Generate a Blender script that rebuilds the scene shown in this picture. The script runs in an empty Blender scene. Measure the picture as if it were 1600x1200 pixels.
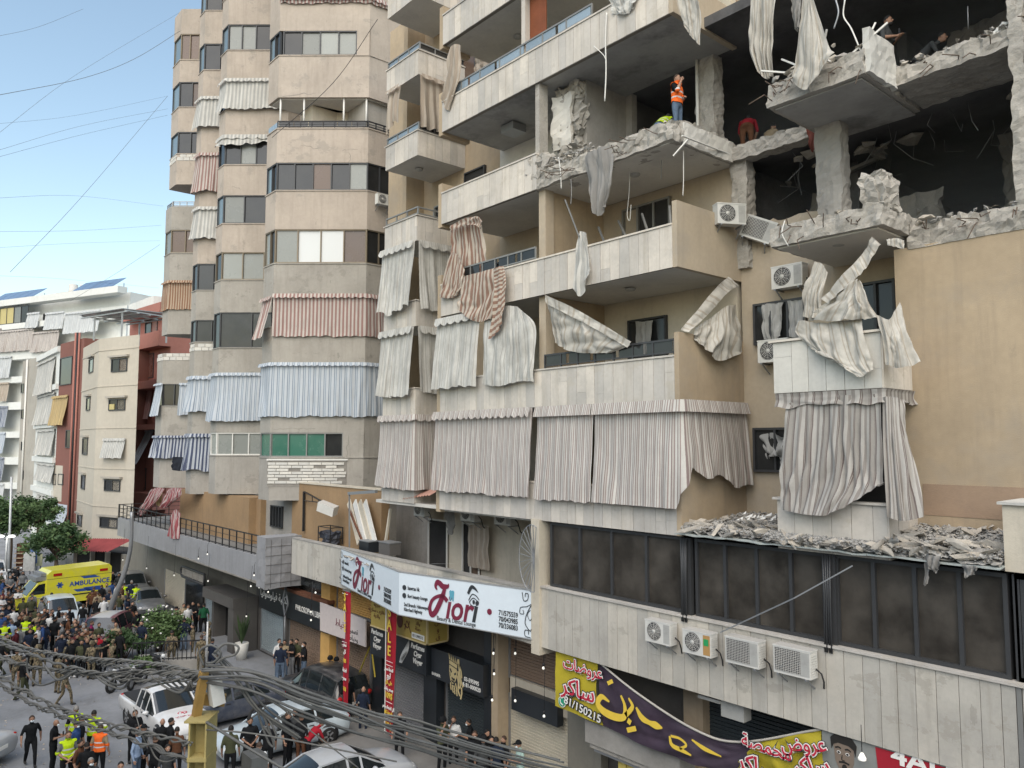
import bpy,bmesh,math,random
from mathutils import Vector,Matrix,noise as mnoise
R = math.radians
SC = bpy.context.scene
COL = SC.collection

# ------------------------------------------------------------------ camera
FPX,PSI,PITCH = 1200.0,R(40.7),R(4.38)
CAMP = Vector((0.0,0.0,11.0))
F0 = Vector((-math.cos(PSI),math.sin(PSI),0)); RT = Vector((math.sin(PSI),math.cos(PSI),0)); UPV = Vector((0,0,1))
DV = F0 * math.cos(PITCH) + UPV * math.sin(PITCH)
UV_ = UPV * math.cos(PITCH) - F0 * math.sin(PITCH)
cd = bpy.data.cameras.new('camera'); cam = bpy.data.objects.new('camera',cd); COL.objects.link(cam)
cam.matrix_world = Matrix.Translation(CAMP) @ Matrix((RT,UV_,-DV)).transposed().to_4x4()
cd.sensor_width = 36; cd.lens = FPX / 1600 * 36; cd.clip_start = .1; cd.clip_end = 3000
SC.camera = cam

# ------------------------------------------------------------------ light
SUN_EL,SUN_AZ = R(48),R(42)      # azimuth measured from -Y (behind the camera) towards +X
sund = Vector((math.sin(SUN_AZ) * math.cos(SUN_EL),-math.cos(SUN_AZ) * math.cos(SUN_EL),math.sin(SUN_EL)))
w = bpy.data.worlds.new('World'); SC.world = w; w.use_nodes = True
nt = w.node_tree; bg = nt.nodes['Background']
sky = nt.nodes.new('ShaderNodeTexSky'); sky.sky_type = 'NISHITA'; sky.sun_disc = False
sky.sun_elevation = SUN_EL; sky.sun_rotation = math.atan2(sund.x,sund.y)
sky.air_density = 1.0; sky.dust_density = 1.6; sky.ozone_density = 0.5; sky.altitude = 40
tint = nt.nodes.new('ShaderNodeMix'); tint.data_type = 'RGBA'; tint.blend_type = 'MULTIPLY'; tint.inputs[0].default_value = 1; tint.inputs[7].default_value = (1.07,1.03,.87,1)
nt.links.new(sky.outputs[0],tint.inputs[6]); nt.links.new(tint.outputs[2],bg.inputs[0]); bg.inputs[1].default_value = 0.15
sl = bpy.data.lights.new('sun','SUN'); sl.energy = 1.3; sl.angle = R(80); sl.color = (1,.96,.95)
so = bpy.data.objects.new('sun',sl); COL.objects.link(so)
so.rotation_euler = sund.to_track_quat('Z','Y').to_euler(); so.location = sund * 60
vs = SC.view_settings; vs.view_transform = 'Standard'; vs.look = 'None'; vs.exposure = 0.93; vs.gamma = 1; vs.use_curve_mapping = False

# ------------------------------------------------------------------ measuring: photo pixel -> point on a plane of the place
def ray(px,py): return DV + RT * ((px - 800) / FPX) + UV_ * ((600 - py) / FPX)
def atY(px,py,Y): d = ray(px,py); return CAMP + d * (Y / d.y)
def atZ(px,py,z): d = ray(px,py); return CAMP + d * ((z - CAMP.z) / d.z)
def atX(px,py,X): d = ray(px,py); return CAMP + d * (X / d.x)
def atD(px,py,dep): return CAMP + ray(px,py) * dep
def XonY(px,Y,py=690): return atY(px,py,Y).x
class Face:
    """vertical plane through A->B (xy), out = normal towards the street/camera"""
    def __init__(s,A,B):
        s.a = Vector((A[0],A[1],0)); s.b = Vector((B[0],B[1],0)); s.len = (s.b - s.a).length
        s.u = (s.b - s.a).normalized(); n = Vector((s.u.y,-s.u.x,0))
        s.n = n
    def p(s,u,z,o=0): return s.a + s.u * u + s.n * o + Vector((0,0,z))
    def uz(s,px,py,o=0):
        d = ray(px,py); t = ((s.a + s.n * o - CAMP).dot(s.n)) / d.dot(s.n); q = CAMP + d * t
        return (q - s.a).dot(s.u),q.z
    def z(s,px,py): return s.uz(px,py)[1]

# ------------------------------------------------------------------ mesh helpers
class MB:
    def __init__(s): s.v = []; s.f = []; s.m = []; s.uv = {}; s.sm = []
    def add(s,vs,fs,mi=0,smooth=False):
        b = len(s.v); s.v += [tuple(v) for v in vs]
        for f in fs: s.f.append(tuple(b + i for i in f)); s.m.append(mi); s.sm.append(smooth)
        return b
    def hexa(s,c8,mi=0):
        s.add(c8,[(0,3,2,1),(4,5,6,7),(0,1,5,4),(1,2,6,5),(2,3,7,6),(3,0,4,7)],mi)
    def box(s,x0,x1,y0,y1,z0,z1,mi=0):
        s.hexa([(x0,y0,z0),(x1,y0,z0),(x1,y1,z0),(x0,y1,z0),(x0,y0,z1),(x1,y0,z1),(x1,y1,z1),(x0,y1,z1)],mi)
    def fbox(s,F,u0,u1,z0,z1,o0,o1,mi=0):
        s.hexa([F.p(u0,z0,o1),F.p(u1,z0,o1),F.p(u1,z0,o0),F.p(u0,z0,o0),F.p(u0,z1,o1),F.p(u1,z1,o1),F.p(u1,z1,o0),F.p(u0,z1,o0)],mi)
    def bar(s,a,b,w,h=None,mi=0,up=(0,0,1)):
        a = Vector(a); b = Vector(b); h = h or w; d = (b - a).normalized(); upv = Vector(up)
        if abs(d.dot(upv)) > .98: upv = Vector((1,0,0))
        x = d.cross(upv).normalized() * w / 2; y = x.cross(d).normalized() * h / 2
        s.hexa([a - x - y,a + x - y,a + x + y,a - x + y,b - x - y,b + x - y,b + x + y,b - x + y],mi)
    def prism(s,poly,z0,z1,mi=0,zt=None):
        n = len(poly); vs = [(p[0],p[1],z0) for p in poly] + [(p[0],p[1],z1) for p in poly]
        fs = [tuple(reversed(range(n))),tuple(range(n,2 * n))] + [(i,(i + 1) % n,n + (i + 1) % n,n + i) for i in range(n)]
        s.add(vs,fs,mi)
    def tube(s,pts,r,n=6,mi=0,caps=True,smooth=True):
        pts = [Vector(p) for p in pts]; rs = r if isinstance(r,(list,tuple)) else [r] * len(pts)
        vs = []; prev = None
        for i,p in enumerate(pts):
            d = (pts[min(i + 1,len(pts) - 1)] - pts[max(i - 1,0)]).normalized()
            if prev is None:
                x = d.orthogonal().normalized()
            else:
                x = (prev - d * prev.dot(d)); x = x.normalized() if x.length > 1e-5 else d.orthogonal().normalized()
            prev = x; y = d.cross(x)
            for k in range(n):
                a = 2 * math.pi * k / n; vs.append(p + (x * math.cos(a) + y * math.sin(a)) * rs[i])
        fs = []
        for i in range(len(pts) - 1):
            for k in range(n): fs.append((i * n + k,i * n + (k + 1) % n,(i + 1) * n + (k + 1) % n,(i + 1) * n + k))
        if caps: fs += [tuple(reversed(range(n))),tuple(range((len(pts) - 1) * n,len(pts) * n))]
        s.add(vs,fs,mi,smooth)
    def lathe(s,prof,n=16,mi=0,M=None,smooth=True):
        vs = []; M = M or Matrix()
        for (r,z) in prof:
            for k in range(n): a = 2 * math.pi * k / n; vs.append(M @ Vector((r * math.cos(a),r * math.sin(a),z)))
        fs = [(i * n + k,i * n + (k + 1) % n,(i + 1) * n + (k + 1) % n,(i + 1) * n + k) for i in range(len(prof) - 1) for k in range(n)]
        s.add(vs,fs,mi,smooth)
    def ell(s,c,rx,ry,rz,n=10,m=7,mi=0,M=None):
        c = Vector(c); vs = []
        for i in range(m + 1):
            t = math.pi * i / m
            for k in range(n):
                a = 2 * math.pi * k / n; q = Vector((rx * math.sin(t) * math.cos(a),ry * math.sin(t) * math.sin(a),rz * math.cos(t)))
                vs.append(c + (M @ q if M else q))
        s.add(vs,[(i * n + k,i * n + (k + 1) % n,(i + 1) * n + (k + 1) % n,(i + 1) * n + k) for i in range(m) for k in range(n)],mi,True)
    def grid(s,P,uv=None,mi=0,smooth=True):
        nv = len(P); nu = len(P[0]); b = len(s.v)
        s.v += [tuple(q) for row in P for q in row]
        for j in range(nv - 1):
            for i in range(nu - 1):
                s.f.append((b + j * nu + i,b + j * nu + i + 1,b + (j + 1) * nu + i + 1,b + (j + 1) * nu + i)); s.m.append(mi); s.sm.append(smooth)
        if uv:
            for j in range(nv):
                for i in range(nu): s.uv[b + j * nu + i] = uv[j][i]
    def mesh(s,name,mats):
        me = bpy.data.meshes.new(name); me.from_pydata(s.v,[],s.f)
        for m in (mats if isinstance(mats,(list,tuple)) else [mats]): me.materials.append(MT(m))
        if any(s.m): me.polygons.foreach_set('material_index',s.m)
        me.polygons.foreach_set('use_smooth',s.sm)
        if s.uv:
            l = me.uv_layers.new(name='UVMap')
            for lp in me.loops: l.data[lp.index].uv = s.uv.get(lp.vertex_index,(0,0))
        me.update(); return me
    def build(s,name,mats,parent=None,local=False):
        if not local:
            xs = [v[0] for v in s.v]; ys = [v[1] for v in s.v]; zs = [v[2] for v in s.v]
            c = Vector(((min(xs) + max(xs)) / 2,(min(ys) + max(ys)) / 2,min(zs)))
            s.v = [(v[0] - c.x,v[1] - c.y,v[2] - c.z) for v in s.v]
        else: c = Vector((0,0,0))
        return link(name,s.mesh(name,mats),parent,c,local)
WL = {}
def link(name,me,parent=None,loc=(0,0,0),local=False):
    o = bpy.data.objects.new(name,me); COL.objects.link(o); loc = Vector(loc)
    if parent is not None:
        o.parent = parent; o.location = loc if local else loc - WL.get(parent.name,Vector((0,0,0)))
    else: o.location = loc
    WL[o.name] = loc
    return o
def tag(o,label,cat=None,group=None,kind=None):
    if label: o['label'] = label
    if cat: o['category'] = cat
    if group: o['group'] = group
    if kind: o['kind'] = kind
    return o
def thing(name,loc,label,cat,group=None,rz=0):
    o = bpy.data.objects.new(name,None); COL.objects.link(o); o.location = loc; o.rotation_euler.z = rz; o.empty_display_size = .2
    WL[o.name] = Vector(loc); return tag(o,label,cat,group)
def kids(o): return [c for c in bpy.data.objects if c.parent is o]
CH = {}
def copy_tree(o,loc,rz,label=None,group=None):
    r = o.copy(); COL.objects.link(r); r.location = loc; r.rotation_euler.z = rz
    if label: r['label'] = label
    if group: r['group'] = group
    for c in CH.setdefault(o.name,kids(o)):
        d = c.copy(); COL.objects.link(d); d.parent = r
        for g in CH.setdefault(c.name,kids(c)):
            e = g.copy(); COL.objects.link(e); e.parent = d
    return r
def join1(name,mats,parent,fn,**k):
    m = MB(); fn(m); return m.build(name,mats,parent,**k)
_ub = {}
def unit_box(mat):
    if mat not in _ub:
        m = MB(); m.box(-.5,.5,-.5,.5,-.5,.5); _ub[mat] = m.mesh('panel',mat)
    return _ub[mat]
def boxpart(name,mat,parent,F,u0,u1,z0,z1,o0,o1):
    """a box lying on face F, sharing one unit mesh"""
    c = F.p((u0 + u1) / 2,(z0 + z1) / 2,(o0 + o1) / 2)
    o = link(name,unit_box(mat),parent,c)
    o.rotation_euler.z = math.atan2(F.u.y,F.u.x); o.scale = (abs(u1 - u0),abs(o1 - o0),abs(z1 - z0))
    return o

# ------------------------------------------------------------------ materials
_M = {}
def MT(m): return _M[m] if isinstance(m,str) else m
def newmat(name):
    m = bpy.data.materials.new(name); m.use_nodes = True; _M[name] = m
    t = m.node_tree; b = t.nodes['Principled BSDF']; return m,t,b
def N(t,ty,**k):
    n = t.nodes.new(ty)
    for a,v in k.items(): setattr(n,a,v)
    return n
def coords(t,scale=(1,1,1),local=False):
    if local: c = N(t,'ShaderNodeTexCoord').outputs['Object']
    else: c = N(t,'ShaderNodeNewGeometry').outputs['Position']
    mp = N(t,'ShaderNodeMapping'); mp.inputs['Scale'].default_value = scale
    t.links.new(c,mp.inputs[0]); return mp.outputs[0]
def ntex(t,scale,sc=(1,1,1),det=4,rough=.6,local=False):
    n = N(t,'ShaderNodeTexNoise'); n.inputs['Scale'].default_value = scale; n.inputs['Detail'].default_value = det; n.inputs['Roughness'].default_value = rough
    t.links.new(coords(t,sc,local),n.inputs['Vector']); return n.outputs['Fac']
def mr(t,sock,a,b,c,d):
    n = N(t,'ShaderNodeMapRange'); n.inputs[1].default_value = a; n.inputs[2].default_value = b; n.inputs[3].default_value = c; n.inputs[4].default_value = d
    t.links.new(sock,n.inputs[0]); return n.outputs[0]
def mixc(t,fac,a,b,mode='MIX'):
    n = N(t,'ShaderNodeMix',data_type='RGBA',blend_type=mode)
    for s,v in ((n.inputs[0],fac),(n.inputs[6],a),(n.inputs[7],b)):
        if isinstance(v,(int,float)): s.default_value = v
        elif isinstance(v,tuple): s.default_value = v if len(v) == 4 else (*v,1)
        else: t.links.new(v,s)
    return n.outputs[2]
def bump(t,b,sock,strength,dist=.03):
    n = N(t,'ShaderNodeBump'); n.inputs['Strength'].default_value = strength; n.inputs['Distance'].default_value = dist
    t.links.new(sock,n.inputs['Height']); t.links.new(n.outputs[0],b.inputs['Normal'])
def surf(name,col,rough=.85,var=.25,scale=1.5,streak=0,streak_col=(.10,.09,.08),stain=0,stain_col=(.12,.11,.10),objvar=0,bmp=.2,bscale=25,local=False,metal=0,fine=.12,spec=.3,dust=0,patch=0,patch_col=(.2,.18,.16)):
    m,t,b = newmat(name)
    n1 = ntex(t,scale,local=local,det=5)
    lo = tuple(c * (1 - var) for c in col); hi = tuple(min(1,c * (1 + var * .8)) for c in col)
    c = mixc(t,mr(t,n1,.3,.7,0,1),lo,hi)
    if fine:
        n2 = ntex(t,scale * 14,local=local,det=3)
        c = mixc(t,fine * 2,c,mixc(t,n2,tuple(x * .55 for x in col),tuple(min(1,x * 1.35) for x in col)))
    if objvar:
        oi = N(t,'ShaderNodeObjectInfo'); c = mixc(t,1.0,c,mixc(t,oi.outputs['Random'],(1 - objvar,) * 3,(1,1 - objvar * .12,1 - objvar * .3)),'MULTIPLY')
    if streak:
        n3 = ntex(t,1.0,(4.5,4.5,.35),det=6,rough=.7,local=local)
        c = mixc(t,mr(t,n3,.5,.78,0,streak),c,streak_col)
    if stain:
        n4 = ntex(t,.55,det=7,rough=.7,local=local)
        c = mixc(t,mr(t,n4,.5,.72,0,stain),c,stain_col)
    if patch:
        n5 = ntex(t,.8,(1,1,1.6),det=10,rough=.72,local=local); c = mixc(t,mr(t,n5,.585,.605,0,patch),c,patch_col); n6 = ntex(t,2.4,(1,1,.5),det=9,rough=.7,local=local); c = mixc(t,mr(t,n6,.64,.66,0,patch * .9),c,tuple(x * .8 for x in patch_col))
    if dust:
        ge = N(t,'ShaderNodeNewGeometry'); sp = N(t,'ShaderNodeSeparateXYZ'); t.links.new(ge.outputs['Normal'],sp.inputs[0])
        c = mixc(t,mr(t,sp.outputs[2],.2,.9,0,dust),c,(.42,.40,.37))
    t.links.new(c,b.inputs['Base Color']); b.inputs['Roughness'].default_value = rough; b.inputs['Metallic'].default_value = metal
    b.inputs['Specular IOR Level'].default_value = spec
    if bmp: bump(t,b,ntex(t,bscale,local=local,det=5),bmp)
    return m
def plain(name,col,rough=.6,metal=0,spec=.4,emit=0,local=True,var=.12):
    m,t,b = newmat(name)
    c = mixc(t,ntex(t,6,local=local,det=4),tuple(x * (1 - var) for x in col),tuple(min(1,x * (1 + var)) for x in col))
    t.links.new(c,b.inputs['Base Color']); b.inputs['Roughness'].default_value = rough; b.inputs['Metallic'].default_value = metal; b.inputs['Specular IOR Level'].default_value = spec
    if emit: b.inputs['Emission Color'].default_value = (*col,1); b.inputs['Emission Strength'].default_value = emit
    return m
def glass(name,col,rough=.12,dirt=.35,dcol=(.25,.24,.22),spec=.6,objvar=.6):
    m,t,b = newmat(name)
    oi = N(t,'ShaderNodeObjectInfo')
    c = mixc(t,oi.outputs['Random'],col,tuple(x * (1 + objvar) for x in col))
    n = ntex(t,1.3,(1,1,1),det=6); f = mr(t,n,.35,.8,.15 * dirt,dirt)
    c = mixc(t,f,c,dcol)
    t.links.new(c,b.inputs['Base Color']); t.links.new(mr(t,f,0,.6,rough,.6),b.inputs['Roughness']); b.inputs['Specular IOR Level'].default_value = spec
    bump(t,b,ntex(t,.9,det=1),.05,.2)
    return m
def stripes(name,cols,period,dirt=.25,dcol=(.20,.19,.17),rough=.95,trans=.12):
    """cols: list of (start fraction, colour) across one period, read along the cloth's own width (UV x in metres)"""
    m,t,b = newmat(name)
    uv = N(t,'ShaderNodeUVMap'); sp = N(t,'ShaderNodeSeparateXYZ'); t.links.new(uv.outputs[0],sp.inputs[0])
    a = N(t,'ShaderNodeMath',operation='DIVIDE'); a.inputs[1].default_value = period; t.links.new(sp.outputs[0],a.inputs[0])
    fr = N(t,'ShaderNodeMath',operation='FRACT'); t.links.new(a.outputs[0],fr.inputs[0])
    rp = N(t,'ShaderNodeValToRGB'); rp.color_ramp.interpolation = 'CONSTANT'; e = rp.color_ramp.elements
    while len(e) < len(cols): e.new(.5)
    for i,(p,c) in enumerate(cols): e[i].position = p; e[i].color = (*c,1)
    t.links.new(fr.outputs[0],rp.inputs[0])
    n = ntex(t,2.2,(1,1,.5),det=7,rough=.7); c = mixc(t,mr(t,n,.38,.8,0,dirt * 1.6),rp.outputs[0],dcol)
    n2 = ntex(t,40,det=3); c = mixc(t,.25,c,mixc(t,n2,(.5,.5,.5),(1,1,1)),'MULTIPLY')
    t.links.new(c,b.inputs['Base Color']); b.inputs['Roughness'].default_value = rough; b.inputs['Specular IOR Level'].default_value = .1
    bump(t,b,ntex(t,18,det=4),.35,.015)
    if trans:
        tr = N(t,'ShaderNodeBsdfTranslucent'); t.links.new(c,tr.inputs[0]); mx = N(t,'ShaderNodeMixShader'); mx.inputs[0].default_value = trans
        t.links.new(b.outputs[0],mx.inputs[1]); t.links.new(tr.outputs[0],mx.inputs[2]); t.links.new(mx.outputs[0],t.nodes['Material Output'].inputs[0])
    return m
surf('asphalt',(.225,.235,.25),.9,.25,.35,stain=.5,stain_col=(.09,.09,.09),bmp=.3,bscale=60)
surf('paving',(.19,.185,.175),.9,.2,.5,stain=.45,stain_col=(.10,.095,.09),bmp=.2,bscale=40)
surf('kerb_stone',(.28,.27,.25),.9)
surf('cladding',(.60,.57,.525),.8,.14,.9,streak=.6,streak_col=(.30,.26,.20),stain=.6,stain_col=(.31,.295,.27),patch=.35,patch_col=(.40,.36,.29),objvar=.28,bmp=.15,bscale=30)
surf('cladding_joint',(.20,.18,.15),.95)
surf('cladding_dusty',(.56,.55,.51),.9,.15,.9,streak=.3,streak_col=(.26,.25,.23),stain=.5,stain_col=(.30,.29,.27),objvar=.12,bmp=.2)
surf('wall_ochre',(.385,.305,.21),.9,.2,.45,streak=.5,streak_col=(.24,.195,.145),stain=.55,stain_col=(.28,.25,.21),patch=.35,patch_col=(.34,.28,.205),bmp=.2,bscale=40)
surf('wall_ochre_dusty',(.40,.335,.25),.9,.12,.6,streak=.3,streak_col=(.25,.22,.18),stain=.5,stain_col=(.30,.28,.25),bmp=.2,bscale=40)
surf('wall_cream',(.52,.47,.38),.9,.12,.6,streak=.2,stain=.3,stain_col=(.25,.22,.18))
surf('ceiling_paint',(.56,.54,.49),.9,.1,.6,stain=.35,stain_col=(.27,.26,.25))
surf('ceiling_soot',(.33,.325,.31),.95,.3,.5,stain=.7,stain_col=(.06,.06,.062))
surf('tower_render',(.41,.355,.30),.9,.16,.5,streak=.5,streak_col=(.25,.215,.18),stain=.5,stain_col=(.27,.24,.20),patch=.55,patch_col=(.29,.265,.23),bmp=.25,bscale=30)
surf('tower_grey',(.335,.315,.28),.9,.18,.5,streak=.5,streak_col=(.21,.19,.165),stain=.55,stain_col=(.25,.23,.20),patch=.6,patch_col=(.235,.22,.195),bmp=.25,bscale=30)
surf('soot',(.10,.10,.102),.95,.5,.7,stain=.7,stain_col=(.03,.03,.031),bmp=.4,bscale=12)
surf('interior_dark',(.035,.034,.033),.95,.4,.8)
surf('soot_wall',(.30,.285,.26),.95,.2,.6,streak=.4,streak_col=(.14,.135,.13),stain=.5,stain_col=(.12,.115,.11),bmp=.3,bscale=20)
surf('raw_concrete',(.35,.33,.295),.95,.28,1.6,stain=.55,stain_col=(.20,.185,.165),patch=.5,patch_col=(.22,.20,.175),bmp=1.0,bscale=9,fine=.25)
surf('rubble',(.44,.42,.385),.95,.3,3,objvar=.4,bmp=.7,bscale=14,fine=.2)
surf('rubble_fine',(.36,.35,.33),.95,.35,6,bmp=1,bscale=30,fine=.25)
surf('sheet_roof',(.33,.36,.345),.7,.15,.8,stain=.5,stain_col=(.22,.22,.21),bmp=.2)
surf('block',(.62,.61,.57),.9,.12,4,objvar=.16,bmp=.5,bscale=30,fine=.2)
surf('mortar',(.24,.225,.20),.95,.2,3,bmp=.6)
surf('terrace_grey',(.27,.275,.285),.9,.14,.6,streak=.4,streak_col=(.13,.13,.135),stain=.35,stain_col=(.17,.17,.17),bmp=.4,bscale=18)
surf('orange_paint',(.62,.33,.06),.8,.12,1)
surf('orange_paint_glow',(.60,.36,.12),.8,.15,.8)  # orange paint of the pier, also the warm glow painted on the upper shutter
surf('shutter_brown',(.23,.165,.12),.55,.12,.7,stain=.4,stain_col=(.14,.11,.09),bmp=.05)
surf('shutter_grey',(.20,.20,.205),.5,.12,.7,stain=.4,stain_col=(.11,.11,.11),bmp=.05)
surf('shutter_teal',(.28,.33,.35),.5,.12,.7,stain=.4,stain_col=(.16,.18,.19),bmp=.05)
surf('shutter_cream',(.50,.46,.37),.55,.12,.7,stain=.35,stain_col=(.3,.27,.22),bmp=.05)
surf('shutter_black',(.04,.05,.055),.5,.2,.7,bmp=.05)
surf('black_panel',(.018,.022,.027),.35,.3,.8,bmp=0,spec=.5)
surf('wall_ochre_shaded',(.30,.20,.11),.9,.15,.6,streak=.3,streak_col=(.16,.11,.07),stain=.35,stain_col=(.2,.15,.1))  # ochre wall with the shade beneath the tower overhang put into its colour
surf('shade_wall',(.20,.19,.16),.9,.15,.6,streak=.4,stain=.4)  # shade of the shop fronts put into the wall's base colour
surf('cladding_low',(.52,.50,.45),.85,.15,.9,streak=.6,streak_col=(.26,.24,.20),stain=.6,stain_col=(.30,.29,.27),patch=.5,patch_col=(.30,.28,.24),objvar=.24,bmp=.2)
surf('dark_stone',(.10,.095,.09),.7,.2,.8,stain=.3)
surf('far_beige',(.46,.42,.35),.9,.1,.2,streak=.2,streak_col=(.3,.26,.2),stain=.2,stain_col=(.35,.3,.24))
surf('far_red',(.19,.085,.068),.9,.15,.2,stain=.3,stain_col=(.2,.09,.07))
surf('far_salmon',(.34,.15,.12),.9,.12,.2,stain=.3,stain_col=(.3,.14,.1))
surf('far_white',(.62,.63,.60),.9,.08,.15,streak=.2,streak_col=(.4,.38,.34),stain=.2,stain_col=(.42,.41,.37))
surf('far_grey',(.36,.335,.29),.9,.12,.2,stain=.3)
plain('frame_dark',(.055,.057,.06),.45,.3,local=False)
plain('frame_grey',(.22,.22,.21),.5,.3,local=False)
plain('frame_white',(.62,.61,.57),.6,local=False)
plain('frame_bronze',(.17,.14,.10),.5,.4,local=False)
glass('glass_dark',(.012,.013,.014),.08,.14,(.12,.12,.11),.45); glass('glass_sky',(.10,.14,.16),.06,.2,(.3,.33,.34),1.0,.5)
glass('glass_blue',(.16,.21,.25),.15,.35,(.30,.33,.36),.8,.5)
glass('glass_curtain',(.15,.16,.15),.2,.3,(.22,.22,.2),.5,.8); glass('glass_white',(.52,.54,.54),.3,.15,(.55,.55,.54),.5,.1)
glass('glass_green',(.025,.115,.08),.15,.3,(.07,.15,.11),.6,.35); glass('glass_brown',(.085,.055,.04),.2,.3,(.15,.11,.08),.5,.6)
glass('glass_dusty',(.016,.014,.012),.25,.75,(.10,.088,.072),.35,.5)
plain('metal_black',(.025,.025,.027),.5,.4); plain('metal_grey',(.30,.31,.32),.5,.6); plain('metal_galv',(.42,.43,.43),.45,.5)
surf('ac_white',(.60,.60,.57),.55,.1,4,stain=.3,stain_col=(.36,.33,.28),local=True,objvar=.12,bmp=0,dust=.8)
surf('ac_grey',(.36,.36,.34),.7,.2,4,stain=.4,stain_col=(.22,.21,.19),local=True,bmp=0,dust=.8)
plain('ac_dark',(.03,.03,.032),.6); plain('ac_rust',(.38,.22,.08),.7); plain('ac_green',(.02,.28,.09),.6)
W1 = (.52,.50,.45)
stripes('cloth_rose',[(0,(.60,.58,.54)),(.2,(.27,.215,.20)),(.28,(.58,.56,.52)),(.42,(.34,.27,.25)),(.52,(.60,.58,.54)),(.66,(.25,.195,.185)),(.74,(.50,.46,.42)),(.88,(.33,.27,.25))],.27,.26)
stripes('cloth_white',[(0,(.55,.545,.51)),(.35,(.40,.39,.36)),(.45,(.56,.555,.52)),(.7,(.38,.37,.34)),(.78,(.56,.56,.53))],.3,.42)
stripes('cloth_dust',[(0,(.54,.52,.47)),(.3,(.42,.385,.33)),(.4,(.53,.51,.46)),(.6,(.40,.36,.30)),(.72,(.52,.50,.45))],.42,.45)
stripes('cloth_heavy',[(0,(.44,.42,.39)),(.18,(.15,.12,.11)),(.22,(.36,.34,.31)),(.25,(.14,.11,.10)),(.29,(.33,.31,.285)),(.50,(.26,.235,.215)),(.58,(.14,.11,.105)),(.63,(.44,.42,.39)),(.84,(.28,.255,.235))],.5,.3)
stripes('cloth_brown',[(0,(.50,.44,.37)),(.5,(.27,.165,.125))],.16,.22)
stripes('cloth_blue',[(0,(.52,.56,.60)),(.26,(.20,.25,.32)),(.40,(.50,.55,.60)),(.60,(.27,.33,.41)),(.74,(.53,.57,.61))],.26,.16)
stripes('cloth_red',[(0,(.54,.49,.45)),(.5,(.32,.195,.175))],.19,.25)
stripes('cloth_orange',[(0,(.46,.36,.27)),(.5,(.26,.135,.08))],.17,.2)
stripes('cloth_grey',[(0,(.60,.59,.55)),(.5,(.42,.42,.40))],.22,.25)
stripes('cloth_navy',[(0,(.45,.48,.52)),(.5,(.07,.085,.14))],.22,.12)
stripes('cloth_tan',[(0,(.46,.40,.33)),(.45,(.36,.30,.24))],.3,.3)
stripes('cloth_slate',[(0,(.27,.265,.255)),(.5,(.23,.225,.215))],.7,.35)
stripes('cloth_pink',[(0,(.52,.42,.40)),(.5,(.34,.10,.11))],.18,.15)
stripes('cloth_yellow',[(0,(.50,.38,.20)),(.5,(.42,.31,.15))],.25,.2)
stripes('cloth_pale',[(0,(.58,.60,.60)),(.5,(.48,.50,.51))],.3,.2)
stripes('drape_grey',[(0,(.40,.40,.39)),(.5,(.34,.34,.33))],.3,.3,trans=0)

# ------------------------------------------------------------------ ground
m = MB(); m.box(-900,300,-300,900,-1,0); tag(m.build('road','asphalt'),None,kind='structure')
m = MB(); m.box(-33,2,13.6,18.5,.004,.13); o = m.build('pavement','paving'); o['kind'] = 'structure'
m = MB(); m.box(-33,2,13.45,13.598,.002,.14); o = m.build('kerb','kerb_stone'); o['kind'] = 'structure'

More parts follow.
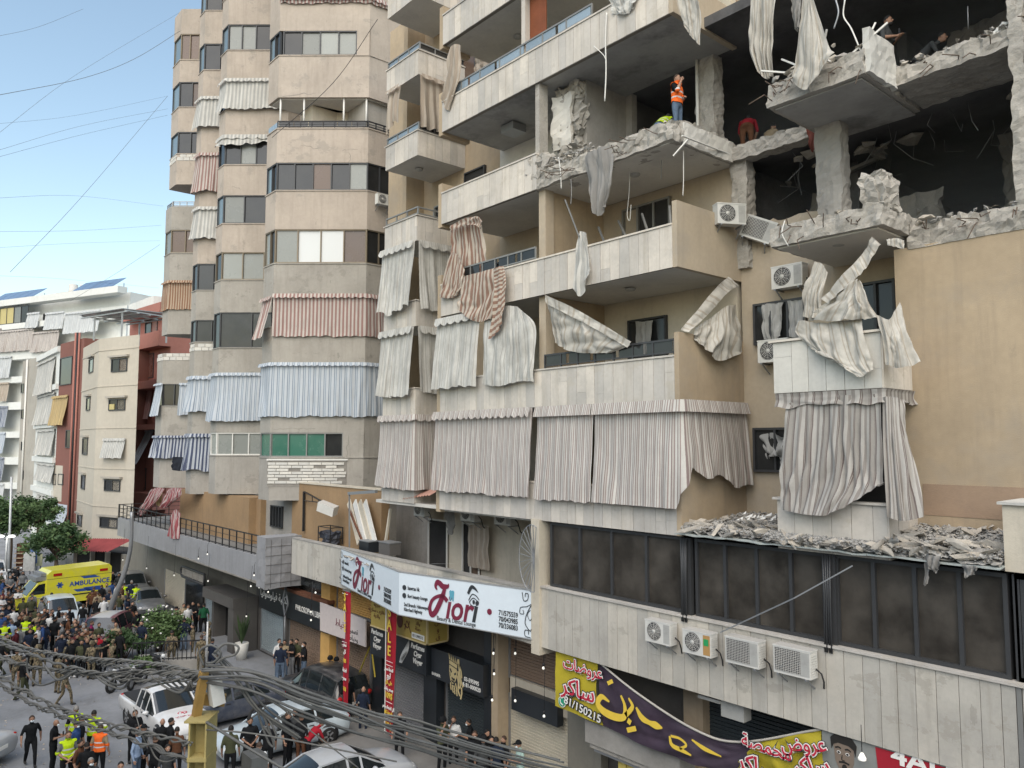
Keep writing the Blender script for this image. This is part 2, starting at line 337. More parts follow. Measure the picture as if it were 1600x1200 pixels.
# ------------------------------------------------------------------ generic builders
def nz(x,y=0,z=0): return mnoise.noise(Vector((x,y,z)))
def path_fn(path):
    P = [Vector((p[0],p[1],0)) for p in path]; L = [0]
    for a,b in zip(P,P[1:]): L.append(L[-1] + (b - a).length)
    def fn(s):
        s = min(max(s,0),L[-1])
        for i in range(len(P) - 1):
            if s <= L[i + 1] or i == len(P) - 2:
                d = (P[i + 1] - P[i]).normalized(); n = Vector((d.y,-d.x,0)); q = P[i] + d * (s - L[i])
                # soften the normal near a corner
                for j,t in ((i - 1,s - L[i]),(i + 1,L[i + 1] - s)):
                    if 0 <= j < len(P) - 1 and t < .35:
                        d2 = (P[j + 1] - P[j]).normalized(); n = (n + Vector((d2.y,-d2.x,0)) * (.5 * (1 - t / .35))).normalized()
                return q,n
    return fn,L[-1]
def curtain(path,zt,zb,mat,label,group=None,o0=.05,o1=.25,amp=.05,lam=.5,seed=0,val=.32,scal=.35,rag=.04,s0=0,s1=None,name='awning_curtain',billow=.1,open_at=None,val_mat=None,pull=0,holes=0,zbf=None):
    """a hanging balcony curtain following a wall path, with a scalloped valance"""
    fn,L = path_fn(path); s1 = L if s1 is None else s1; m = MB()
    nu = max(6,int((s1 - s0) / .055)); nv = 16; P = []; U = []
    H = zt - zb
    for j in range(nv + 1):
        t = j / nv; row = []; ur = []
        for i in range(nu + 1):
            s = s0 + (s1 - s0) * i / nu
            q,n = fn(s)
            ph = 6.283 * s / lam + 4 * nz(s * .9,seed,t * .6)
            f = (math.sin(ph) + .5 * math.sin(2.3 * ph + seed) * (.4 + t)) * (.3 + 2 * abs(nz(s * .8,seed + 3,t * .5)))
            off = o0 + (o1 - o0) * t ** 1.25 + amp * (.35 + .65 * t) * f + billow * math.sin(math.pi * t) * nz(s * .5 + seed,7.3,seed) + .05 * t * nz(s * 2.1,t * 3,seed)
            z = zt - H * t
            if t > .6: z += (t - .6) / .4 * (rag * nz(s * 1.7,seed * 3.1) * 2 + .02 * math.sin(ph) + pull * (s - s0) / (s1 - s0))
            if zbf: z = zt - (zt - zb - zbf(s)) * t
            row.append(q + n * max(off,.03) + Vector((0,0,z))); ur.append((s - s0 + seed * .37,z))
        P.append(row); U.append(ur)
    m.grid(P,U)
    if holes:
        keep = []
        for k,f in enumerate(m.f):
            c = m.v[f[0]]
            if nz(c[0] * 1.3 + seed * 9,c[1] * 1.3,c[2] * 1.1) < holes: keep.append(k)
        m.f = [m.f[k] for k in keep]; m.m = [0] * len(keep); m.sm = [True] * len(keep)
    o = m.build(name,mat); tag(o,label,'curtain',group)
    # hem band at the bottom
    if val:
        v = MB(); P = []; U = []; nv = 4
        for j in range(nv + 1):
            t = j / nv; row = []; ur = []
            for i in range(nu + 1):
                s = s0 + (s1 - s0) * i / nu; q,n = fn(s)
                sc = abs(math.sin(math.pi * s / scal)) if scal else 1
                z = zt + .02 - (val * (.62 + .38 * sc ** .6)) * t
                row.append(q + n * (o0 + .10 + .07 * t + .02 * t * math.sin(9 * s + seed)) + Vector((0,0,z))); ur.append((s - s0 + seed * .37,z))
            P.append(row); U.append(ur)
        v.grid(P,U); v.build('valance',val_mat or mat,o)
    return o
def crom(p,t):
    n = len(p) - 1; x = t * n; i = min(int(x),n - 1); f = x - i
    a = p[max(i - 1,0)]; b = p[i]; c = p[i + 1]; d = p[min(i + 2,n)]
    if i == 0: a = b * 2 - c
    if i + 2 > n: d = c * 2 - b
    return .5 * ((2 * b) + (c - a) * f + (2 * a - 5 * b + 4 * c - d) * f * f + (3 * b - a - 3 * c + d) * f ** 3)
def cloth(ctrl,mat,label,width,name='awning_curtain',nu=44,nv=36,amp=.05,waves=5,seed=0,group=None,parent=None,rag=0,cat='curtain',vert=False,crumple=.06,solid=.0):
    """a hanging or draped piece of cloth through a grid of control points (rows from top to bottom)"""
    rows = [[Vector(q) for q in r] for r in ctrl]; P = []; U = []
    for j in range(nv + 1):
        t = j / nv; line = []
        for i in range(nu + 1):
            s = i / nu
            col = [crom(r,s) for r in rows]; line.append(crom(col,t))
        P.append(line)
    H = sum((P[j + 1][nu // 2] - P[j][nu // 2]).length for j in range(nv))
    Q = []
    for j in range(nv + 1):
        t = j / nv; row = []; ur = []
        for i in range(nu + 1):
            s = i / nu; a = P[j][min(i + 1,nu)] - P[j][max(i - 1,0)]; b = P[min(j + 1,nv)][i] - P[max(j - 1,0)][i]
            n = a.cross(b); n = n.normalized() if n.length > 1e-6 else Vector((0,-1,0))
            ph = 6.283 * waves * (s + .16 * nz(s * 2.3,t * 1.2,seed)) + 2.5 * nz(s * 3,t * 2,seed)
            d = amp * (math.sin(ph) + .45 * math.sin(2.1 * ph + seed)) * (.25 + .75 * t) * (.35 + 1.3 * abs(nz(s * 2.7,t * .9,seed + 5)) * 1.6) + crumple * (1 - 2.6 * abs(nz(s * 2.4 + seed,t * 2 + s * 1.5,seed * 2.2))) + crumple * .3 * (1 - 2.6 * abs(nz(s * 6 + t * 2,t * 4 - s * 3,seed))) + crumple * .08 * nz(s * 25,t * 25,seed)
            q = P[j][i] + n * d
            if rag and t > .75: q.z += (t - .75) * 4 * rag * nz(s * 9,seed)
            row.append(q); ur.append((s * width + seed * .13,t * H) if not vert else (t * H + seed * .13,s * width))
        Q.append(row); U.append(ur)
    m = MB(); m.grid(Q,U); o = m.build(name,mat,parent)
    if parent is None: tag(o,label,cat,group)
    return o
def window(parent,F,u0,u1,z0,z1,panes,frame='frame_dark',fw=.06,dep=.10,name='window',sill=None,rows=1,base=0):
    m = MB()
    m.fbox(F,u0,u1,z0,z0 + fw,base - dep,base + .03); m.fbox(F,u0,u1,z1 - fw,z1,base - dep,base + .03)
    n = len(panes); wd = (u1 - u0) / n
    for i in range(n + 1):
        c = u0 + wd * i; a = c if i == 0 else c - (fw if i == n else fw / 2); b = a + fw
        m.fbox(F,a,b,z0 + fw,z1 - fw,base - dep,base + (.025 if 0 < i < n else .03))
    for r in range(1,rows):
        zz = z0 + (z1 - z0) * r / rows; m.fbox(F,u0 + fw,u1 - fw,zz - fw / 2,zz + fw / 2,base - dep,base + .015)
    o = m.build(name,frame,parent)
    for i,g in enumerate(panes):
        if g: boxpart('pane',g,o,F,u0 + wd * i + fw * .3,u0 + wd * (i + 1) - fw * .3,z0 + fw * .5,z1 - fw * .5,base - .055 - .02 * (i % 2),base - .04 - .02 * (i % 2))
    if sill:
        s = MB(); s.fbox(F,u0 - .05,u1 + .05,z0 - .07,z0 - .002,base - .05,base + .10); s.build('sill',sill,o)
    return o
def rough_box(m,x0,x1,y0,y1,z0,z1,cell=.12,amp=.05,seed=0,mi=0,M=None,fr=2.2,low=0):
    """box with noisy, broken-looking faces"""
    nx = max(1,int((x1 - x0) / cell)); ny = max(1,int((y1 - y0) / cell)); nzz = max(1,int((z1 - z0) / cell)); idx = {}
    vs = []; fs = []
    def V(i,j,k):
        if (i,j,k) not in idx:
            p = Vector((x0 + (x1 - x0) * i / nx,y0 + (y1 - y0) * j / ny,z0 + (z1 - z0) * k / nzz))
            d = Vector((nz(p.x * fr + seed,p.y * fr,p.z * fr),nz(p.x * fr,p.y * fr + seed + 9,p.z * fr),nz(p.x * fr,p.y * fr,p.z * fr + seed + 21)))
            d2 = Vector((nz(p.x * 9 + seed,p.y * 7,p.z * 7),nz(p.x * 7,p.y * 7 + seed + 9,p.z * 7),nz(p.x * 7,p.y * 7,p.z * 7 + seed)))
            k_ = amp * (1 if k > 0 else (1 - low))
            q = p + d * k_ * 1.2 + d2 * k_ * 1.0
            idx[(i,j,k)] = len(vs); vs.append(M @ q if M else q)
        return idx[(i,j,k)]
    for i in range(nx):
        for j in range(ny): fs.append((V(i,j,0),V(i,j + 1,0),V(i + 1,j + 1,0),V(i + 1,j,0))); fs.append((V(i,j,nzz),V(i + 1,j,nzz),V(i + 1,j + 1,nzz),V(i,j + 1,nzz)))
    for i in range(nx):
        for k in range(nzz): fs.append((V(i,0,k),V(i + 1,0,k),V(i + 1,0,k + 1),V(i,0,k + 1))); fs.append((V(i,ny,k),V(i,ny,k + 1),V(i + 1,ny,k + 1),V(i + 1,ny,k)))
    for j in range(ny):
        for k in range(nzz): fs.append((V(0,j,k),V(0,j,k + 1),V(0,j + 1,k + 1),V(0,j + 1,k))); fs.append((V(nx,j,k),V(nx,j + 1,k),V(nx,j + 1,k + 1),V(nx,j,k + 1)))
    m.add(vs,fs,mi)
def chunk_mesh(seed,flat=.45,mat='rubble'):
    r = random.Random(seed); bm = bmesh.new()
    for _ in range(11): bm.verts.new((r.uniform(-.5,.5),r.uniform(-.5,.5),r.uniform(-.5,.5) * flat))
    g = bmesh.ops.convex_hull(bm,input=bm.verts)
    bmesh.ops.delete(bm,geom=[v for v in bm.verts if not v.link_faces],context='VERTS')
    me = bpy.data.meshes.new('rubble_piece'); bm.to_mesh(me); bm.free(); me.materials.append(MT(mat)); return me
CHUNKS = [chunk_mesh(i,f) for i,f in enumerate((.35,.5,.25,.7,.18,.4,.14,.6))]
def put_chunk(parent,loc,s,rng,name='rubble_piece',flat=None):
    o = link(name,rng.choice(CHUNKS),parent,loc)
    o.scale = (s * rng.uniform(.6,1.5),s * rng.uniform(.6,1.3),s * rng.uniform(.6,1.1)); o.rotation_euler = (rng.uniform(-.5,.5),rng.uniform(-.5,.5),rng.uniform(0,6.3)); return o
def fine_rubble(name,parent,pts,rng,smin=.02,smax=.09,mat='rubble_fine',top=False):
    """many small bits joined in one part"""
    m = MB(); O = ((1,0,0),(-1,0,0),(0,1,0),(0,-1,0),(0,0,1),(0,0,-1))
    for p in pts:
        s = rng.uniform(smin,smax); M = Matrix.Rotation(rng.uniform(0,6.3),3,'Z') @ Matrix.Rotation(rng.uniform(-1,1),3,'X')
        vs = [Vector(p) + M @ Vector((o[0] * s * rng.uniform(.6,1.6),o[1] * s * rng.uniform(.6,1.3),o[2] * s * rng.uniform(.3,.7))) for o in O]
        m.add(vs,[(0,2,4),(2,1,4),(1,3,4),(3,0,4),(2,0,5),(1,2,5),(3,1,5),(0,3,5)])
    o = m.build(name,mat,parent); o['kind'] = 'stuff'; return o
def shutter(parent,F,u0,u1,z0,z1,mat,pitch=.095,base=0,name='roller_shutter'):
    m = MB(); n = max(4,int((z1 - z0) / pitch)); vs = []
    prof = []
    for i in range(n):
        a = z0 + (z1 - z0) * i / n; h = (z1 - z0) / n
        prof += [(a,-.012),(a + h * .18,.012),(a + h * .82,.016),(a + h * .97,-.012)]
    for (z,o) in prof: vs += [F.p(u0,z,base + o),F.p(u1,z,base + o)]
    m.add(vs,[(2 * i,2 * i + 1,2 * i + 3,2 * i + 2) for i in range(len(prof) - 1)])
    o = m.build(name,mat,parent)
    g = MB(); g.fbox(F,u0 - .06,u0 + .02,z0,z1,base - .04,base + .05); g.fbox(F,u1 - .02,u1 + .06,z0,z1,base - .04,base + .05); g.fbox(F,u0,u1,z0 - .0,z0 + .1,base - .02,base + .045); g.build('guide_rail','metal_grey',o)
    return o
AR = {'ا': (0xFE8D,2),'أ': (0xFE83,2),'ب': (0xFE8F,4),'ة': (0xFE93,2),'ت': (0xFE95,4),'ث': (0xFE99,4),'ج': (0xFE9D,4),'ح': (0xFEA1,4),'خ': (0xFEA5,4),'د': (0xFEA9,2),'ذ': (0xFEAB,2),'ر': (0xFEAD,2),'ز': (0xFEAF,2),'س': (0xFEB1,4),'ش': (0xFEB5,4),'ص': (0xFEB9,4),'ض': (0xFEBD,4),'ط': (0xFEC1,4),'ع': (0xFEC9,4),'غ': (0xFECD,4),'ف': (0xFED1,4),'ق': (0xFED5,4),'ك': (0xFED9,4),'ل': (0xFEDD,4),'م': (0xFEE1,4),'ن': (0xFEE5,4),'ه': (0xFEE9,4),'و': (0xFEED,2),'ي': (0xFEF1,4),'ى': (0xFEEF,2)}
def shape_ar(s):
    if not any(c in AR for c in s): return s
    out = []
    for i,ch in enumerate(s):
        if ch not in AR: out.append(ch); continue
        b,k = AR[ch]; pv = i > 0 and s[i - 1] in AR and AR[s[i - 1]][1] == 4; nx = k == 4 and i + 1 < len(s) and s[i + 1] in AR
        out.append(chr(b + (3 if pv and nx else 1 if pv else 2 if nx else 0)))
    return ''.join(reversed(out))
def text_mesh(s,size,mat,sx=1,shear=0,bold=0,ext=.004,align='CENTER',line=1.0):
    c = bpy.data.curves.new('lettering','FONT'); c.body = '\n'.join(shape_ar(l) for l in s.split('\n')); c.size = size; c.align_x = align; c.align_y = 'CENTER'
    c.shear = shear; c.offset = bold; c.extrude = ext; c.resolution_u = 3; c.space_line = line
    o = bpy.data.objects.new('lettering',c)
    me = bpy.data.meshes.new_from_object(o)
    bpy.data.objects.remove(o); bpy.data.curves.remove(c)
    if sx != 1:
        for v in me.vertices: v.co.x *= sx
    me.materials.clear(); me.materials.append(MT(mat)); return me
def lettering(parent,F,s,u,z,size,mat,off=.01,sx=1,shear=0,bold=0,align='CENTER',rot=0,line=1.0,name='lettering',tilt=0):
    me = text_mesh(s,size,mat,sx,shear,bold,align=align,line=line)
    o = link(name,me,parent,F.p(u,z,off)); Mx = Matrix((F.u,Vector((0,0,1)),F.n)).transposed()
    o.rotation_euler = (Mx @ Matrix.Rotation(rot,3,'Z')).to_euler(); return o
def fpoly(m,F,pts,off,mi=0,th=.006):
    """flat outline on a sign face, pts in (u,z)"""
    n = len(pts); a = [F.p(u,z,off + th) for u,z in pts]; b = [F.p(u,z,off - .002) for u,z in pts]
    m.add(a + b,[tuple(range(n))] + [(i,n + i,n + (i + 1) % n,(i + 1) % n) for i in range(n)],mi)
def fstroke(m,F,pts,w,off,mi=0,n=26,th=.006):
    """a painted stroke of varying width through (u,z) points"""
    P = [Vector((a,b,0)) for a,b in pts]; C = [crom(P,i / n) for i in range(n + 1)]; W = w if isinstance(w,(list,tuple)) else [w] * len(pts)
    Wd = [crom([Vector((x,0,0)) for x in W],i / n).x for i in range(n + 1)]; L = []; Rr = []
    for i,c in enumerate(C):
        d = (C[min(i + 1,n)] - C[max(i - 1,0)]).normalized(); p = Vector((-d.y,d.x,0)) * max(Wd[i],.002) / 2; L.append(c + p); Rr.append(c - p)
    vs = [F.p(q.x,q.y,off + th) for q in L] + [F.p(q.x,q.y,off + th) for q in Rr]
    m.add(vs,[(i,i + 1,n + 2 + i,n + 1 + i) for i in range(n)],mi)
def fdisc(m,F,u,z,r,off,mi=0,n=16,ry=None):
    fpoly(m,F,[(u + r * math.cos(6.283 * k / n),z + (ry or r) * math.sin(6.283 * k / n)) for k in range(n)],off,mi)
# air conditioner: front (fan side) faces local -Y
def make_ac(big=True,grille=False):
    root = bpy.data.objects.new('air_conditioner',None); COL.objects.link(root); WL[root.name] = Vector((0,0,0)); root.empty_display_size = .2
    m = MB(); m.box(-.42,.42,-.15,.15,0,.58); m.box(-.43,.43,-.16,.16,.555,.585)
    for k in range(9): m.box(.422,.432,-.12,.12,.07 + k * .05,.10 + k * .05)
    m.build('casing','ac_white',root,local=True)
    f = MB(); cx = -.12
    if grille:
        f.box(-.39,.2,-.158,-.152,.06,.53)
        o = f.build('fan_recess','ac_dark',root,local=True); g = MB()
        for k in range(13): g.box(-.39,.2,-.166,-.158,.07 + k * .036,.076 + k * .036)
        for k in range(15): g.box(-.38 + k * .04,-.374 + k * .04,-.170,-.166,.06,.53)
        g.build('fan_grille','ac_white',root,local=True)
    else:
        Mx = Matrix.Translation((cx,-.151,.3)) @ Matrix.Rotation(R(90),4,'X')
        f.lathe([(.0,.004),(.235,.004),(.24,.0)],22,0,Mx); f.build('fan_recess','ac_dark',root,local=True)
        g = MB()
        for r_ in (.06,.10,.14,.18,.225): g.tube([Mx @ Vector((r_ * math.cos(a * .3927),r_ * math.sin(a * .3927),.014)) for a in range(17)],.0055,4,caps=False)
        for a in range(12): g.bar(Mx @ Vector((.04 * math.cos(a * .5236),.04 * math.sin(a * .5236),.012)),Mx @ Vector((.235 * math.cos(a * .5236),.235 * math.sin(a * .5236),.012)),.006)
        g.lathe([(0,.02),(.045,.02),(.05,.005)],12,0,Mx); g.build('fan_grille','ac_white',root,local=True)
    p = MB(); p.box(.2,.4,-.156,-.15,.05,.53); p.build('service_panel','ac_grey',root,local=True)
    b = MB()
    for x in (-.32,.32): b.bar((x,-.17,-.02),(x,.28,-.02),.04,.04); b.bar((x,-.12,-.03),(x,.28,-.3),.025)
    b.build('bracket','metal_grey',root,local=True)
    h = MB(); h.tube([(.43,.05,.2),(.55,.06,.12),(.58,.1,-.05),(.52,.2,-.2),(.5,.3,-.25)],.018,5); h.build('hose','metal_black',root,local=True)
    return root
AC1 = make_ac(); AC2 = make_ac(grille=True); AC_USED = set()
def ac(px,py,face_n,label,dep=None,pos=None,s=1.0,kind=AC1,group='outdoor air conditioning units',tilt=0):
    """pos = base centre; face_n = direction the fan looks"""
    rz = math.atan2(face_n[1],face_n[0]) + math.pi / 2
    if kind.name in AC_USED: o = copy_tree(kind,pos,rz)
    else: o = kind; AC_USED.add(kind.name); o.location = pos; o.rotation_euler.z = rz
    o.scale = (s,s,s); o.rotation_euler.y = tilt; tag(o,label,'air conditioner',group); return o
def railing(parent,F,u0,u1,z0,h,n,mat='metal_black',base=0,bars=0,name='railing',w=.045):
    m = MB(); m.fbox(F,u0,u1,z0 + h - .05,z0 + h,base - .03,base + .03); m.fbox(F,u0,u1,z0 + .06,z0 + .10,base - .02,base + .02)
    for b in range(bars): zz = z0 + .1 + (h - .15) * (b + 1) / (bars + 1); m.fbox(F,u0,u1,zz - .012,zz + .012,base - .012,base + .012)
    o = m.build(name,mat,parent)
    for i in range(n + 1):
        u = u0 + (u1 - u0) * i / n; boxpart('post',mat,o,F,u - w / 2,u + w / 2,z0,z0 + h + .003,base - .025,base + .025)
    return o
def clad(parent,F,u0,u1,z0,z1,step,mat='cladding',rng=random.Random(1),th=.035,base=0):
    """vertical stone slabs hung on a parapet, one object each"""
    u = u0
    while u < u1 - .02:
        w = min(step * rng.uniform(.88,1.12),u1 - u)
        if u1 - (u + w) < step * .4: w = u1 - u
        t = base + th + rng.uniform(0,.008); zz = [z0 + .004,z1 - .004]
        if rng.random() < .22: zz.insert(1,z0 + (z1 - z0) * rng.uniform(.25,.75))
        for a,b in zip(zz,zz[1:]): boxpart('stone_slab',mat,parent,F,u + .005,u + w - .005,a + .002,b - .002,base,t + rng.uniform(0,.003))
        u += w
def cable(name,pts,r,mat,label,cat='cable',group=None,n=5,sag=0,seg=14,parent=None):
    m = MB()
    if sag and len(pts) == 2:
        a,b = Vector(pts[0]),Vector(pts[1]); pts = [a.lerp(b,i / seg) - Vector((0,0,sag * 4 * (i / seg) * (1 - i / seg))) for i in range(seg + 1)]
    elif len(pts) > 2: V = [Vector(p) for p in pts]; k = seg * (len(V) - 1) // 2; pts = [crom(V,i / k) for i in range(k + 1)]
    m.tube(pts,r,n); o = m.build(name,mat,parent)
    if parent is None: tag(o,label,cat,group)
    return o

# ------------------------------------------------------------------ the damaged apartment building
YF,YB,YW,YS = 15.4,18.2,16.7,17.0     # parapet line, recessed wall, right wall, shop fronts
LV = [atY(840,y,YF).z for y in (811,635,461.6,294.5,128.4)]; LV.append(LV[-1] + 3.2); LV.append(LV[-1] + 3.2)
XL,XC,XR = XonY(690,YF,500),XonY(843,YF),XonY(1057,YF)
XB0,XB1 = XonY(1213,YF),XonY(1372,YF)
XEND = -2.4
PH = 1.05
FF = Face((XL,YF),(XR,YF)); FX = Face((-40,YF),(XEND,YF))     # FX: u = x + 40
def ux(px,py=690,Y=YF): return XonY(px,Y,py) + 40
FB = Face((-40,YB),(XEND,YB)); FW = Face((-40,YW),(XEND,YW)); FS = Face((-40,YS),(XEND,YS))
rg = random.Random(7)
AB = thing('apartment_building',(-15,20,0),'tall cream and ochre apartment block with two blown-out storeys','building')
def wallbox(name,mat,x0,x1,y0,y1,z0,z1,parent=None):
    m = MB(); m.box(x0,x1,y0,y1,z0,z1); return m.build(name,mat,parent or AB)
# balcony slabs and back walls of the main stack
for k in range(0,6):
    z = LV[k]
    ceil_ = 'ceiling_soot' if k == 4 else 'ceiling_paint'
    if k == 3:
        wallbox('balcony_slab',ceil_,XL,XC,YF + .02,YB,z + .004,z + .2)
    else:
        wallbox('balcony_slab',ceil_,XL,XR,YF + .02,YB,z + .004,z + .2)
    if k < 5 and k != 3: wallbox('back_wall','wall_cream' if k != 2 else 'wall_ochre_dusty',XL - 2.4,XR,YB + .002,YB + .25,z + .1,LV[k + 1] + .15)
    if k == 4:
        pass
# storey above the fourth slab: wall remains only on the left
wallbox('back_wall','soot_wall',XC,XonY(988,YB,250),YB + .002,YB + .25,LV[3] + .1,LV[4] + .15)
wallbox('back_wall','ceiling_paint',XL - 2.4,XC,YB + .002,YB + .25,LV[3] + .1,LV[4] + .15)
def parapet(k,x0,x1,mat='cladding',h=PH,cap=True,step=.345):
    z = LV[k]; m = MB(); m.box(x0,x1,YF + .002,YF + .14,z,z + h)
    o = m.build('parapet','cladding_joint',AB)
    clad(o,FX,x0 + 40,x1 + 40,z - .03,z + h,step,mat,rg)
    if cap:
        c = MB(); c.box(x0 - .0,x1,YF - .07,YF + .17,z + h + .002,z + h + .05); c.build('coping','cladding',o)
    return o
parapet(0,XL,XR); parapet(1,XL,XR); parapet(2,XL,XR); parapet(3,XL,XC - .05); parapet(4,XL,XR); parapet(5,XL,XR)
# ochre end piers at the left end of each balcony
for k in range(6):
    m = MB(); m.box(XL - .22,XL,YF - .02,YF + 1.2,LV[k] - .12,LV[k] + 1.45); m.build('end_pier','wall_ochre',AB)
# columns on the balcony front, partitions behind
for k in (0,1,2):
    m = MB(); m.box(XC - .16,XC + .13,YF + .15,YF + .5,LV[k] + PH + .05,LV[k + 1] - .002); m.build('column','wall_ochre_dusty' if k else 'wall_ochre',AB)
    wallbox('partition','wall_ochre',XC - .08,XC + .06,YF + .5,YB,LV[k] + .2,LV[k + 1] - .002)
m = MB(); m.box(XC - .20,XC - .02,YF + .05,YF + .4,LV[3] + .9,LV[4] - .002); m.build('column','raw_concrete',AB)
m = MB(); m.box(XC - .9,XC - .72,YF + .1,YF + .3,LV[4] + .2,LV[5]); m.build('column','cladding',AB)
# end walls of the balconies (ochre, facing the street's near end)
for k in (0,1,2,4):
    h = 1.66 if k < 3 else 1.05; m = MB(); m.box(XR - .001,XR + .14,YF - .03,YB + .02,LV[k] - .03,LV[k] + h); m.build('end_wall','wall_ochre' if k < 2 else 'wall_ochre_dusty',AB)
# --- the torn fourth slab, with bare concrete edge
m = MB(); rough_box(m,XC - .25,XR + .05,YF - .02,YF + .7,LV[3] - .02,LV[3] + .5,.075,.07,3,low=.5); m.build('broken_slab','raw_concrete',AB)
m = MB(); m.box(XC,XR + .02,YF + .68,YB,LV[3] + .02,LV[3] + .42); m.build('floor_slab','ceiling_soot',AB)
m = MB(); m.box(XC + .02,XR - .03,YF + .1,YB - .02,LV[3] - .035,LV[3] - .02); m.build('ceiling','ceiling_paint',AB)
m = MB(); rough_box(m,XR - .3,XR + .10,YF + .3,YB,LV[3] - .02,LV[3] + .55,.15,.06,5,low=.5); m.build('broken_slab','raw_concrete',AB)
for (y0,y1) in ((YF + .35,YF + 1.4),(YF + 1.35,YF + 2.5)):
    m = MB(); rough_box(m,XR + .08,XR + .15,y0,y1,LV[3] - .05,LV[3] + .5,.12,.03,y0); m.build('torn_facing','cladding_dusty',AB)
# shattered pier on the fourth balcony
m = MB(); rough_box(m,XC - .05,XC + 1.0,YF + .75,YF + 1.05,LV[3] + .4,LV[4] - .02,.08,.15,11); m.build('shattered_pier','raw_concrete',AB)
m = MB(); rough_box(m,XC - .02,XC + .75,YF + .62,YF + .76,LV[3] + 1.35,LV[4] - .35,.16,.07,17); m.build('loose_plaster','ceiling_paint',AB)
m = MB(); rough_box(m,XC - .3,XC + .35,YF - .05,YF + .6,LV[3] + .3,LV[3] + 1.0,.11,.12,13); m.build('rubble_lump','raw_concrete',AB)
wallbox('partition','soot_wall',XC + .9,XC + 1.05,YF + 1.0,YB,LV[3] + .4,LV[4] - .002)
RB = thing('rubble_heap',(XC + .5,YF + .5,LV[3] + .5),'grey rubble caught at the foot of the shattered pier','rubble')
for i in range(26): put_chunk(RB,(XC + rg.uniform(-.6,1.9),YF + rg.uniform(-.05,.9),LV[3] + .5 + rg.uniform(0,.55) * (1 if i < 16 else .2)),rg.uniform(.16,.38),rg)
fine_rubble('fine_rubble',RB,[(rg.uniform(XC - .7,XC + 2.2),YF + rg.uniform(-.02,1),LV[3] + .48 + rg.uniform(0,.3)) for _ in range(420)],rg)
# rubble strewn along the torn edge
RB2 = thing('rubble_strip',(XR - 2,YF + .4,LV[3] + .5),'line of broken concrete bits on the torn slab edge under the orange vest man','rubble')
for i in range(34): put_chunk(RB2,(rg.uniform(XC + 2,XR + .05),YF + rg.uniform(.05,.7),LV[3] + .5 + rg.uniform(0,.08)),rg.uniform(.07,.2),rg)
for i in range(20): put_chunk(RB2,(XR + rg.uniform(-.4,.1),YF + rg.uniform(.3,2.7),LV[3] + .52 + rg.uniform(0,.08)),rg.uniform(.08,.22),rg)
# --- inner floors, rooms behind the blown-out storeys
XI0 = XonY(985,YB); NX0_ = XonY(600,YB,250)
for k,z in ((2,LV[2]),(3,LV[3]),(4,LV[4])):
    x0 = XR + .14 if k == 2 else XI0
    m = MB(); m.box(x0 - .3,XEND,YB + (.32 if k == 2 else .02),27,z + .03,z + .32); m.build('inner_floor','soot',AB)
wallbox('inner_wall','soot',XI0 - .3,XEND + .3,27,27.3,LV[2],LV[4] + .3)
wallbox('inner_wall','soot',XI0 - .25,XI0,YB + .26,27,LV[3],LV[4])
wallbox('inner_wall','soot',XR - .2,XR + .13,YB + .26,27,LV[2],LV[3])
wallbox('inner_wall','soot',XEND,XEND + .3,YW,27,LV[2],LV[4] + .3)
wallbox('inner_wall','soot',-9.6,-9.35,20.5,27,LV[2] + .3,LV[3]); wallbox('inner_wall','soot',-8.4,-8.15,21,27,LV[3] + .3,LV[4])
wallbox('core','wall_ochre',NX0_,XI0 - .3,YB + .26,27.3,LV[0],LV[6] + 2); wallbox('core','soot_wall',NX0_,XC + .3,YB + .9,27.3,2,LV[0]); wallbox('core','soot',XI0 - .3,XEND + .3,YB + .35,27.3,2,LV[2] + .02); wallbox('core','wall_ochre',XI0 - .3,XEND + .3,YB + .3,27.3,LV[4] + .33,LV[6] + 2)
# fifth slab over the right-hand rooms
wallbox('ceiling_slab','soot',XR + .14,XEND + .3,YW,YB + .02,LV[4] + .03,LV[4] + .3)
def rcol(px,py,Y,wx,z0,z1,seed,mat='raw_concrete'):
    p = atY(px,py,Y); m = MB(); rough_box(m,p.x - wx / 2,p.x + wx / 2,Y - .18,Y + .25,z0,z1,.1,.045,seed); return m.build('column',mat,AB)
rcol(1107,150,YB,.62,LV[3] + .3,LV[4] + .05,2); rcol(1300,260,17.3,.62,LV[2] + .2,LV[3] + .05,4,'soot_wall'); rcol(1598,200,YW + .1,.25,LV[2],LV[4],6); rcol(1160,300,YB,.5,LV[2] + .3,LV[3],9)
m = MB(); p = atY(1091,150,YB - .2); m.tube([(p.x,YB - .25,LV[3] + .4),(p.x,YB - .25,LV[4])],.045,8); m.build('drain_pipe','cloth_tan' if 0 else 'frame_white',AB)
# lower floors: the fourth slab's edge on the right
m = MB(); rough_box(m,XR + .15,XB0 + .1,YB - .35,YB + .1,LV[3] - .03,LV[3] + .38,.08,.07,21,low=.5); m.build('broken_slab','raw_concrete',AB)
m = MB(); rough_box(m,XB0,XB1,YF - .02,YB,LV[3] - .12,LV[3] + .40,.085,.05,22,low=.7); m.build('broken_slab','raw_concrete',AB)
m = MB(); m.box(XB0 + .12,XB1 - .12,YF + .12,YB,LV[3] - .165,LV[3] - .13); m.build('ceiling','ceiling_soot',AB)
m = MB(); rough_box(m,XB1 - .02,XB1 + .10,YF + .03,YF + 1.25,LV[3] - .1,LV[3] + .85,.15,.04,23); m.build('broken_parapet','cladding_dusty',AB)
m = MB(); rough_box(m,XB1,XEND,YW - .05,YB + .1,LV[3] - .02,LV[3] + .36,.09,.08,24,low=.6); m.build('broken_slab','raw_concrete',AB)
RB3 = thing('rubble_strip',(-5,YW,LV[3] + .4),'rubble along the upper right slab edge beside the man with the phone','rubble')
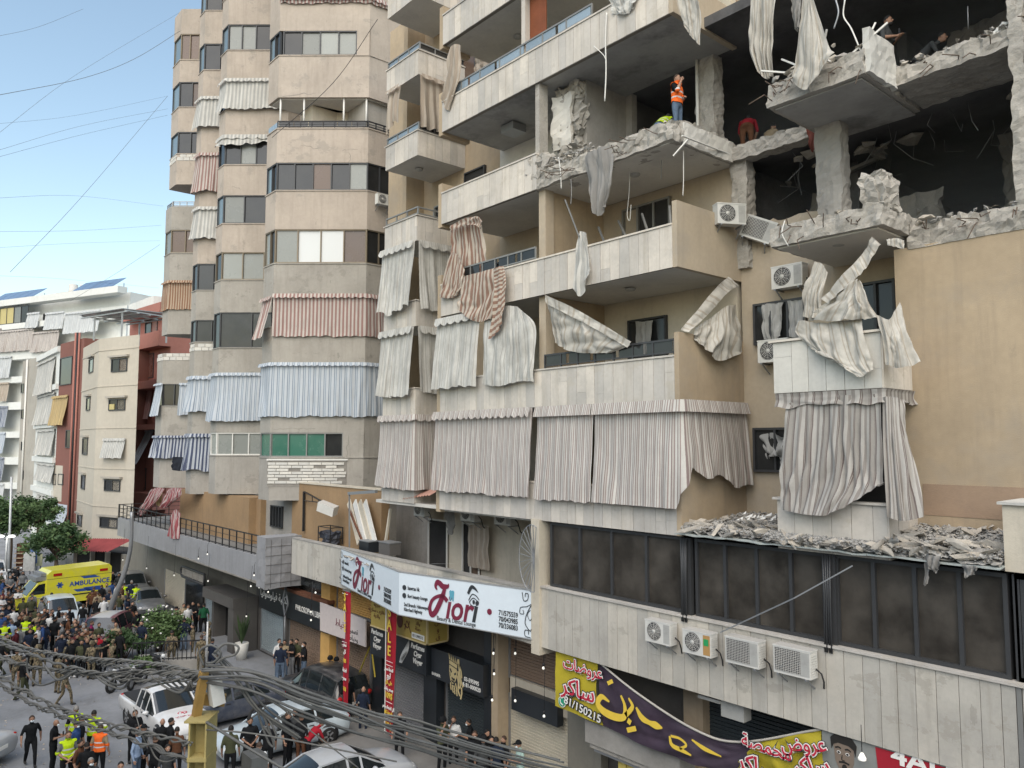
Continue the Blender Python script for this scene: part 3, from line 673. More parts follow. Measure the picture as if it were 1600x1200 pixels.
for i in range(46): put_chunk(RB3,(rg.uniform(XB1 - .4,XEND),YW + rg.uniform(-.02,.6),LV[3] + .38 + rg.uniform(0,.14)),rg.uniform(.07,.26),rg)
fine_rubble('fine_rubble',RB3,[(rg.uniform(XB1 - 1,XEND),YW + rg.uniform(-.05,.9),LV[3] + .37 + rg.uniform(0,.12)) for _ in range(320)],rg)
RB4 = thing('rubble_heap',(-8,YF + .5,LV[3] + .45),'tangled concrete and metal heap on the upper right balcony slab','rubble')
for i in range(40): put_chunk(RB4,(rg.uniform(XB0 + .1,XB1 - .1),YF + rg.uniform(.05,1.1),LV[3] + .42 + rg.uniform(0,.5)),rg.uniform(.12,.4),rg)
m = MB()
for i in range(9):
    a = Vector((rg.uniform(XB0,XB1),YF + rg.uniform(0,.8),LV[3] + rg.uniform(.4,.8))); m.bar(a,a + Vector((rg.uniform(-.8,.8),rg.uniform(-.3,.3),rg.uniform(.1,.7))),.035)
m.build('bent_metal','frame_white',RB4)
# third slab: balcony stub, upright block, wall top
m = MB(); rough_box(m,XB0,XB1 + .25,YF - .02,YB,LV[2] - .05,LV[2] + .38,.085,.05,31,low=.7); m.build('broken_slab','raw_concrete',AB)
m = MB(); m.box(XB0 + .1,XB1 + .1,YF + .1,YB,LV[2] - .09,LV[2] - .055); m.build('ceiling','ceiling_paint',AB)
m = MB(); rough_box(m,XB1 - .2,XB1 + .28,YF + .02,YF + .8,LV[2] + .35,LV[2] + 1.1,.07,.10,32); m.build('broken_parapet','raw_concrete',AB)
m = MB(); rough_box(m,XB1 + .2,XEND,YW - .02,YW + .5,LV[2] - .35,LV[2] + .14,.08,.085,33,low=.9); m.build('broken_slab','raw_concrete',AB)
RB5 = thing('rubble_strip',(-5,YW,LV[2] + .3),'rubble line on top of the plain ochre wall at the right','rubble')
for i in range(44): put_chunk(RB5,(rg.uniform(XB1 + .2,XEND),YW + rg.uniform(0,.7),LV[2] + .14 + rg.uniform(0,.12)),rg.uniform(.08,.28),rg)
fine_rubble('fine_rubble',RB5,[(rg.uniform(XB0,XEND),YW + rg.uniform(-.02,.9),LV[2] + .14 + rg.uniform(0,.1)) for _ in range(300)],rg)
RB6 = thing('rubble_strip',(-8,YF + .5,LV[2] + .4),'loose concrete bits on the small balcony stub below the bare column','rubble')
for i in range(22): put_chunk(RB6,(rg.uniform(XB0,XB1 - .2),YF + rg.uniform(.05,1.4),LV[2] + .4 + rg.uniform(0,.08)),rg.uniform(.08,.24),rg)
# bent reinforcing bars sticking out of the torn edges
def rebar(parent,n,fx):
    for i in range(n):
        a,d = fx(); m = MB(); e = a + d * rg.uniform(.25,.7); m.tube([a,(a + e) / 2 + Vector((rg.uniform(-.1,.1),0,rg.uniform(-.12,.05))),e + Vector((rg.uniform(-.15,.15),0,rg.uniform(-.4,.1)))],.011,5); m.build('rebar','bar_steel',parent)
surf('bar_steel',(.11,.08,.06),.7,.3,8,bmp=0)
rebar(RB2,16,lambda: (Vector((rg.uniform(XC + .5,XR),YF + .05,LV[3] + rg.uniform(.05,.4))),Vector((rg.uniform(-.3,.3),-1,rg.uniform(-.3,.2))))); rebar(RB4,12,lambda: (Vector((rg.uniform(XB0,XB1),YF + .05,LV[3] + rg.uniform(0,.4))),Vector((rg.uniform(-.4,.4),-1,rg.uniform(-.3,.3)))))
rebar(RB3,16,lambda: (Vector((rg.uniform(XB1 + .2,XEND),YW,LV[3] + rg.uniform(.05,.3))),Vector((rg.uniform(-.4,.4),-1,rg.uniform(-.4,.2))))); rebar(RB5,14,lambda: (Vector((rg.uniform(XB1 + .3,XEND),YW,LV[2] + rg.uniform(-.1,.14))),Vector((rg.uniform(-.4,.4),-1,rg.uniform(-.2,.3))))); rebar(RB6,10,lambda: (Vector((rg.uniform(XB0,XB1),YF + .05,LV[2] + rg.uniform(.05,.35))),Vector((rg.uniform(-.4,.4),-1,rg.uniform(-.3,.3)))))
# debris hanging from and lying in the dark rooms
RB7 = thing('collapsed_ceiling',(-6,20,LV[2] + .3),'torn ceiling and rubble inside the black lower room','rubble')
for i in range(70):
    x = rg.uniform(XR + .6,XEND - .5); y = rg.uniform(YB + .4,22); hang = i % 3 == 0
    if hang: x = rg.choice((XR + 1.6,-8.6,-4.6)) + rg.gauss(0,.5); y = 19.6 + rg.gauss(0,.4)
    put_chunk(RB7,(x,y,LV[3] - rg.uniform(.0,.22) if hang else LV[2] + .4 + rg.uniform(0,.35)),rg.uniform(.2,.6),rg)
m = MB()
for (px,py,px2,py2) in ((1175,282,1270,262),(1325,268,1375,246),(1180,250,1235,290),(1530,160,1585,175)):
    a = atY(px,py,20.2); b = atY(px2,py2,20.8); m.bar(a,b,.35,.08)
m.build('hanging_slab','raw_concrete',RB7)
m = MB()
for i in range(26):
    a = Vector((rg.uniform(XR + .5,XEND - .4),rg.uniform(YB + .3,21),LV[3] - .02)); m.tube([a,a + Vector((rg.uniform(-.2,.2),rg.uniform(-.2,.2),-rg.uniform(.2,.6))),a + Vector((rg.uniform(-.5,.5),rg.uniform(-.3,.3),-rg.uniform(.4,1.1)))],.008,4)
m.build('hanging_wire','metal_grey',RB7)
for (x0,x1,y,z0,z1,sd) in ((XR + .9,XR + 2.2,20.6,LV[2] + .3,LV[3] - .6,71),(-8.9,-7.2,20.2,LV[2] + .3,LV[2] + 1.9,72),(-6.2,-4.2,21.5,LV[2] + .3,LV[3] + .05,73),(-4.0,-2.7,19.6,LV[2] + .3,LV[2] + 1.5,74),(XR + .5,XR + 1.9,21.5,LV[3] + .3,LV[4],75),(-7.4,-5.4,21.8,LV[3] + .3,LV[4],76),(-4.6,-2.6,20.4,LV[3] + .3,LV[3] + 1.9,77)):
    m = MB(); rough_box(m,x0,x1,y,y + .2,z0,z1,.14,.13,sd); m.build('broken_partition','soot_wall',AB)
RB8 = thing('collapsed_ceiling',(-6,20,LV[3] + .3),'rubble and torn ceiling inside the black upper room','rubble')
for i in range(50):
    put_chunk(RB8,(rg.uniform(XR + .2,XEND - .5),rg.uniform(YB + .3,23),LV[3] + .4 + rg.uniform(0,.35)),rg.uniform(.15,.45),rg)

# smoke still hanging in the two open rooms
def smoke(x0,x1,y0,y1,z0,z1,label,dens):
    m_,t_,b_ = newmat('smoke_%d' % z0); t_.nodes.remove(b_); v = N(t_,'ShaderNodeVolumePrincipled'); v.inputs['Color'].default_value = (.62,.65,.68,1); v.inputs['Density'].default_value = dens; t_.links.new(v.outputs[0],t_.nodes['Material Output'].inputs['Volume'])
    m = MB(); m.box(x0,x1,y0,y1,z0,z1); o = m.build('smoke',m_); tag(o,label,'smoke',kind='stuff')
smoke(XR + .5,XEND - .05,YB + .45,26.8,LV[2] + .4,LV[3] - .1,'thin grey smoke in the lower blown-out room',.07); smoke(XI0 + .3,XEND - .05,YB + .45,26.8,LV[3] + .5,LV[4] - .05,'thin grey smoke in the upper blown-out room',.06)
# --- walls right of the balconies
zcan = LV[0]
m = MB(); m.box(XR + .13,XB0 + .6,YB,YB + .3,zcan - .4,LV[2] + .6); o = m.build('wall','wall_ochre_dusty',AB)
m = MB(); rough_box(m,XR + .13,XB0 + .2,YB + .01,YB + .31,LV[2] + .55,LV[2] + 1.45,.15,.06,41,low=.8); m.build('broken_wall_top','wall_ochre_dusty',AB)
XW0 = XonY(1408,YW)
m = MB(); m.box(XW0,XEND,YW,YW + .3,zcan - .2,LV[2] - .3); m.build('wall','wall_ochre',AB)
m = MB(); m.box(XW0 - .001,XW0 + .2,YW + .02,YB + .3,zcan - .2,LV[2] - .3); m.build('wall_return','wall_ochre_dusty',AB)
m = MB(); m.box(XB0 + .55,XW0,YB - .01,YB + .29,zcan - .2,LV[2] - .05); m.build('wall','wall_ochre_dusty',AB)
m = MB(); z1 = atY(1500,758,YW).z; z2 = atY(1500,800,YW).z; m.box(XW0 + .4,XEND,YW - .012,YW - .001,z2 - .1,z1); m.build('plinth_band',surf('plinth_brown',(.30,.215,.15),.9,.1,.6,stain=.3),AB)
# windows on the recessed ochre wall and the balcony doors
def wpx(F,x0,y0,x1,y1,panes,Y,**k):
    u0 = XonY(x0,Y,(y0 + y1) / 2) + 40; u1 = XonY(x1,Y,(y0 + y1) / 2) + 40; xm = (x0 + x1) / 2
    return window(AB,F,u0,u1,atY(xm,y1,Y).z,atY(xm,y0,Y).z,panes,**k)
wpx(FB,1180,470,1262,536,['glass_dark','glass_dark','glass_dark'],YB,base=.085); wpx(FB,1180,668,1250,738,['glass_dark','glass_dark'],YB,base=.085)
wpx(FB,984,497,1044,560,['glass_dark','glass_dark'],YB,base=.085); wpx(FB,975,318,1050,390,[None,'interior_dark','interior_dark'],YB,base=.085,frame='frame_grey')
wpx(FB,1340,440,1402,520,['glass_dark','glass_dark'],YB,base=.085)
wpx(FB,730,415,800,470,['interior_dark','glass_dark'],YB,base=.085); wpx(FB,728,265,760,330,['interior_dark'],YB,base=.085)
wpx(FB,720,60,800,130,['glass_brown','interior_dark','glass_dark'],YB,base=.085)
wpx(FB,860,20,930,60,['glass_brown','interior_dark'],YB,base=.085)
m = MB()
for k in range(14): m.fbox(FX,XC - .75 + k * .055 + 40,XC - .705 + k * .055 + 40,LV[4] + .25,LV[5] - .02,-.35,-.31)
m.build('wooden_blind',surf('blind_wood',(.22,.07,.03),.6,.2,2),AB)
# --- mezzanine front: stone parapet, dusty windows
zs = atY(847,917.2,YF).z; zb = atY(840,1007,YF).z; u0m = ux(846); uEnd = XEND + 40
m = MB(); m.box(u0m - 40,XEND,YF + .002,YF + .35,zb,zs); mz = m.build('mezzanine_parapet','cladding_joint',AB)
clad(mz,FX,u0m,ux(1582,950),zb - .03,zs - .002,.345,'cladding_low',rg); clad(mz,FX,ux(1592,950),uEnd,zb - .03,zs - .002,.345,'cladding_low',rg)
m = MB(); m.box(u0m - 40,XEND,YF - .09,YF + .2,zs + .002,zs + .05); m.build('window_sill','cladding',mz)
m = MB(); m.box(ux(1583,950) - 40,ux(1591,950) - 40,YF - .05,YF + .0,3.0,zs + .0); m.build('drain_pipe','metal_galv' if 0 else 'frame_grey',AB)
wt = LV[0] - .06
def mwin(a,b,panes): return window(AB,FX,ux(a,870),ux(b,940),zs + .055,wt,panes,fw=.075,dep=.12,base=-.12)
mwin(856,1066,['glass_dusty'] * 4); mwin(1082,1290,['glass_dusty'] * 4); mwin(1300,1572,['glass_dusty'] * 4); mwin(1580,1600,['glass_dusty'])
window(AB,FX,ux(1580,940),uEnd,zs + .055,wt,['glass_dusty'],fw=.075,dep=.12,base=-.12)
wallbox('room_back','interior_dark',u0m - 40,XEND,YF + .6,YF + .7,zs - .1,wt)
m = MB(); m.box(XC - .25,XC + .10,YF - .12,YF + .5,zb - .25,LV[0] - .002); m.build('column','wall_cream',AB)
for a in (1071,1294):   # dark cable risers between the window bands
    m = MB()
    for k in range(4): m.tube([(ux(a,900) - 40 + .05 * k - .08,YF - .06 - .02 * (k % 2),zs - .1),(ux(a,900) - 40 + .04 * k - .06,YF - .07,(zs + wt) / 2),(ux(a,900) - 40 + .05 * k - .08,YF - .05,wt)],.022,5)
    m.fbox(FX,ux(a,900) - .14,ux(a,900) + .14,zs + .05,wt,-.15,-.02); m.build('cable_riser','frame_dark',AB)
# right end: raised parapet piece beside the rubble roof
m = MB(); xa = ux(1570,850) - 40; m.box(xa,XEND,YF - .05,YF + 1.2,LV[0] + .0,LV[0] + 1.15); m.build('parapet','wall_cream',AB)
m = MB(); m.box(xa - .06,XEND,YF - .12,YF + 1.26,LV[0] + 1.152,LV[0] + 1.2); m.build('coping','cladding_dusty',AB)
# --- canopy roof under the rubble
m = MB(); m.box(XR + .15,xa,YF + .02,YB,LV[0] + .0,LV[0] + .09); m.build('canopy_slab','raw_concrete',AB)
m = MB()
for i in range(24):
    x0 = XR + .1 + (xa - XR - .1) * i / 24; x1 = XR + .1 + (xa - XR - .1) * (i + 1) / 24; z0 = LV[0] + .10 + .05 * nz(i * .7,3); z1 = LV[0] + .10 + .05 * nz((i + 1) * .7,3)
    yy = YF - .28 + .05 * nz(i * .9,8)
    m.hexa([(x0,yy,z0 - .06),(x1,yy,z1 - .06),(x1,YF + 1.4,z1 + .12),(x0,YF + 1.4,z0 + .12),(x0,yy,z0 - .035),(x1,yy,z1 - .035),(x1,YF + 1.4,z1 + .145),(x0,YF + 1.4,z0 + .145)])
m.build('sheet_metal_roof','sheet_roof',AB)
def roof_rubble(label,x0,x1,y0,y1,n,hmax,seed):
    r = random.Random(seed); H = thing('rubble_heap',((x0 + x1) / 2,(y0 + y1) / 2,LV[0] + .1),label,'rubble','rubble heaps on the canopy roof')
    for i in range(n):
        x = r.uniform(x0,x1); y = y0 + (y1 - y0) * r.random(); t = (y - y0) / (y1 - y0)
        put_chunk(H,(x,y,LV[0] + .12 + t * hmax * .7 + r.uniform(0,hmax * .5)),(.07 + .34 * r.random() ** 2.2),r)
    for i in range(n // 6):
        o = put_chunk(H,(r.uniform(x0,x1),y0 + r.uniform(-.05,.4) * (y1 - y0),LV[0] + .2 + r.uniform(0,hmax * .5)),.3,r,'broken_plank'); o.scale = (r.uniform(.5,1.0),.12,.25)
    m = MB(); P = []
    for j in range(9):
        P.append([(x0 + (x1 - x0) * i / 24,y0 + (y1 - y0) * j / 8,LV[0] + .1 + hmax * .8 * (j / 8) + .12 * nz(i * .6,j * .6,seed)) for i in range(25)])
    m.grid(P); b = m.build('rubble_bed','rubble_fine',H); b['kind'] = 'stuff'
    fine_rubble('fine_rubble',H,[(r.uniform(x0,x1),y0 + (y1 - y0) * (u := r.random()),LV[0] + .14 + hmax * .8 * u + r.uniform(0,.12)) for _ in range(2200)],r,.012,.06)
    return H
roof_rubble('rubble heap spilling over the canopy edge at the right, beside the ochre wall',XonY(1378,YF,860),xa - .02,YF - .24,YW - .05,230,.42,5)
roof_rubble('flat rubble and slab pieces on the canopy left of the striped curtain balcony',XR + .2,XB0 - .15,YF - .2,YB - .1,170,.22,6)
roof_rubble('thin debris strip on the canopy edge before the striped curtain balcony',XB0 - .2,XonY(1385,YF,860),YF - .25,YF - .02,60,.06,9)
# white paper scraps and a torn cloth on the rubble
m = MB()
for i in range(14):
    a = Vector((XonY(1190,YF + .8,810) + rg.uniform(-.5,.6),YF + rg.uniform(.2,1.3),LV[0] + .42 + rg.uniform(0,.15))); s = rg.uniform(.06,.2)
    m.add([a,a + Vector((s,.02,.03)),a + Vector((s * .8,s * .7,.09)),a + Vector((-.02,s,.02))],[(0,1,2,3)])
tag(m.build('paper_scraps','frame_white'),'white paper scraps scattered on the canopy rubble left of the striped curtain','paper')
# --- small right-hand balcony
for k,h0,h1 in ((0,-.05,1.0),(1,0,1.12)):
    m = MB(); z = LV[k]; m.box(XB0 + .01,XB1 + .13,YF + .01,YF + .13,z + h0,z + h1); m.box(XB1 + .01,XB1 + .13,YF + .13,YB,z + h0,z + h1); m.box(XB0 + .01,XB0 + .13,YF + .13,YB,z + h0,z + h1); m.box(XB0 + .13,XB1 + .01,YF + .13,YB,z,z + .15)
    o = m.build('parapet','cladding_joint',AB); clad(o,FX,XB0 + 40,XB1 + 40.14,z + h0,z + h1,.42,'cladding_dusty' if k else 'cladding',rg)
    FR = Face((XB1 + .13,YF - .03),(XB1 + .13,YB)); clad(o,FR,0,1.6,z + h0,z + h1,.45,'cladding',rg)
    c = MB(); c.box(XB0 - .08,XB1 + .2,YF - .1,YF + .16,z + h1 + .002,z + h1 + .05); c.build('coping','cladding',o)
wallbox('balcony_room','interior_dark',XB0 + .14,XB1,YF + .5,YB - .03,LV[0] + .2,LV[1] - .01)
# --- narrow balconies at the left end
NX0,NX1,NY = XonY(604,15.96,250),XonY(653,15.96,250),15.96
FN = Face((NX0,NY),(NX1,NY)); FNR = Face((NX1,NY),(NX1,YB))
wallbox('left_wall','wall_ochre',NX0 - .9,XL - .2,YB,YB + .3,LV[0] - .3,LV[6] + 2)
wallbox('left_wall','wall_ochre',NX0 - .9,NX0 - .6,YB - .9,YB,LV[0] - .3,LV[6] + 2)
for k in range(7):
    z = LV[k]; h = .95; m = MB(); m.box(NX0,NX1,NY + .002,NY + .12,z,z + h); m.box(NX1 - .12,NX1 - .002,NY + .12,YB,z,z + h); m.box(NX0,NX0 + .12,NY + .12,YB,z,z + h); m.box(NX0 + .12,NX1 - .12,NY + .12,YB,z,z + .16)
    o = m.build('narrow_balcony','ceiling_paint',AB)
    clad(o,FN,0,FN.len + .03,z - .02,z + h,.33,'cladding',rg); clad(o,FNR,0,FNR.len,z - .02,z + h,.36,'cladding',rg)
    c = MB(); c.box(NX0 - .05,NX1 + .08,NY - .08,NY + .14,z + h + .002,z + h + .04); c.box(NX1 - .12,NX1 + .08,NY + .14,YB,z + h + .002,z + h + .04); c.build('coping','cladding',o)
    if k >= 3:
        railing(o,FN,0,FN.len,z + h + .04,.34,3,'frame_grey',-.04); railing(o,FNR,.05,FNR.len,z + h + .04,.34,3,'frame_grey',-.04)
        if k >= 4:
            boxpart('glass_panel','glass_blue',o,FN,.05,FN.len - .05,z + h + .1,z + h + .34,-.06,-.05); boxpart('glass_panel','glass_dark',o,FNR,.1,FNR.len,z + h + .1,z + h + .34,-.06,-.05)
    window(AB,FB,NX0 + 40.3,NX1 + 39.6,z + .2,z + 2.2,['glass_dark','glass_brown'],base=.085,frame='frame_grey')
# glass rails along the upper balconies
for k,x0,x1 in ((3,XL,XC),(4,XL,XC + 2.2),(1,XC + .2,XR - .05),(2,XL + .3,XC - .2)):
    g = 'glass_dark' if k in (1,2) else 'glass_blue'
    r_ = railing(AB,FX,x0 + 40,x1 + 40,LV[k] + PH + .05,.42,7,'frame_grey' if k != 1 else 'frame_dark',-.05) if k != 3 else None
    if r_:
        n = 5
        for i in range(n):
            a = x0 + (x1 - x0) * i / n; boxpart('glass_panel',g,r_,FX,a + 40.06,a + (x1 - x0) / n + 39.94,LV[k] + PH + .13,LV[k] + PH + .44,-.06,-.045)
# ceiling lamps on the balconies
for (px,py,Y,k) in ((992,270,16.6,3),(1310,380,16.2,2),(985,445,16.6,2),(807,198,17,4),(809,36,17,5),(655,262,16.8,4)):
    x = XonY(px,Y,py); m = MB(); m.lathe([(.0,-.07),(.12,-.06),(.16,-.02),(.16,0)],14,0,Matrix.Translation((x,Y,LV[k] - .036))); m.build('ceiling_lamp','ac_grey',AB)
m = MB(); q = atY(803,192,16.9); m.box(q.x - .35,q.x + .3,16.6,17.2,LV[4] - .3,LV[4] - .04); m.build('ceiling_unit','metal_grey',AB)
# --- soffit, ledge and recessed mezzanine rooms on the left
XLG = XonY(457,YF,870); zl = atY(534,858,YF).z
m = MB(); m.box(XLG,XC - .26,YF,YF + .22,zb,zl); lg = m.build('ledge_parapet','cladding_joint',AB)
clad(lg,FX,XLG + 40,XC - .26 + 40,zb - .03,zl,.5,'cladding_low',rg)
m = MB(); m.box(XLG,XC - .26,YF - .05,YF + .28,zl + .002,zl + .05); m.build('coping','kerb_stone',lg)
m = MB(); m.box(XLG,XEND,YF + .02,YB + .3,zb - .01,zb + .25); m.build('soffit_slab','soot_wall',AB)
wallbox('mezzanine_wall','wall_cream',XonY(683,YB,840),XC + .2,YB + .31,YB + .5,zb + .25,LV[0]); wallbox('mezzanine_wall','wall_ochre',NX0 - .9,XonY(683,YB,840),YB + .6,YB + .8,zb + .25,LV[0])
wpx(FB,662,812,692,905,['interior_dark'],YB,base=-.225,frame='frame_white',dep=.02); wpx(FB,715,818,742,905,['interior_dark','glass_brown'],YB,base=-.225,frame='frame_white',dep=.02)
wpx(FB,826,832,836,900,['interior_dark'],YB,base=-.225,frame='frame_white',dep=.02)
m = MB(); m.box(NX0 - .5,XL - .2,NY + .02,YB,LV[0] - .12,LV[0] - .002); m.build('soffit','ceiling_paint',AB)
m = MB(); m.box(XL,XC - .2,YF + .15,YB,LV[0] - .1,LV[0] + .002); m.build('soffit','ceiling_paint',AB)

# unseen near-side row of houses behind the camera, added to shade the street
for i,(x0,x1,h) in enumerate(((-64,-44,14),(-43,-22,12.5),(-21,2,13),(3,24,12.5))):
    m = MB(); m.box(x0,x1,-16,-6,0,h); o = m.build('unseen_near_house','far_beige'); o['kind'] = 'structure'
    for k in range(3):
        m = MB(); m.box(x0 + .5,x1 - .5,-6,-5.2,3.2 + k * 3,4.2 + k * 3); m.build('balcony_parapet','far_white',o)
        for j in range(6): m = MB(); u = x0 + 1.2 + j * (x1 - x0 - 2) / 6; m.box(u,u + 1.8,-6.05,-5.98,4.4 + k * 3,5.9 + k * 3); m.build('window','glass_dark',o)

# ------------------------------------------------------------------ curtains and cloth on the damaged building
def c_(px,py,o=.1): return atY(px,py,YF - o)
def cs(px,py,o=.3): return atX(px,py,XR + o)
def rowsY(rows,o): return [[c_(p[0],p[1],p[2] if len(p) > 2 else o) for p in r] for r in rows]
G1 = 'balcony curtains of the damaged building'
z1,z2 = LV[1] - .04,LV[2] - .04
yo = YF - .03
curtain([(XL - .15,yo),(XC - .18,yo)],z1,atY(750,772,YF - .3).z,'cloth_rose','rose striped curtain, lowest row, left of the ochre column',G1,.08,.24,.028,.34,1,.3,.3)
xg = XonY(932,YF,700)
curtain([(XC + .02,yo),(xg,yo)],z1,atY(890,783,YF - .3).z,'cloth_rose','rose striped curtain, lowest row, just right of the ochre column',G1,.07,.25,.03,.36,2,.3,0)
LC = XR + .2 - xg - .05
curtain([(xg + .05,yo),(XR + .2,yo),(XR + .2,YB - .2)],z1,atY(1000,791,YF - .3).z,'cloth_rose','rose striped curtain, lowest row, wrapping round the ochre balcony corner',G1,.07,.24,.03,.36,3,.3,0,zbf=lambda s: 0 if s < LC - .1 else min(1,(s - LC + .1) / .25) * (.95 - .22 * (s - LC) + .1 * math.sin(5 * s)))
curtain([(NX0 - .05,NY - .05),(NX1 + .05,NY - .05),(NX1 + .05,YB - .4)],z1,atY(640,764,NY - .2).z,'cloth_rose','rose striped curtain on the lowest narrow corner balcony',G1,.06,.26,.03,.36,5,.26,.3)
pF = [(NX0 - .05,NY - .05),(NX1,NY - .05)]; pS = [(NX1 + .05,NY),(NX1 + .05,YB - .4)]
curtain(pF,z2,atY(620,618,NY - .2).z,'cloth_white','off-white curtain on the front of the second narrow corner balcony',G1,.06,.3,.05,.4,6,.3,.4,rag=.08)
curtain(pS,z2,atY(660,612,NY).z,'cloth_white','off-white curtain on the side of the second narrow corner balcony',G1,.06,.25,.05,.45,7,.3,.4)
curtain(pF,LV[3] - .04,atY(620,488,NY - .2).z,'cloth_white','frayed off-white curtain on the front of the third narrow corner balcony',G1,.06,.3,.06,.4,8,.3,.4,rag=.14)
curtain(pS,LV[3] - .04,atY(660,482,NY).z,'cloth_white','off-white curtain on the side of the third narrow corner balcony',G1,.06,.25,.05,.45,9,.3,.4)
curtain(pF,LV[5] - .04,atY(630,190,NY - .1).z,'cloth_tan','tan curtain torn open on the front of a high narrow balcony',G1,.05,.12,.07,.4,10,.2,.5,rag=.2,s0=.25,s1=1.25)
curtain(pS,LV[5] - .04,atY(670,190,NY).z,'cloth_tan','tan curtain torn open on the side of a high narrow balcony',G1,.05,.12,.07,.4,11,.2,.5,rag=.1,s1=1.1)
xh = XonY(753,YF,550)
curtain([(XL - .1,yo),(xh,yo)],z2 - .1,atY(715,605,YF - .25).z,'cloth_white','dusty white curtain, left one of the torn pair in the middle row',G1,.06,.3,.05,.5,12,.3,.4,rag=.05)
cloth(rowsY([[(757,482,.1),(785,478,.12),(805,478,.1),(815,485,.1)],[(755,520,.2),(785,520,.22),(806,520,.3),(836,508,.12)],[(754,560,.25),(782,562,.3),(808,562,.3),(834,560,.2)],[(752,600,.3),(780,603,.33),(806,596,.3),(832,596,.25)]],.2),'cloth_white','dusty white curtain sagging from one corner, right one of the torn pair',1.9,amp=.035,waves=6,seed=3,rag=.05,group=G1)
m = MB()
def valance(path,zt,mat,parent,h=.3,sc=.4,o=.15,drop=0):
    fn,L = path_fn(path); n = int(L / .05); P = []; U = []
    for j in range(4):
        t = j / 3; row = []; ur = []
        for i in range(n + 1):
            s = L * i / n; q,nn = fn(s); z = zt - h * t * (.6 + .4 * abs(math.sin(math.pi * s / sc)) ** .6) - drop * s / L
            row.append(q + nn * (o + .05 * t) + Vector((0,0,z))); ur.append((s,z))
        P.append(row); U.append(ur)
    v = MB(); v.grid(P,U); return v.build('valance',mat,parent)
tri = cloth(rowsY([[(853,466,.1),(890,484,.12),(935,510,.15),(985,539,.1)],[(858,500,.05),(888,512,.15),(926,528,.2),(968,546,.1)],[(866,536,.0),(888,548,.1),(916,552,.15),(952,552,.1)]],.1),'cloth_dust','cream curtain hanging as a diagonal torn triangle in the middle row',2.2,amp=.05,waves=5,seed=4,group=G1)
cloth(rowsY([[(850,460,.2),(890,478,.22),(935,503,.24),(986,534,.18)],[(852,474,.22),(888,492,.26),(932,515,.28),(980,543,.2)]],.2),'cloth_dust','',2.3,amp=.02,waves=9,seed=5,nv=5,parent=tri,name='valance',crumple=.03)
cor = cloth([[cs(1086,512,.1),cs(1115,492,.2),cs(1136,478,.25),cs(1152,476,.2)],[cs(1085,522,.2),cs(1110,522,.35),cs(1134,522,.45),cs(1160,518,.3)],[cs(1088,528,.25),cs(1108,548,.4),cs(1130,563,.5),cs(1166,548,.4)]],'cloth_dust','cream curtain drooping in a swag round the ochre balcony corner, middle row',2.4,amp=.06,waves=4,seed=6,group=G1)
cloth([[cs(1064,514,.15),cs(1092,482,.2),cs(1122,446,.25),cs(1140,432,.3)],[cs(1076,519,.25),cs(1108,490,.3),cs(1138,457,.35),cs(1156,446,.35)]],'cloth_dust','',2.0,amp=.02,waves=8,seed=7,nv=5,parent=cor,name='valance',crumple=.03)
# brown striped curtain thrown over the rail of the third row
B1 = cloth(rowsY([[(703,354),(725,344),(750,342)],[(704,392),(728,392),(756,388)],[(702,424),(728,430),(760,424)]],-.15),'cloth_brown','brown striped curtain blown over the balcony rail, third row',1.6,amp=.05,waves=5,seed=8,group=G1)
cloth(rowsY([[(702,352),(726,341),(746,338),(752,345)],[(702,362),(726,352),(744,352),(748,360)]],.12),'cloth_brown','',1.6,amp=.03,waves=5,seed=9,parent=B1,name='valance',vert=False,nv=5)
cloth(rowsY([[(704,392),(713,398),(724,422)],[(690,440),(706,444),(720,446)],[(684,464),(700,466),(711,462)]],.22),'cloth_brown','',1.2,amp=.04,waves=3,seed=10,parent=B1,name='side_flap',nu=24)
cloth(rowsY([[(722,432),(752,424),(784,416)],[(717,464),(750,466),(785,452)],[(715,484),(742,502),(766,498)]],.26),'cloth_brown','',1.7,amp=.04,waves=4,seed=11,parent=B1,name='front_flap')
cloth(rowsY([[(768,420),(777,417),(784,415)],[(770,460),(782,455),(789,448)],[(763,530),(775,520),(784,505)]],.36),'cloth_brown','',.7,amp=.04,waves=2,seed=12,parent=B1,name='tail',nu=20,vert=True)
# slate and grey rags on the torn fourth slab
cloth(rowsY([[(911,240,.05),(932,232,.12),(956,226,.05)],[(914,262,.15),(936,262,.2),(957,272,.15)],[(918,295,.2),(938,300,.22),(952,300,.18)],[(930,328,.2),(936,338,.2),(943,322,.2)]],.15),'cloth_slate','dark grey rag hanging from the torn slab above the open balcony',1.2,amp=.06,waves=3,seed=13,group='hanging rags',cat='rag',name='hanging_rag')
cloth(rowsY([[(902,364,.1),(908,361,.1),(914,363,.1)],[(897,400,.15),(908,402,.2),(920,408,.15)],[(893,450,.2),(905,462,.2),(922,428,.2)]],.15),'cloth_grey','small twisted grey rag hanging over the clean cream parapet',.6,amp=.05,waves=2,seed=14,group='hanging rags',cat='rag',name='hanging_rag',nu=20)
cloth(rowsY([[(1058,-14),(1072,-14),(1088,-14)],[(1062,25),(1078,25),(1094,18)],[(1070,46),(1082,60),(1092,70)]],.2),'cloth_dust','pale rag hanging from the top balcony edge right of the hanging wire',.9,amp=.05,waves=2,seed=15,group='hanging rags',cat='rag',name='hanging_rag',nu=24)
cloth([[atY(p[0],p[1],16.2) for p in r] for r in [[(1172,-14),(1190,-16),(1212,-14)],[(1170,40),(1190,45),(1208,40)],[(1169,75),(1190,85),(1206,84)],[(1182,108),(1194,122),(1207,116)]]],'cloth_dust','long gathered cream curtain hanging in the open top storey',1.5,amp=.08,waves=6,seed=16,group='hanging rags',cat='rag',name='hanging_rag',vert=False)
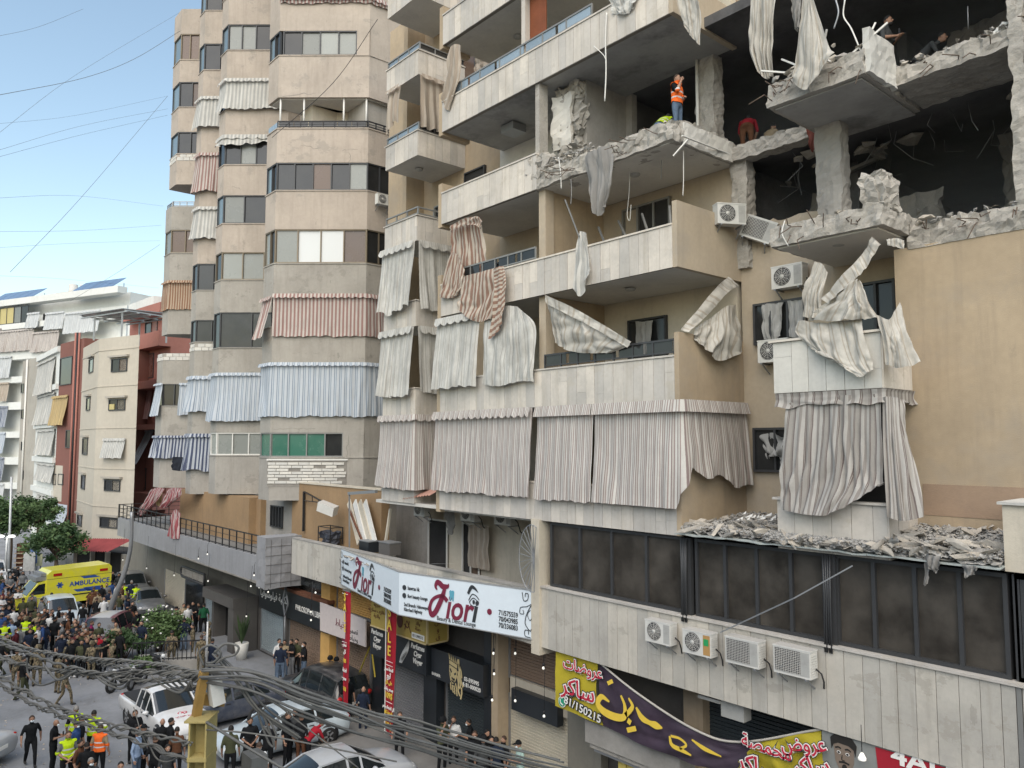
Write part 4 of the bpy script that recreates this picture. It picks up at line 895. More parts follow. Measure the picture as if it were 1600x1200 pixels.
cloth(rowsY([[(1254,-8,.1),(1262,-12,.14),(1270,-8,.1)],[(1246,50,.22),(1266,56,.34),(1286,44,.22)],[(1240,100,.3),(1262,112,.42),(1296,74,.3)],[(1236,122,.3),(1258,138,.4),(1304,82,.3)]],.2),'cloth_dust','large cream curtain piece hanging as a point over the upper right slab',1.7,amp=.05,waves=3,seed=17,group='hanging rags',cat='rag',name='hanging_rag')
cloth(rowsY([[(945,-12),(965,-14),(1000,-16)],[(952,6),(970,8),(992,2)],[(955,20),(975,22),(988,12)]],.15),'cloth_white','white scrap of cloth over the highest balcony rail',1,amp=.04,waves=3,seed=18,group='hanging rags',cat='rag',name='hanging_rag',nu=24)
cloth(rowsY([[(702,72,.05),(711,68,.08),(719,70,.05)],[(697,115,.1),(706,118,.15),(717,122,.1)],[(688,150,.15),(693,168,.15),(700,172,.15)]],.1),'cloth_tan','tan curtain strip torn loose at the left end of a high balcony',.7,amp=.05,waves=3,seed=19,group=G1,nu=24)
cloth([[atY(p[0],p[1],17.6) for p in r] for r in [[(742,80),(756,74),(772,86)],[(740,98),(756,96),(772,100)],[(742,116),(754,112),(768,110)]]],'cloth_tan','tan curtain inside the high balcony behind the blue glass rail',.9,amp=.05,waves=4,seed=20,group=G1,nu=30)
# tangle on the small right balcony
T1 = cloth(rowsY([[(1246,500,.12),(1290,502,.14),(1345,494,.12)],[(1240,518,.2),(1298,540,.3),(1350,528,.22)],[(1262,545,.25),(1310,568,.36),(1360,560,.28)],[(1290,560,.28),(1336,588,.36),(1362,576,.3)]],.2),'cloth_dust','dusty cream curtain slumped over the small right balcony parapet',2.4,amp=.05,waves=3,seed=21,group=G1,crumple=.09)
cloth(rowsY([[(1272,408,.0),(1284,412,.0),(1292,425,.0)],[(1257,450,.05),(1270,462,.1),(1284,468,.05)],[(1252,494,.1),(1268,497,.15),(1288,498,.1)]],.1),'cloth_dust','',1.2,amp=.06,waves=3,seed=22,parent=T1,name='left_flap',nu=26)
cloth(rowsY([[(1282,466,.15),(1320,424,.1),(1344,398,.0),(1361,368,-.1)],[(1292,474,.2),(1328,440,.15),(1353,415,.05),(1374,380,-.05)]],.1),'cloth_dust','',2.2,amp=.03,waves=6,seed=23,parent=T1,name='torn_valance',nv=6)
cloth(rowsY([[(1333,436,.05),(1338,437,.1),(1344,438,.05)],[(1298,466,.1),(1330,468,.25),(1358,470,.1)],[(1262,500,.12),(1318,500,.3),(1372,496,.12)]],.1),'cloth_dust','',1.8,amp=.07,waves=4,seed=24,parent=T1,name='tent_fold')
cloth(rowsY([[(1368,490,.1),(1390,498,.1),(1408,470,-.3)],[(1378,528,.22),(1400,535,.2),(1420,518,-.1)],[(1382,568,.3),(1406,574,.25),(1438,566,0)]],.2),'cloth_dust','',1.5,amp=.05,waves=3,seed=25,parent=T1,name='right_flap',nu=26)
cloth(rowsY([[(1384,372,-.1),(1398,370,-.1),(1412,374,-.1)],[(1386,380,-.05),(1398,384,-.05),(1412,388,-.05)]],0),'cloth_dust','',.6,amp=.03,waves=3,seed=26,parent=T1,name='scrap',nu=14,nv=5)
HC = cloth(rowsY([[(1228,622,.1),(1280,619,.1),(1330,617,.1),(1374,615,.1)],[(1225,690,.16),(1278,690,.18),(1328,688,.16),(1377,690,.14)],[(1221,750,.26),(1272,752,.3),(1322,752,.24),(1379,750,.16)],[(1219,796,.36),(1262,804,.42),(1300,800,.4),(1380,752,.22)]],.2),'cloth_heavy','heavy dark-lined striped curtain with its lower edge pulled up, small right balcony',3.0,amp=.045,waves=8,seed=27,group=G1,nu=60)
curtain([(XB0 + .05,YF - .03),(XB1 + .16,YF - .03),(XB1 + .16,YF + 1.3)],LV[1] - .01,LV[1] - .3,'cloth_heavy','heavy striped valance under the small right balcony slab',G1,.06,.1,.02,.5,29,0,0)
cloth(rowsY([[(1379,620,.1),(1398,620,.0),(1414,624,-.3)],[(1380,700,.2),(1402,702,.1),(1424,700,-.2)],[(1385,808,.35),(1412,814,.3),(1441,808,0)]],.2),'cloth_heavy','heavy striped curtain strip flaring out at the right of the small balcony',1.4,amp=.05,waves=4,seed=28,group=G1,nu=30)
cloth([[atY(p[0],p[1],YB - .5) for p in r] for r in [[(1261,196),(1267,195),(1273,197)],[(1262,214),(1268,216),(1273,214)],[(1265,234),(1268,237),(1271,233)]]],surf('rag_red',(.20,.07,.055),.95,bmp=0),'small dull red cloth hanging beside the bare column',.4,amp=.04,waves=2,seed=71,name='hanging_rag',cat='rag',nu=12,nv=14)
cloth([[atY(p[0],p[1],YW + .1) for p in r] for r in [[(1545,50),(1565,34),(1584,38)],[(1543,56),(1566,46),(1586,48)],[(1546,60),(1566,56),(1588,54)]]],'frame_white','crumpled white sheet lying at the far right of the top slab',.8,amp=.06,waves=2,seed=72,name='plastic_sheet',cat='sheet',nu=16,nv=12,crumple=.1)
cloth([[atY(p[0],p[1],16.0) for p in r] for r in [[(1235,-6),(1243,-8),(1250,-6)],[(1236,20),(1244,24),(1250,18)],[(1240,44),(1244,48),(1247,42)]]],'cloth_slate','dark rag hanging left of the pointed curtain piece',.5,amp=.05,waves=2,seed=73,name='hanging_rag',cat='rag',nu=14,nv=14)
# window drapes behind broken panes
cloth([[atY(p[0],p[1],YB - .16) for p in r] for r in [[(1188,474),(1205,474),(1222,472)],[(1190,500),(1205,515),(1222,500)],[(1192,530),(1208,532),(1220,525)]]],'drape_grey','grey drape hanging in the broken window left of the air conditioner',.9,amp=.04,waves=3,seed=30,name='window_drape',nu=24,nv=20)
cloth([[atY(p[0],p[1],YB - .16) for p in r] for r in [[(1228,470),(1242,468),(1260,466)],[(1230,500),(1242,500),(1258,498)],[(1232,526),(1245,528),(1258,526)]]],'drape_grey','grey drape at the right of the broken window behind the small balcony',.9,amp=.04,waves=4,seed=31,name='window_drape',nu=24,nv=20)
cloth([[atY(p[0],p[1],YB - .16) for p in r] for r in [[(1186,680),(1205,676),(1222,684)],[(1190,700),(1210,712),(1222,700)],[(1196,720),(1212,706),(1220,730)]]],'drape_grey','crumpled grey drape in the small broken window beside the heavy curtain',.7,amp=.06,waves=3,seed=32,name='window_drape',nu=20,nv=16,crumple=.12)
cloth([[atY(p[0],p[1],YB - .16) for p in r] for r in [[(992,502),(1005,502),(1018,500)],[(992,525),(1006,525),(1018,524)],[(992,555),(1006,555),(1018,554)]]],'drape_grey','pale drape in the balcony window above the dark rail',.6,amp=.03,waves=4,seed=33,name='window_drape',nu=20,nv=10)
# cloth on the mezzanine left: hanging rag by the doors
cloth([[atY(p[0],p[1],17.6) for p in r] for r in [[(694,800),(702,798),(710,800)],[(696,815),(704,818),(712,815)],[(698,830),(704,836),(708,826)]]],'cloth_slate','dark rag dangling between the small air conditioners over the sign',.5,amp=.05,waves=2,seed=34,name='hanging_rag',cat='rag',nu=16,nv=14)

# ------------------------------------------------------------------ air conditioners on the damaged building
def acY(px,py,Y,label,kind=AC1,s=1,out=.2,**k): q = atY(px,py,Y - out); return ac(0,0,(0,-1),label,pos=(q.x,Y - out,q.z),kind=kind,s=s,**k)
acY(1033,1004,YF,'white air conditioner with round fan, leftmost of the four under the dusty windows',s=.9,out=.25)
A2 = acY(1094,1022,YF,'rust-stained air conditioner with a green label under the dusty windows',s=.92,out=.25)
for c in kids(A2):
    if c.name.startswith('service_panel'): c.data = c.data.copy(); c.data.materials[0] = MT('ac_rust')
m = MB(); m.box(.22,.36,-.162,-.157,.28,.44); o = m.build('energy_label','ac_green',A2,local=True)
acY(1165,1038,YF,'dusty air conditioner with square grille, third of the four under the windows',AC2,.98,.25)
acY(1243,1054,YF,'air conditioner with square grille nearest the camera under the windows',AC2,.98,.25)
acY(1234,450,YB,'air conditioner on the ochre wall above the broken window',out=.25)
acY(1212,566,YB,'air conditioner half hidden behind the small right balcony',out=.25)
q = atX(1140,352,XR + .38); ac(0,0,(.85,-.5),'air conditioner on the ochre balcony end below the torn slab',pos=q,s=.95)
q = atX(1180,376,XR + .7); ac(0,0,(.3,-.95),'dusty air conditioner casing knocked askew beside the torn slab',pos=q,kind=AC2,s=1.0,tilt=.45)
acY(659,806,17.9,'small air conditioner under the corner tile canopy above the sign',s=.9); acY(735,814,17.9,'air conditioner hanging under the balcony, left of the brown curtain',s=1.0); acY(790,820,17.9,'air conditioner hanging under the balcony near the cream column',s=1.05)
# loose things hanging from the building
GW_ = 'wires and cords dangling from the damaged floors'
def cord(pts,r,mat,label,Y=None): return cable('dangling_wire',[c_(p[0],p[1],p[2] if len(p) > 2 else .1) if Y is None else atY(p[0],p[1],Y) for p in pts],r,mat,label,'wire',GW_)
cord([(948,20),(946,60),(947,110),(945,158)],.02,'frame_white','white cable hanging below the top balcony in front of the dark room')
cord([(928,72),(942,85),(946,92)],.012,'frame_white','short white cable end sticking left under the top balcony')
cord([(984,262),(983,300),(980,335),(984,344),(986,320)],.012,'frame_white','white looped cord hanging from the open balcony ceiling',16.3)
cord([(1068,235),(1068,280),(1067,306)],.012,'frame_white','straight white cord hanging near the broken balcony corner',16.0)
cord([(1032,232),(1034,255),(1033,280)],.01,'frame_grey','thin frayed wire hanging from the balcony ceiling centre',16.3)
cord([(873,246),(876,270),(877,295)],.016,'frame_white','white cable end below the shattered pier')
cord([(892,280),(893,300),(892,320)],.012,'frame_grey','grey cord left of the slate rag')
cord([(1255,118),(1252,138)],.012,'frame_white','short cord below the pointed curtain piece') if 0 else None
cord([(1320,0,-.5),(1318,25,-.5),(1330,45,-.4),(1345,80,-.2)],.016,'frame_white','white wire curling down in the upper right room')
cord([(1306,0,-.5),(1310,20,-.5),(1303,45,-.5)],.02,'metal_grey','frayed grey cable hanging in the upper right room')
cord([(1512,10),(1513,45)],.01,'metal_grey','thin wire hanging in the far right dark room',17.5)
cord([(1226,345,.1),(1222,365,.2),(1232,385,.15)],.012,'frame_white','curled white wire on the small broken slab')
ST = thing('loose_batten',c_(1060,225),'broken white batten hanging from the torn slab corner','batten'); m = MB(); m.bar(c_(1075,218,.1),c_(1052,244,.25),.06,.03); m.bar(c_(1066,212,.05),atX(1148,244,XR + .1),.05,.03); m.build('batten','frame_white',ST)
m = MB(); m.bar(c_(883,312,.05),c_(905,370,.15),.03); tag(m.build('loose_pole','frame_grey'),'thin pole leaning over the cream parapet under the slate rag','pole')
m = MB(); m.bar(c_(1126,988,.3),c_(1240,935,.5),.026); m.bar(c_(1240,935,.5),c_(1332,884,.3),.026); tag(m.build('leaning_conduit','metal_grey'),'bent metal conduit leaning from an air conditioner up to the canopy edge','conduit')
# frames leaning in the open balcony
m = MB()
for (a,b) in (((966,345),(978,370)),((1003,334),(1012,362)),((935,355),(944,378)),((1046,322),(1048,350))): m.bar(atY(a[0],a[1],16.5),atY(b[0],b[1],16.2),.05)
tag(m.build('broken_frame','frame_grey'),'broken aluminium frame bars leaning inside the open balcony','frame')
# rags and strips under the canopy rubble edge
cloth(rowsY([[(1442,868),(1447,870),(1452,868)],[(1443,890),(1447,892),(1451,890)],[(1442,914),(1445,916),(1449,912)]],.3),'cloth_slate','narrow dark strip hanging below the canopy rubble',.4,amp=.03,waves=1,seed=41,name='hanging_rag',cat='rag',nu=10,nv=10)
cloth(rowsY([[(1445,866),(1458,868),(1470,870)],[(1448,884),(1460,888),(1468,882)],[(1458,894),(1462,896),(1466,890)]],.34),'cloth_slate','dark plastic scrap caught on the canopy edge, left one',.6,amp=.05,waves=2,seed=42,name='hanging_rag',cat='rag',nu=14,nv=12)
cloth(rowsY([[(1502,882),(1515,884),(1526,886)],[(1504,892),(1515,896),(1524,892)],[(1508,904),(1515,900),(1523,898)]],.34),'cloth_slate','dark plastic scrap caught on the canopy edge, right one',.6,amp=.06,waves=3,seed=43,name='hanging_rag',cat='rag',nu=14,nv=12)
# spiked wire wheel on the column by the sign
SW = thing('wire_wheel',atY(832,870,YF - .3),'spiked half wheel of wire beside the cream column','wire guard'); cW = atY(835,872,YF - .35); m = MB()
for i in range(15): a = R(70 + i * 15); m.bar(cW,cW + Vector((math.cos(a) * .55,-.1,math.sin(a) * .95)),.018)
m.tube([cW + Vector((math.cos(R(70 + i * 15)) * .55,-.1,math.sin(R(70 + i * 15)) * .95)) for i in range(15)],.015,5); m.build('spokes','metal_grey',SW)
# doors and boards stacked on the ledge
for i,(x0,x1,mt) in enumerate(((547,556,'wall_cream'),(556,564,'frame_white'),(564,572,'wall_cream'),(572,580,'frame_white'))):
    m = MB(); a = atY(x0 + 14,848,16.4); b = atY(x0 - 2,784,16.8); m.bar(a,b,.34,.05,up=(0,1,0)); tag(m.build('leaning_board',mt),'white board leaning on the ledge, %s from the left of the stack' % ('first','second','third','fourth')[i],'board','boards stacked on the ledge')
m = MB(); m.bar(atY(568,850,16.3),atY(545,795,16.6),.07); tag(m.build('leaning_post',surf('brown_wood',(.14,.06,.035),.7)),'dark brown post leaning in front of the white boards','post')
m = MB(); m.bar(atY(602,850,16.5),atY(610,795,16.6),.09); tag(m.build('leaning_post','wall_cream'),'pale plank standing alone right of the white boards','post')
PX = thing('pergola_frame',atY(546,850,16.4),'thin metal frame with a dark tiled edge over the boards','frame'); m = MB(); m.bar(atY(546,855,16.2),atY(546,771,16.2),.05); m.bar(atY(545,771,16.2),atY(588,768,16.2),.12); m.build('frame','metal_grey',PX)
CR = thing('metal_crate',atY(515,848,16.2),'black wire crate filled with dark bags on the ledge','crate'); m = MB()
a0 = atY(497,848,16.3); w_ = 1.15
for (dx,dy) in ((0,0),(w_,0),(0,.6),(w_,.6)): m.bar(a0 + Vector((dx,dy,0)),a0 + Vector((dx,dy,.75)),.035)
for z_ in (.25,.74):
    for (p,q) in (((0,0),(w_,0)),((0,.6),(w_,.6)),((0,0),(0,.6)),((w_,0),(w_,.6))): m.bar(a0 + Vector((*p,z_)),a0 + Vector((*q,z_)),.03)
m.build('frame','metal_black',CR); m = MB(); rough_box(m,a0.x + .1,a0.x + w_ - .1,a0.y + .05,a0.y + .5,a0.z,a0.z + .5,.1,.12,4); m.build('bags',surf('bag_dark',(.05,.055,.07),.6),CR)
for (px,py,w_,h_,lab,mt) in ((575,862,.75,.42,'dark storage box on the ledge behind the sign, left one','black_panel'),(607,866,.8,.45,'black storage box with pale rim on the ledge behind the sign','dark_stone')):
    q = atY(px,py,16.2); o = thing('storage_box',q,lab,'box'); m = MB(); m.box(q.x - w_ / 2,q.x + w_ / 2,16.0,16.5,q.z,q.z + h_); m.build('body',mt,o); m = MB(); m.box(q.x - w_ / 2 - .02,q.x + w_ / 2 + .02,15.98,16.52,q.z + h_ + .001,q.z + h_ + .04); m.build('lid','metal_grey',o)
cloth([[atY(p[0],p[1],18.1) for p in r] for r in [[(730,820),(745,820),(762,824)],[(730,850),(745,850),(762,852)],[(730,885),(745,888),(762,892)]]],'cloth_tan','brown vertical curtain behind the sign under the balcony',1.2,amp=.04,waves=6,seed=51,nu=36,nv=12)
TC = thing('tile_canopy',atY(655,785,16.2),'small corrugated reddish canopy at the corner above the sign','canopy'); m = MB(); a = atY(628,781,15.9); b = atY(670,775,15.9)
for i in range(10):
    p = a.lerp(b,i / 10); q = a.lerp(b,(i + 1) / 10); h = Vector((0,.8,.35)); mm = (p + q) / 2 + Vector((0,0,.06)); m.add([p,mm,q,q + h,mm + h,p + h],[(0,1,4,5),(1,2,3,4)])
m.build('tiles',surf('pale_tile',(.42,.24,.19),.8),TC)

# ------------------------------------------------------------------ the neighbouring tower with chamfered bays
YT = 15.86
CH45 = R(49)
TW = thing('tower_block',(-42,22,0),'tall pinkish beige tower with chamfered window bays behind the grey terrace','building')
def bay_poly(px1,w,wl,y=400,back=22.0,yt=YT):
    """px1 = photo column of the chamfer's left edge; w = chamfer width; wl = width of the street facet"""
    x1 = XonY(px1,yt,y); p1 = (x1,yt); p2 = (x1 + w * math.cos(CH45),yt + w * math.sin(CH45)); p0 = (x1 - wl,yt)
    return [p0,p1,p2,(p2[0],back),(p0[0],back)]
def inset(P,d):
    (a,b,c,e,f) = P; n = Vector((math.sin(CH45),-math.cos(CH45)))
    t = math.tan((math.pi / 2 - CH45) / 2); s = math.tan(CH45 / 2)
    return [(a[0] + d,a[1] + d),(b[0] - d * math.tan(CH45 / 2),b[1] + d),(c[0] - d,c[1] + d * t),(e[0] - d,e[1]),(f[0] + d,f[1])]
class Bay:
    def __init__(s,poly,ztop,zbot,mat,zsplit=None,mat2=None):
        s.P = poly; s.fl = Face(poly[0],poly[1]); s.fc = Face(poly[1],poly[2]); s.fr = Face(poly[2],poly[3]); s.zt = ztop; s.zb = zbot; s.mat = mat; s.ops = []; s.zs = zsplit; s.m2 = mat2 or mat
    def z(s,py,px=None): 
        if px is None:
            c = (Vector((*s.P[1],0)) + Vector((*s.P[2],0))) / 2; d = c - Vector((0,0,0)); dep = d.dot(F0); lat = d.dot(RT); px = 800 + lat / dep * FPX
        return s.fc.uz(px,py)[1]
    def op(s,y0,y1): a,b = s.z(y1),s.z(y0); s.ops.append((a,b)); return a,b
    def finish(s,parent,core='interior_dark',skip=None):
        ops = sorted(s.ops); z = s.zb
        for a,b in ops + [(s.zt,s.zt)]:
            if a > z + .01:
                m = MB(); m.prism(s.P,z,a); m.build('wall_band',s.m2 if (s.zs and z < s.zs) else s.mat,parent)
                if b > a and a - z > .3: 
                    e = MB(); q = inset(s.P,-.04); e.prism(q,a - .05,a + .0005); e.build('sill_edge',s.m2 if (s.zs and z < s.zs) else s.mat,parent)
            z = b
        sg_ = [(s.zb + .05,s.zt - .05)] if not skip else [(s.zb + .05,skip[0] - .02),(skip[1] + .02,s.zt - .05)]
        for a,b in sg_: m = MB(); m.prism(inset(s.P,.32),a,b); m.build('core',core,parent)
    def path(s,l=1,r=1,o=0.0,rlen=1.6,llen=None):
        p = [s.P[1],s.P[2]]
        if l: p = [s.P[0] if llen is None else (s.P[1][0] - llen,s.P[1][1])] + p
        if r: p = p + [(s.P[2][0],s.P[2][1] + rlen)]
        return p
    def win(s,parent,a,b,left=None,mid=None,right=None,m0=0,m1=1,frame='frame_dark',rlen=2.2):
        if left: window(parent,s.fl,.02,s.fl.len,a,b,left,frame,base=-.05)
        if mid: window(parent,s.fc,s.fc.len * m0,s.fc.len * m1,a,b,mid,frame,base=-.05)
        if right: window(parent,s.fr,0,rlen,a,b,right,frame,base=-.05)
        if m1 < 1: mm = MB(); mm.fbox(s.fc,s.fc.len * m1,s.fc.len,a,b,-.3,0); mm.build('pier',s.m2 if (s.zs and a < s.zs) else s.mat,parent)
        if not right: mm = MB(); mm.box(s.P[2][0] - .3,s.P[2][0],s.P[2][1] + .05,s.P[3][1],a,b); mm.build('pier',s.m2 if (s.zs and a < s.zs) else s.mat,parent)
GD,GS,GC,GW,GB,GG = 'glass_dark','glass_sky','glass_curtain','glass_white','glass_brown','glass_green'
def poly_at(px1,px2,wl,y=400):
    x1 = XonY(px1,YT,y); A = Vector((x1,YT)); # find width so that the far end lands on px2
    w = 3
    for _ in range(30):
        q = A + Vector((math.cos(CH45),math.sin(CH45))) * w; dep = q.x * F0.x + q.y * F0.y; lat = q.x * RT.x + q.y * RT.y
        w += (px2 - (800 + lat / dep * FPX)) * dep / FPX
    return bay_poly(px1,w,wl,y)
# ---- bay A (largest, nearest)
A_ = Bay(poly_at(431,569,1.25,300),46,0,'tower_render'); A_.zb = A_.z(782); A_.zs = A_.z(440); A_.m2 = 'tower_grey'
a,b = A_.op(48,86); A_.win(TW,a,b,[GS,GD],[GD,GC,GC,GC],None,.04,.86)
a,b = A_.op(152,200); bal = (a,b)
a,b = A_.op(254,297); A_.win(TW,a,b,[GS,GD],[GD,GD,GB,GD,GC],[GD,GD,GD])
a,b = A_.op(358,411); A_.win(TW,a,b,[GC,GD],['glass_curtain',GW,GW,'glass_brown'],[GD,GD,GB],frame='frame_bronze')
a3 = A_.op(463,510); a2 = A_.op(568,640)
a,b = A_.op(676,714); A_.win(TW,a,b,[GG],[GG,GG,GG,GD],None,0,.78,frame='frame_grey'); A_.op(-62,-20)
a,b = A_.ops[-1]; A_.win(TW,a,b,[GS,GD],[GD,GD,GC,GC],[GD,GD])
A_.finish(TW,skip=bal)
# open balcony of bay A
a,b = bal
for t in (.02,.28,.72,.97):
    q = A_.fc.p(A_.fc.len * t,0,-.15); m = MB(); m.tube([(q.x,q.y,a),(q.x,q.y,b)],.05,8); m.build('balcony_post','frame_white',TW)
m = MB(); q = inset(A_.P,.15); m.prism(q,b - .05,b - .001); m.build('balcony_ceiling','ceiling_paint',TW)
m = MB(); m.prism(inset(A_.P,1.7),a + .02,b - .06); m.build('balcony_back','wall_cream',TW)
railing(TW,A_.fc,0,A_.fc.len,a + .02,.38,8,'metal_black',-.06,1); railing(TW,A_.fr,0,2.4,a + .02,.38,5,'metal_black',-.06,1)
boxpart('glass_panel','glass_blue',TW,A_.fl,.03,A_.fl.len,a + .05,a + .36,-.06,-.05)
for i in range(6): boxpart('glass_panel',GD,TW,A_.fc,.1 + i * (A_.fc.len - .2) / 6,.06 + (i + 1) * (A_.fc.len - .2) / 6,a + .1,a + .36,-.075,-.065)
# curtains of bay A
curtain(A_.path(0,1),A_.z(460),A_.z(526),'cloth_red','faded red and white striped curtain across the tower bay above the blue one','tower curtains',.04,.12,.02,.45,1,.24,.35)
fn_ = A_.fl; q = A_.path(1,0); curtain([q[0],q[1]],A_.z(463),A_.z(528),'cloth_red','loose red striped curtain flap blown out at the tower corner','tower curtains',.04,.55,.05,.5,2,.22,.3)
curtain(A_.path(1,1),A_.z(567),A_.z(651),'cloth_blue','long blue and white striped curtain across the widest tower bay','tower curtains',.04,.16,.025,.4,3,.2,.3)
curtain(A_.path(0,1,rlen=2.5),A_.z(-4),A_.z(6),'cloth_red','edge of a red striped curtain at the top of the tower','tower curtains',.04,.1,.02,.45,4,.25,.35)
# bare block patch low on bay A
BW = MB(); u0,zt = A_.fc.uz(400,722); u1,zb_ = A_.fc.uz(532,756); BW.fbox(A_.fc,-.1,u1 + .3,zb_ - .15,zt + .05,-.02,.012); bp = BW.build('bare_block_patch','mortar',TW)
rb = random.Random(3); nrow = 7; hr = (zt - zb_) / nrow
for r_ in range(nrow):
    u = -.25 + (.2 if r_ % 2 else 0)
    while u < u1 - .15 - .25 * abs(nz(r_ * 1.7,4)):
        wd = rb.uniform(.52,.62); ua = max(u,-.08)
        if rb.random() > .04 and u + wd - ua > .1: boxpart('block','block',bp,A_.fc,ua + .014,u + wd - .014,zb_ + r_ * hr + .016,zb_ + (r_ + 1) * hr - .016,.0,.045 + rb.uniform(0,.012))
        u += wd
m = MB(); m.fbox(A_.fc,-.12,u1 + .35,zt + .08,zt + .16,-.02,.06); m.build('window_ledge','frame_white',TW)
# ---- bay B
B_ = Bay(poly_at(349,440,1.0,300),46,0,'tower_render'); B_.zb = B_.z(772); B_.zs = B_.z(440); B_.m2 = 'tower_grey'; B_px = 385
B_.z0 = B_.z; B_.z = lambda py,px=None: B_.fc.uz(385,py)[1]
a,b = B_.op(38,78); B_.win(TW,a,b,[GS],[GC,GC,GD,GD],None,0,.9)
B_.op(124,170); B_.win(TW,*B_.ops[-1],[GD],[GD,GD,GD])
a,b = B_.op(218,257); B_.win(TW,a,b,[GD],[GD,GC,GD,GD])
a,b = B_.op(305,349); B_.win(TW,a,b,[GS],[GC,GD,GD])
a,b = B_.op(394,437); B_.win(TW,a,b,[GD],[GC,GC,'glass_brown'],frame='frame_bronze')
a,b = B_.op(488,543); B_.win(TW,a,b,[GD],[GD,GD],rows=1) if 0 else B_.win(TW,a,b,[GD],[GD,GD])
bl = B_.op(584,640)
a,b = B_.op(676,711); B_.win(TW,a,b,[GC],[GC,GC,GC,GD],frame='frame_white'); B_.op(-45,-8); B_.win(TW,*B_.ops[-1],[GD],[GD,GD,GD])
B_.finish(TW)
curtain(B_.path(1,0),B_.z(124),B_.z(172),'cloth_grey','grey and white striped awning curtain drawn over a tower window','tower curtains',.04,.25,.02,.4,5,.25,.35)
curtain(B_.path(1,0),B_.z(212),B_.z(226),'cloth_grey','torn grey valance rag above a dark tower window','tower curtains',.05,.25,.04,.7,6,.3,.6,rag=.12)
curtain(B_.path(1,0),B_.z(583),B_.z(658),'cloth_blue','blue and white striped curtain on the middle tower bay','tower curtains',.04,.3,.025,.4,7,.2,.3)
# ---- bay C
C_ = Bay(poly_at(312,352,.9,300),46,0,'tower_render'); C_.z = lambda py,px=None: C_.fc.uz(335,py)[1]; C_.zb = C_.z(772); C_.zs = C_.z(420); C_.m2 = 'tower_grey'
for i,(y0,y1) in enumerate(((-22,16),(68,109),(152,192),(240,297),(325,372),(412,453),(500,534),(588,630),(680,722))):
    a,b = C_.op(y0,y1); C_.win(TW,a,b,[GS if i < 2 else GD],[GD,GB if i == 0 else GD])
C_.finish(TW)
for (y0,y1,mt,lab,sd) in ((152,200,'cloth_grey','white striped curtain low on the narrow tower bay, upper one',1),(240,300,'cloth_red','reddish striped curtain hanging long on the narrow tower bay',2),(324,374,'cloth_grey','white and grey striped curtain on the narrow tower bay below the reddish one',3),(588,643,'cloth_blue','pale blue striped curtain on the narrow tower bay',4),(678,735,'cloth_navy','navy striped curtain on the narrow tower bay near the terrace',5)):
    curtain(C_.path(1,0),C_.z(y0),C_.z(y1),mt,lab,'tower curtains',.04,.3,.04,.45,sd + 20,.24,.35,rag=.08)
# ---- bay D (far left, two stacks)
D_ = Bay(poly_at(278,326,1.5,200),0,0,'tower_render'); D_.z = lambda py,px=None: D_.fc.uz(298,py)[1]; D_.zt = D_.z(14); D_.zb = D_.z(288)
a,b = D_.op(53,93); D_.win(TW,a,b,[GS],[GB,GB,GC,GB],None,0,.95,frame='frame_bronze')
a,b = D_.op(128,167); D_.win(TW,a,b,[GS],[GD,GB,GB])
a,b = D_.op(206,240); D_.win(TW,a,b,[GS],[GD,GD,GD])
D_.finish(TW)
E_ = Bay(poly_at(266,326,1.3,400),0,0,'tower_grey'); E_.z = lambda py,px=None: E_.fc.uz(290,py)[1]; E_.zt = E_.z(322); E_.zb = E_.z(522)
a,b = E_.op(359,395); E_.win(TW,a,b,[GC],[GB,GB,GD],frame='frame_bronze'); E_.op(442,480)
E_.finish(TW); railing(TW,E_.fc,0,E_.fc.len,E_.zt,.35,6,'metal_grey',-.1,1); railing(TW,E_.fl,0,E_.fl.len,E_.zt,.35,4,'metal_grey',-.1,1)
curtain(E_.path(1,0),E_.z(439),E_.z(484),'cloth_orange','orange brown striped curtain on the far tower bay','tower curtains',.04,.12,.02,.4,31,.2,.3)
G_ = Bay(poly_at(252,308,1.3,650),0,0,'tower_grey'); G_.z = lambda py,px=None: G_.fc.uz(275,py)[1]; G_.zt = G_.z(552); G_.zb = G_.z(762)
G_.op(600,634); G_.win(TW,*G_.ops[-1],[GD],[GD,GD,GD]); G_.op(682,716); G_.win(TW,*G_.ops[-1],[GD],[GD,GD,GD]); G_.finish(TW)
curtain(G_.path(1,0),G_.z(599),G_.z(650),'cloth_blue','blue striped curtain parted at the low far tower balcony','tower curtains',.04,.4,.05,.5,33,.16,.3,s0=0,s1=1.35)
curtain(G_.path(0,0),G_.z(599),G_.z(648),'cloth_blue','blue striped curtain right of the dark gap at the low far tower balcony','tower curtains',.04,.3,.04,.45,34,.16,.3,s0=1.2)
curtain(G_.path(1,0),G_.z(681),G_.z(716),'cloth_navy','dark blue striped curtain at the lowest far tower balcony','tower curtains',.04,.3,.05,.45,35,.16,.3)
# rows of bare blocks under sills
for (Bx,y0,y1,lab) in ((D_,240,251,0),(G_,552,563,0),(C_,537,548,0)):
    zt_,zb2 = Bx.z(y0),Bx.z(y1)
    for F_ in (Bx.fc,Bx.fl):
        for r_ in range(2):
            u = .02 + .2 * (r_ % 2)
            while u < F_.len - .2:
                wd = min(.42,F_.len - u - .02); boxpart('block','block',TW,F_,u,u + wd - .02,zb2 + r_ * (zt_ - zb2) / 2 + .01,zb2 + (r_ + 1) * (zt_ - zb2) / 2 - .01,.0,.02 + .015 * rb.random()); u += .44
# main body behind the bays and the recessed base
m = MB(); m.box(D_.P[0][0] + .5,A_.P[2][0] - .3,19.4,30,0,45); m.build('main_body','tower_grey',TW)
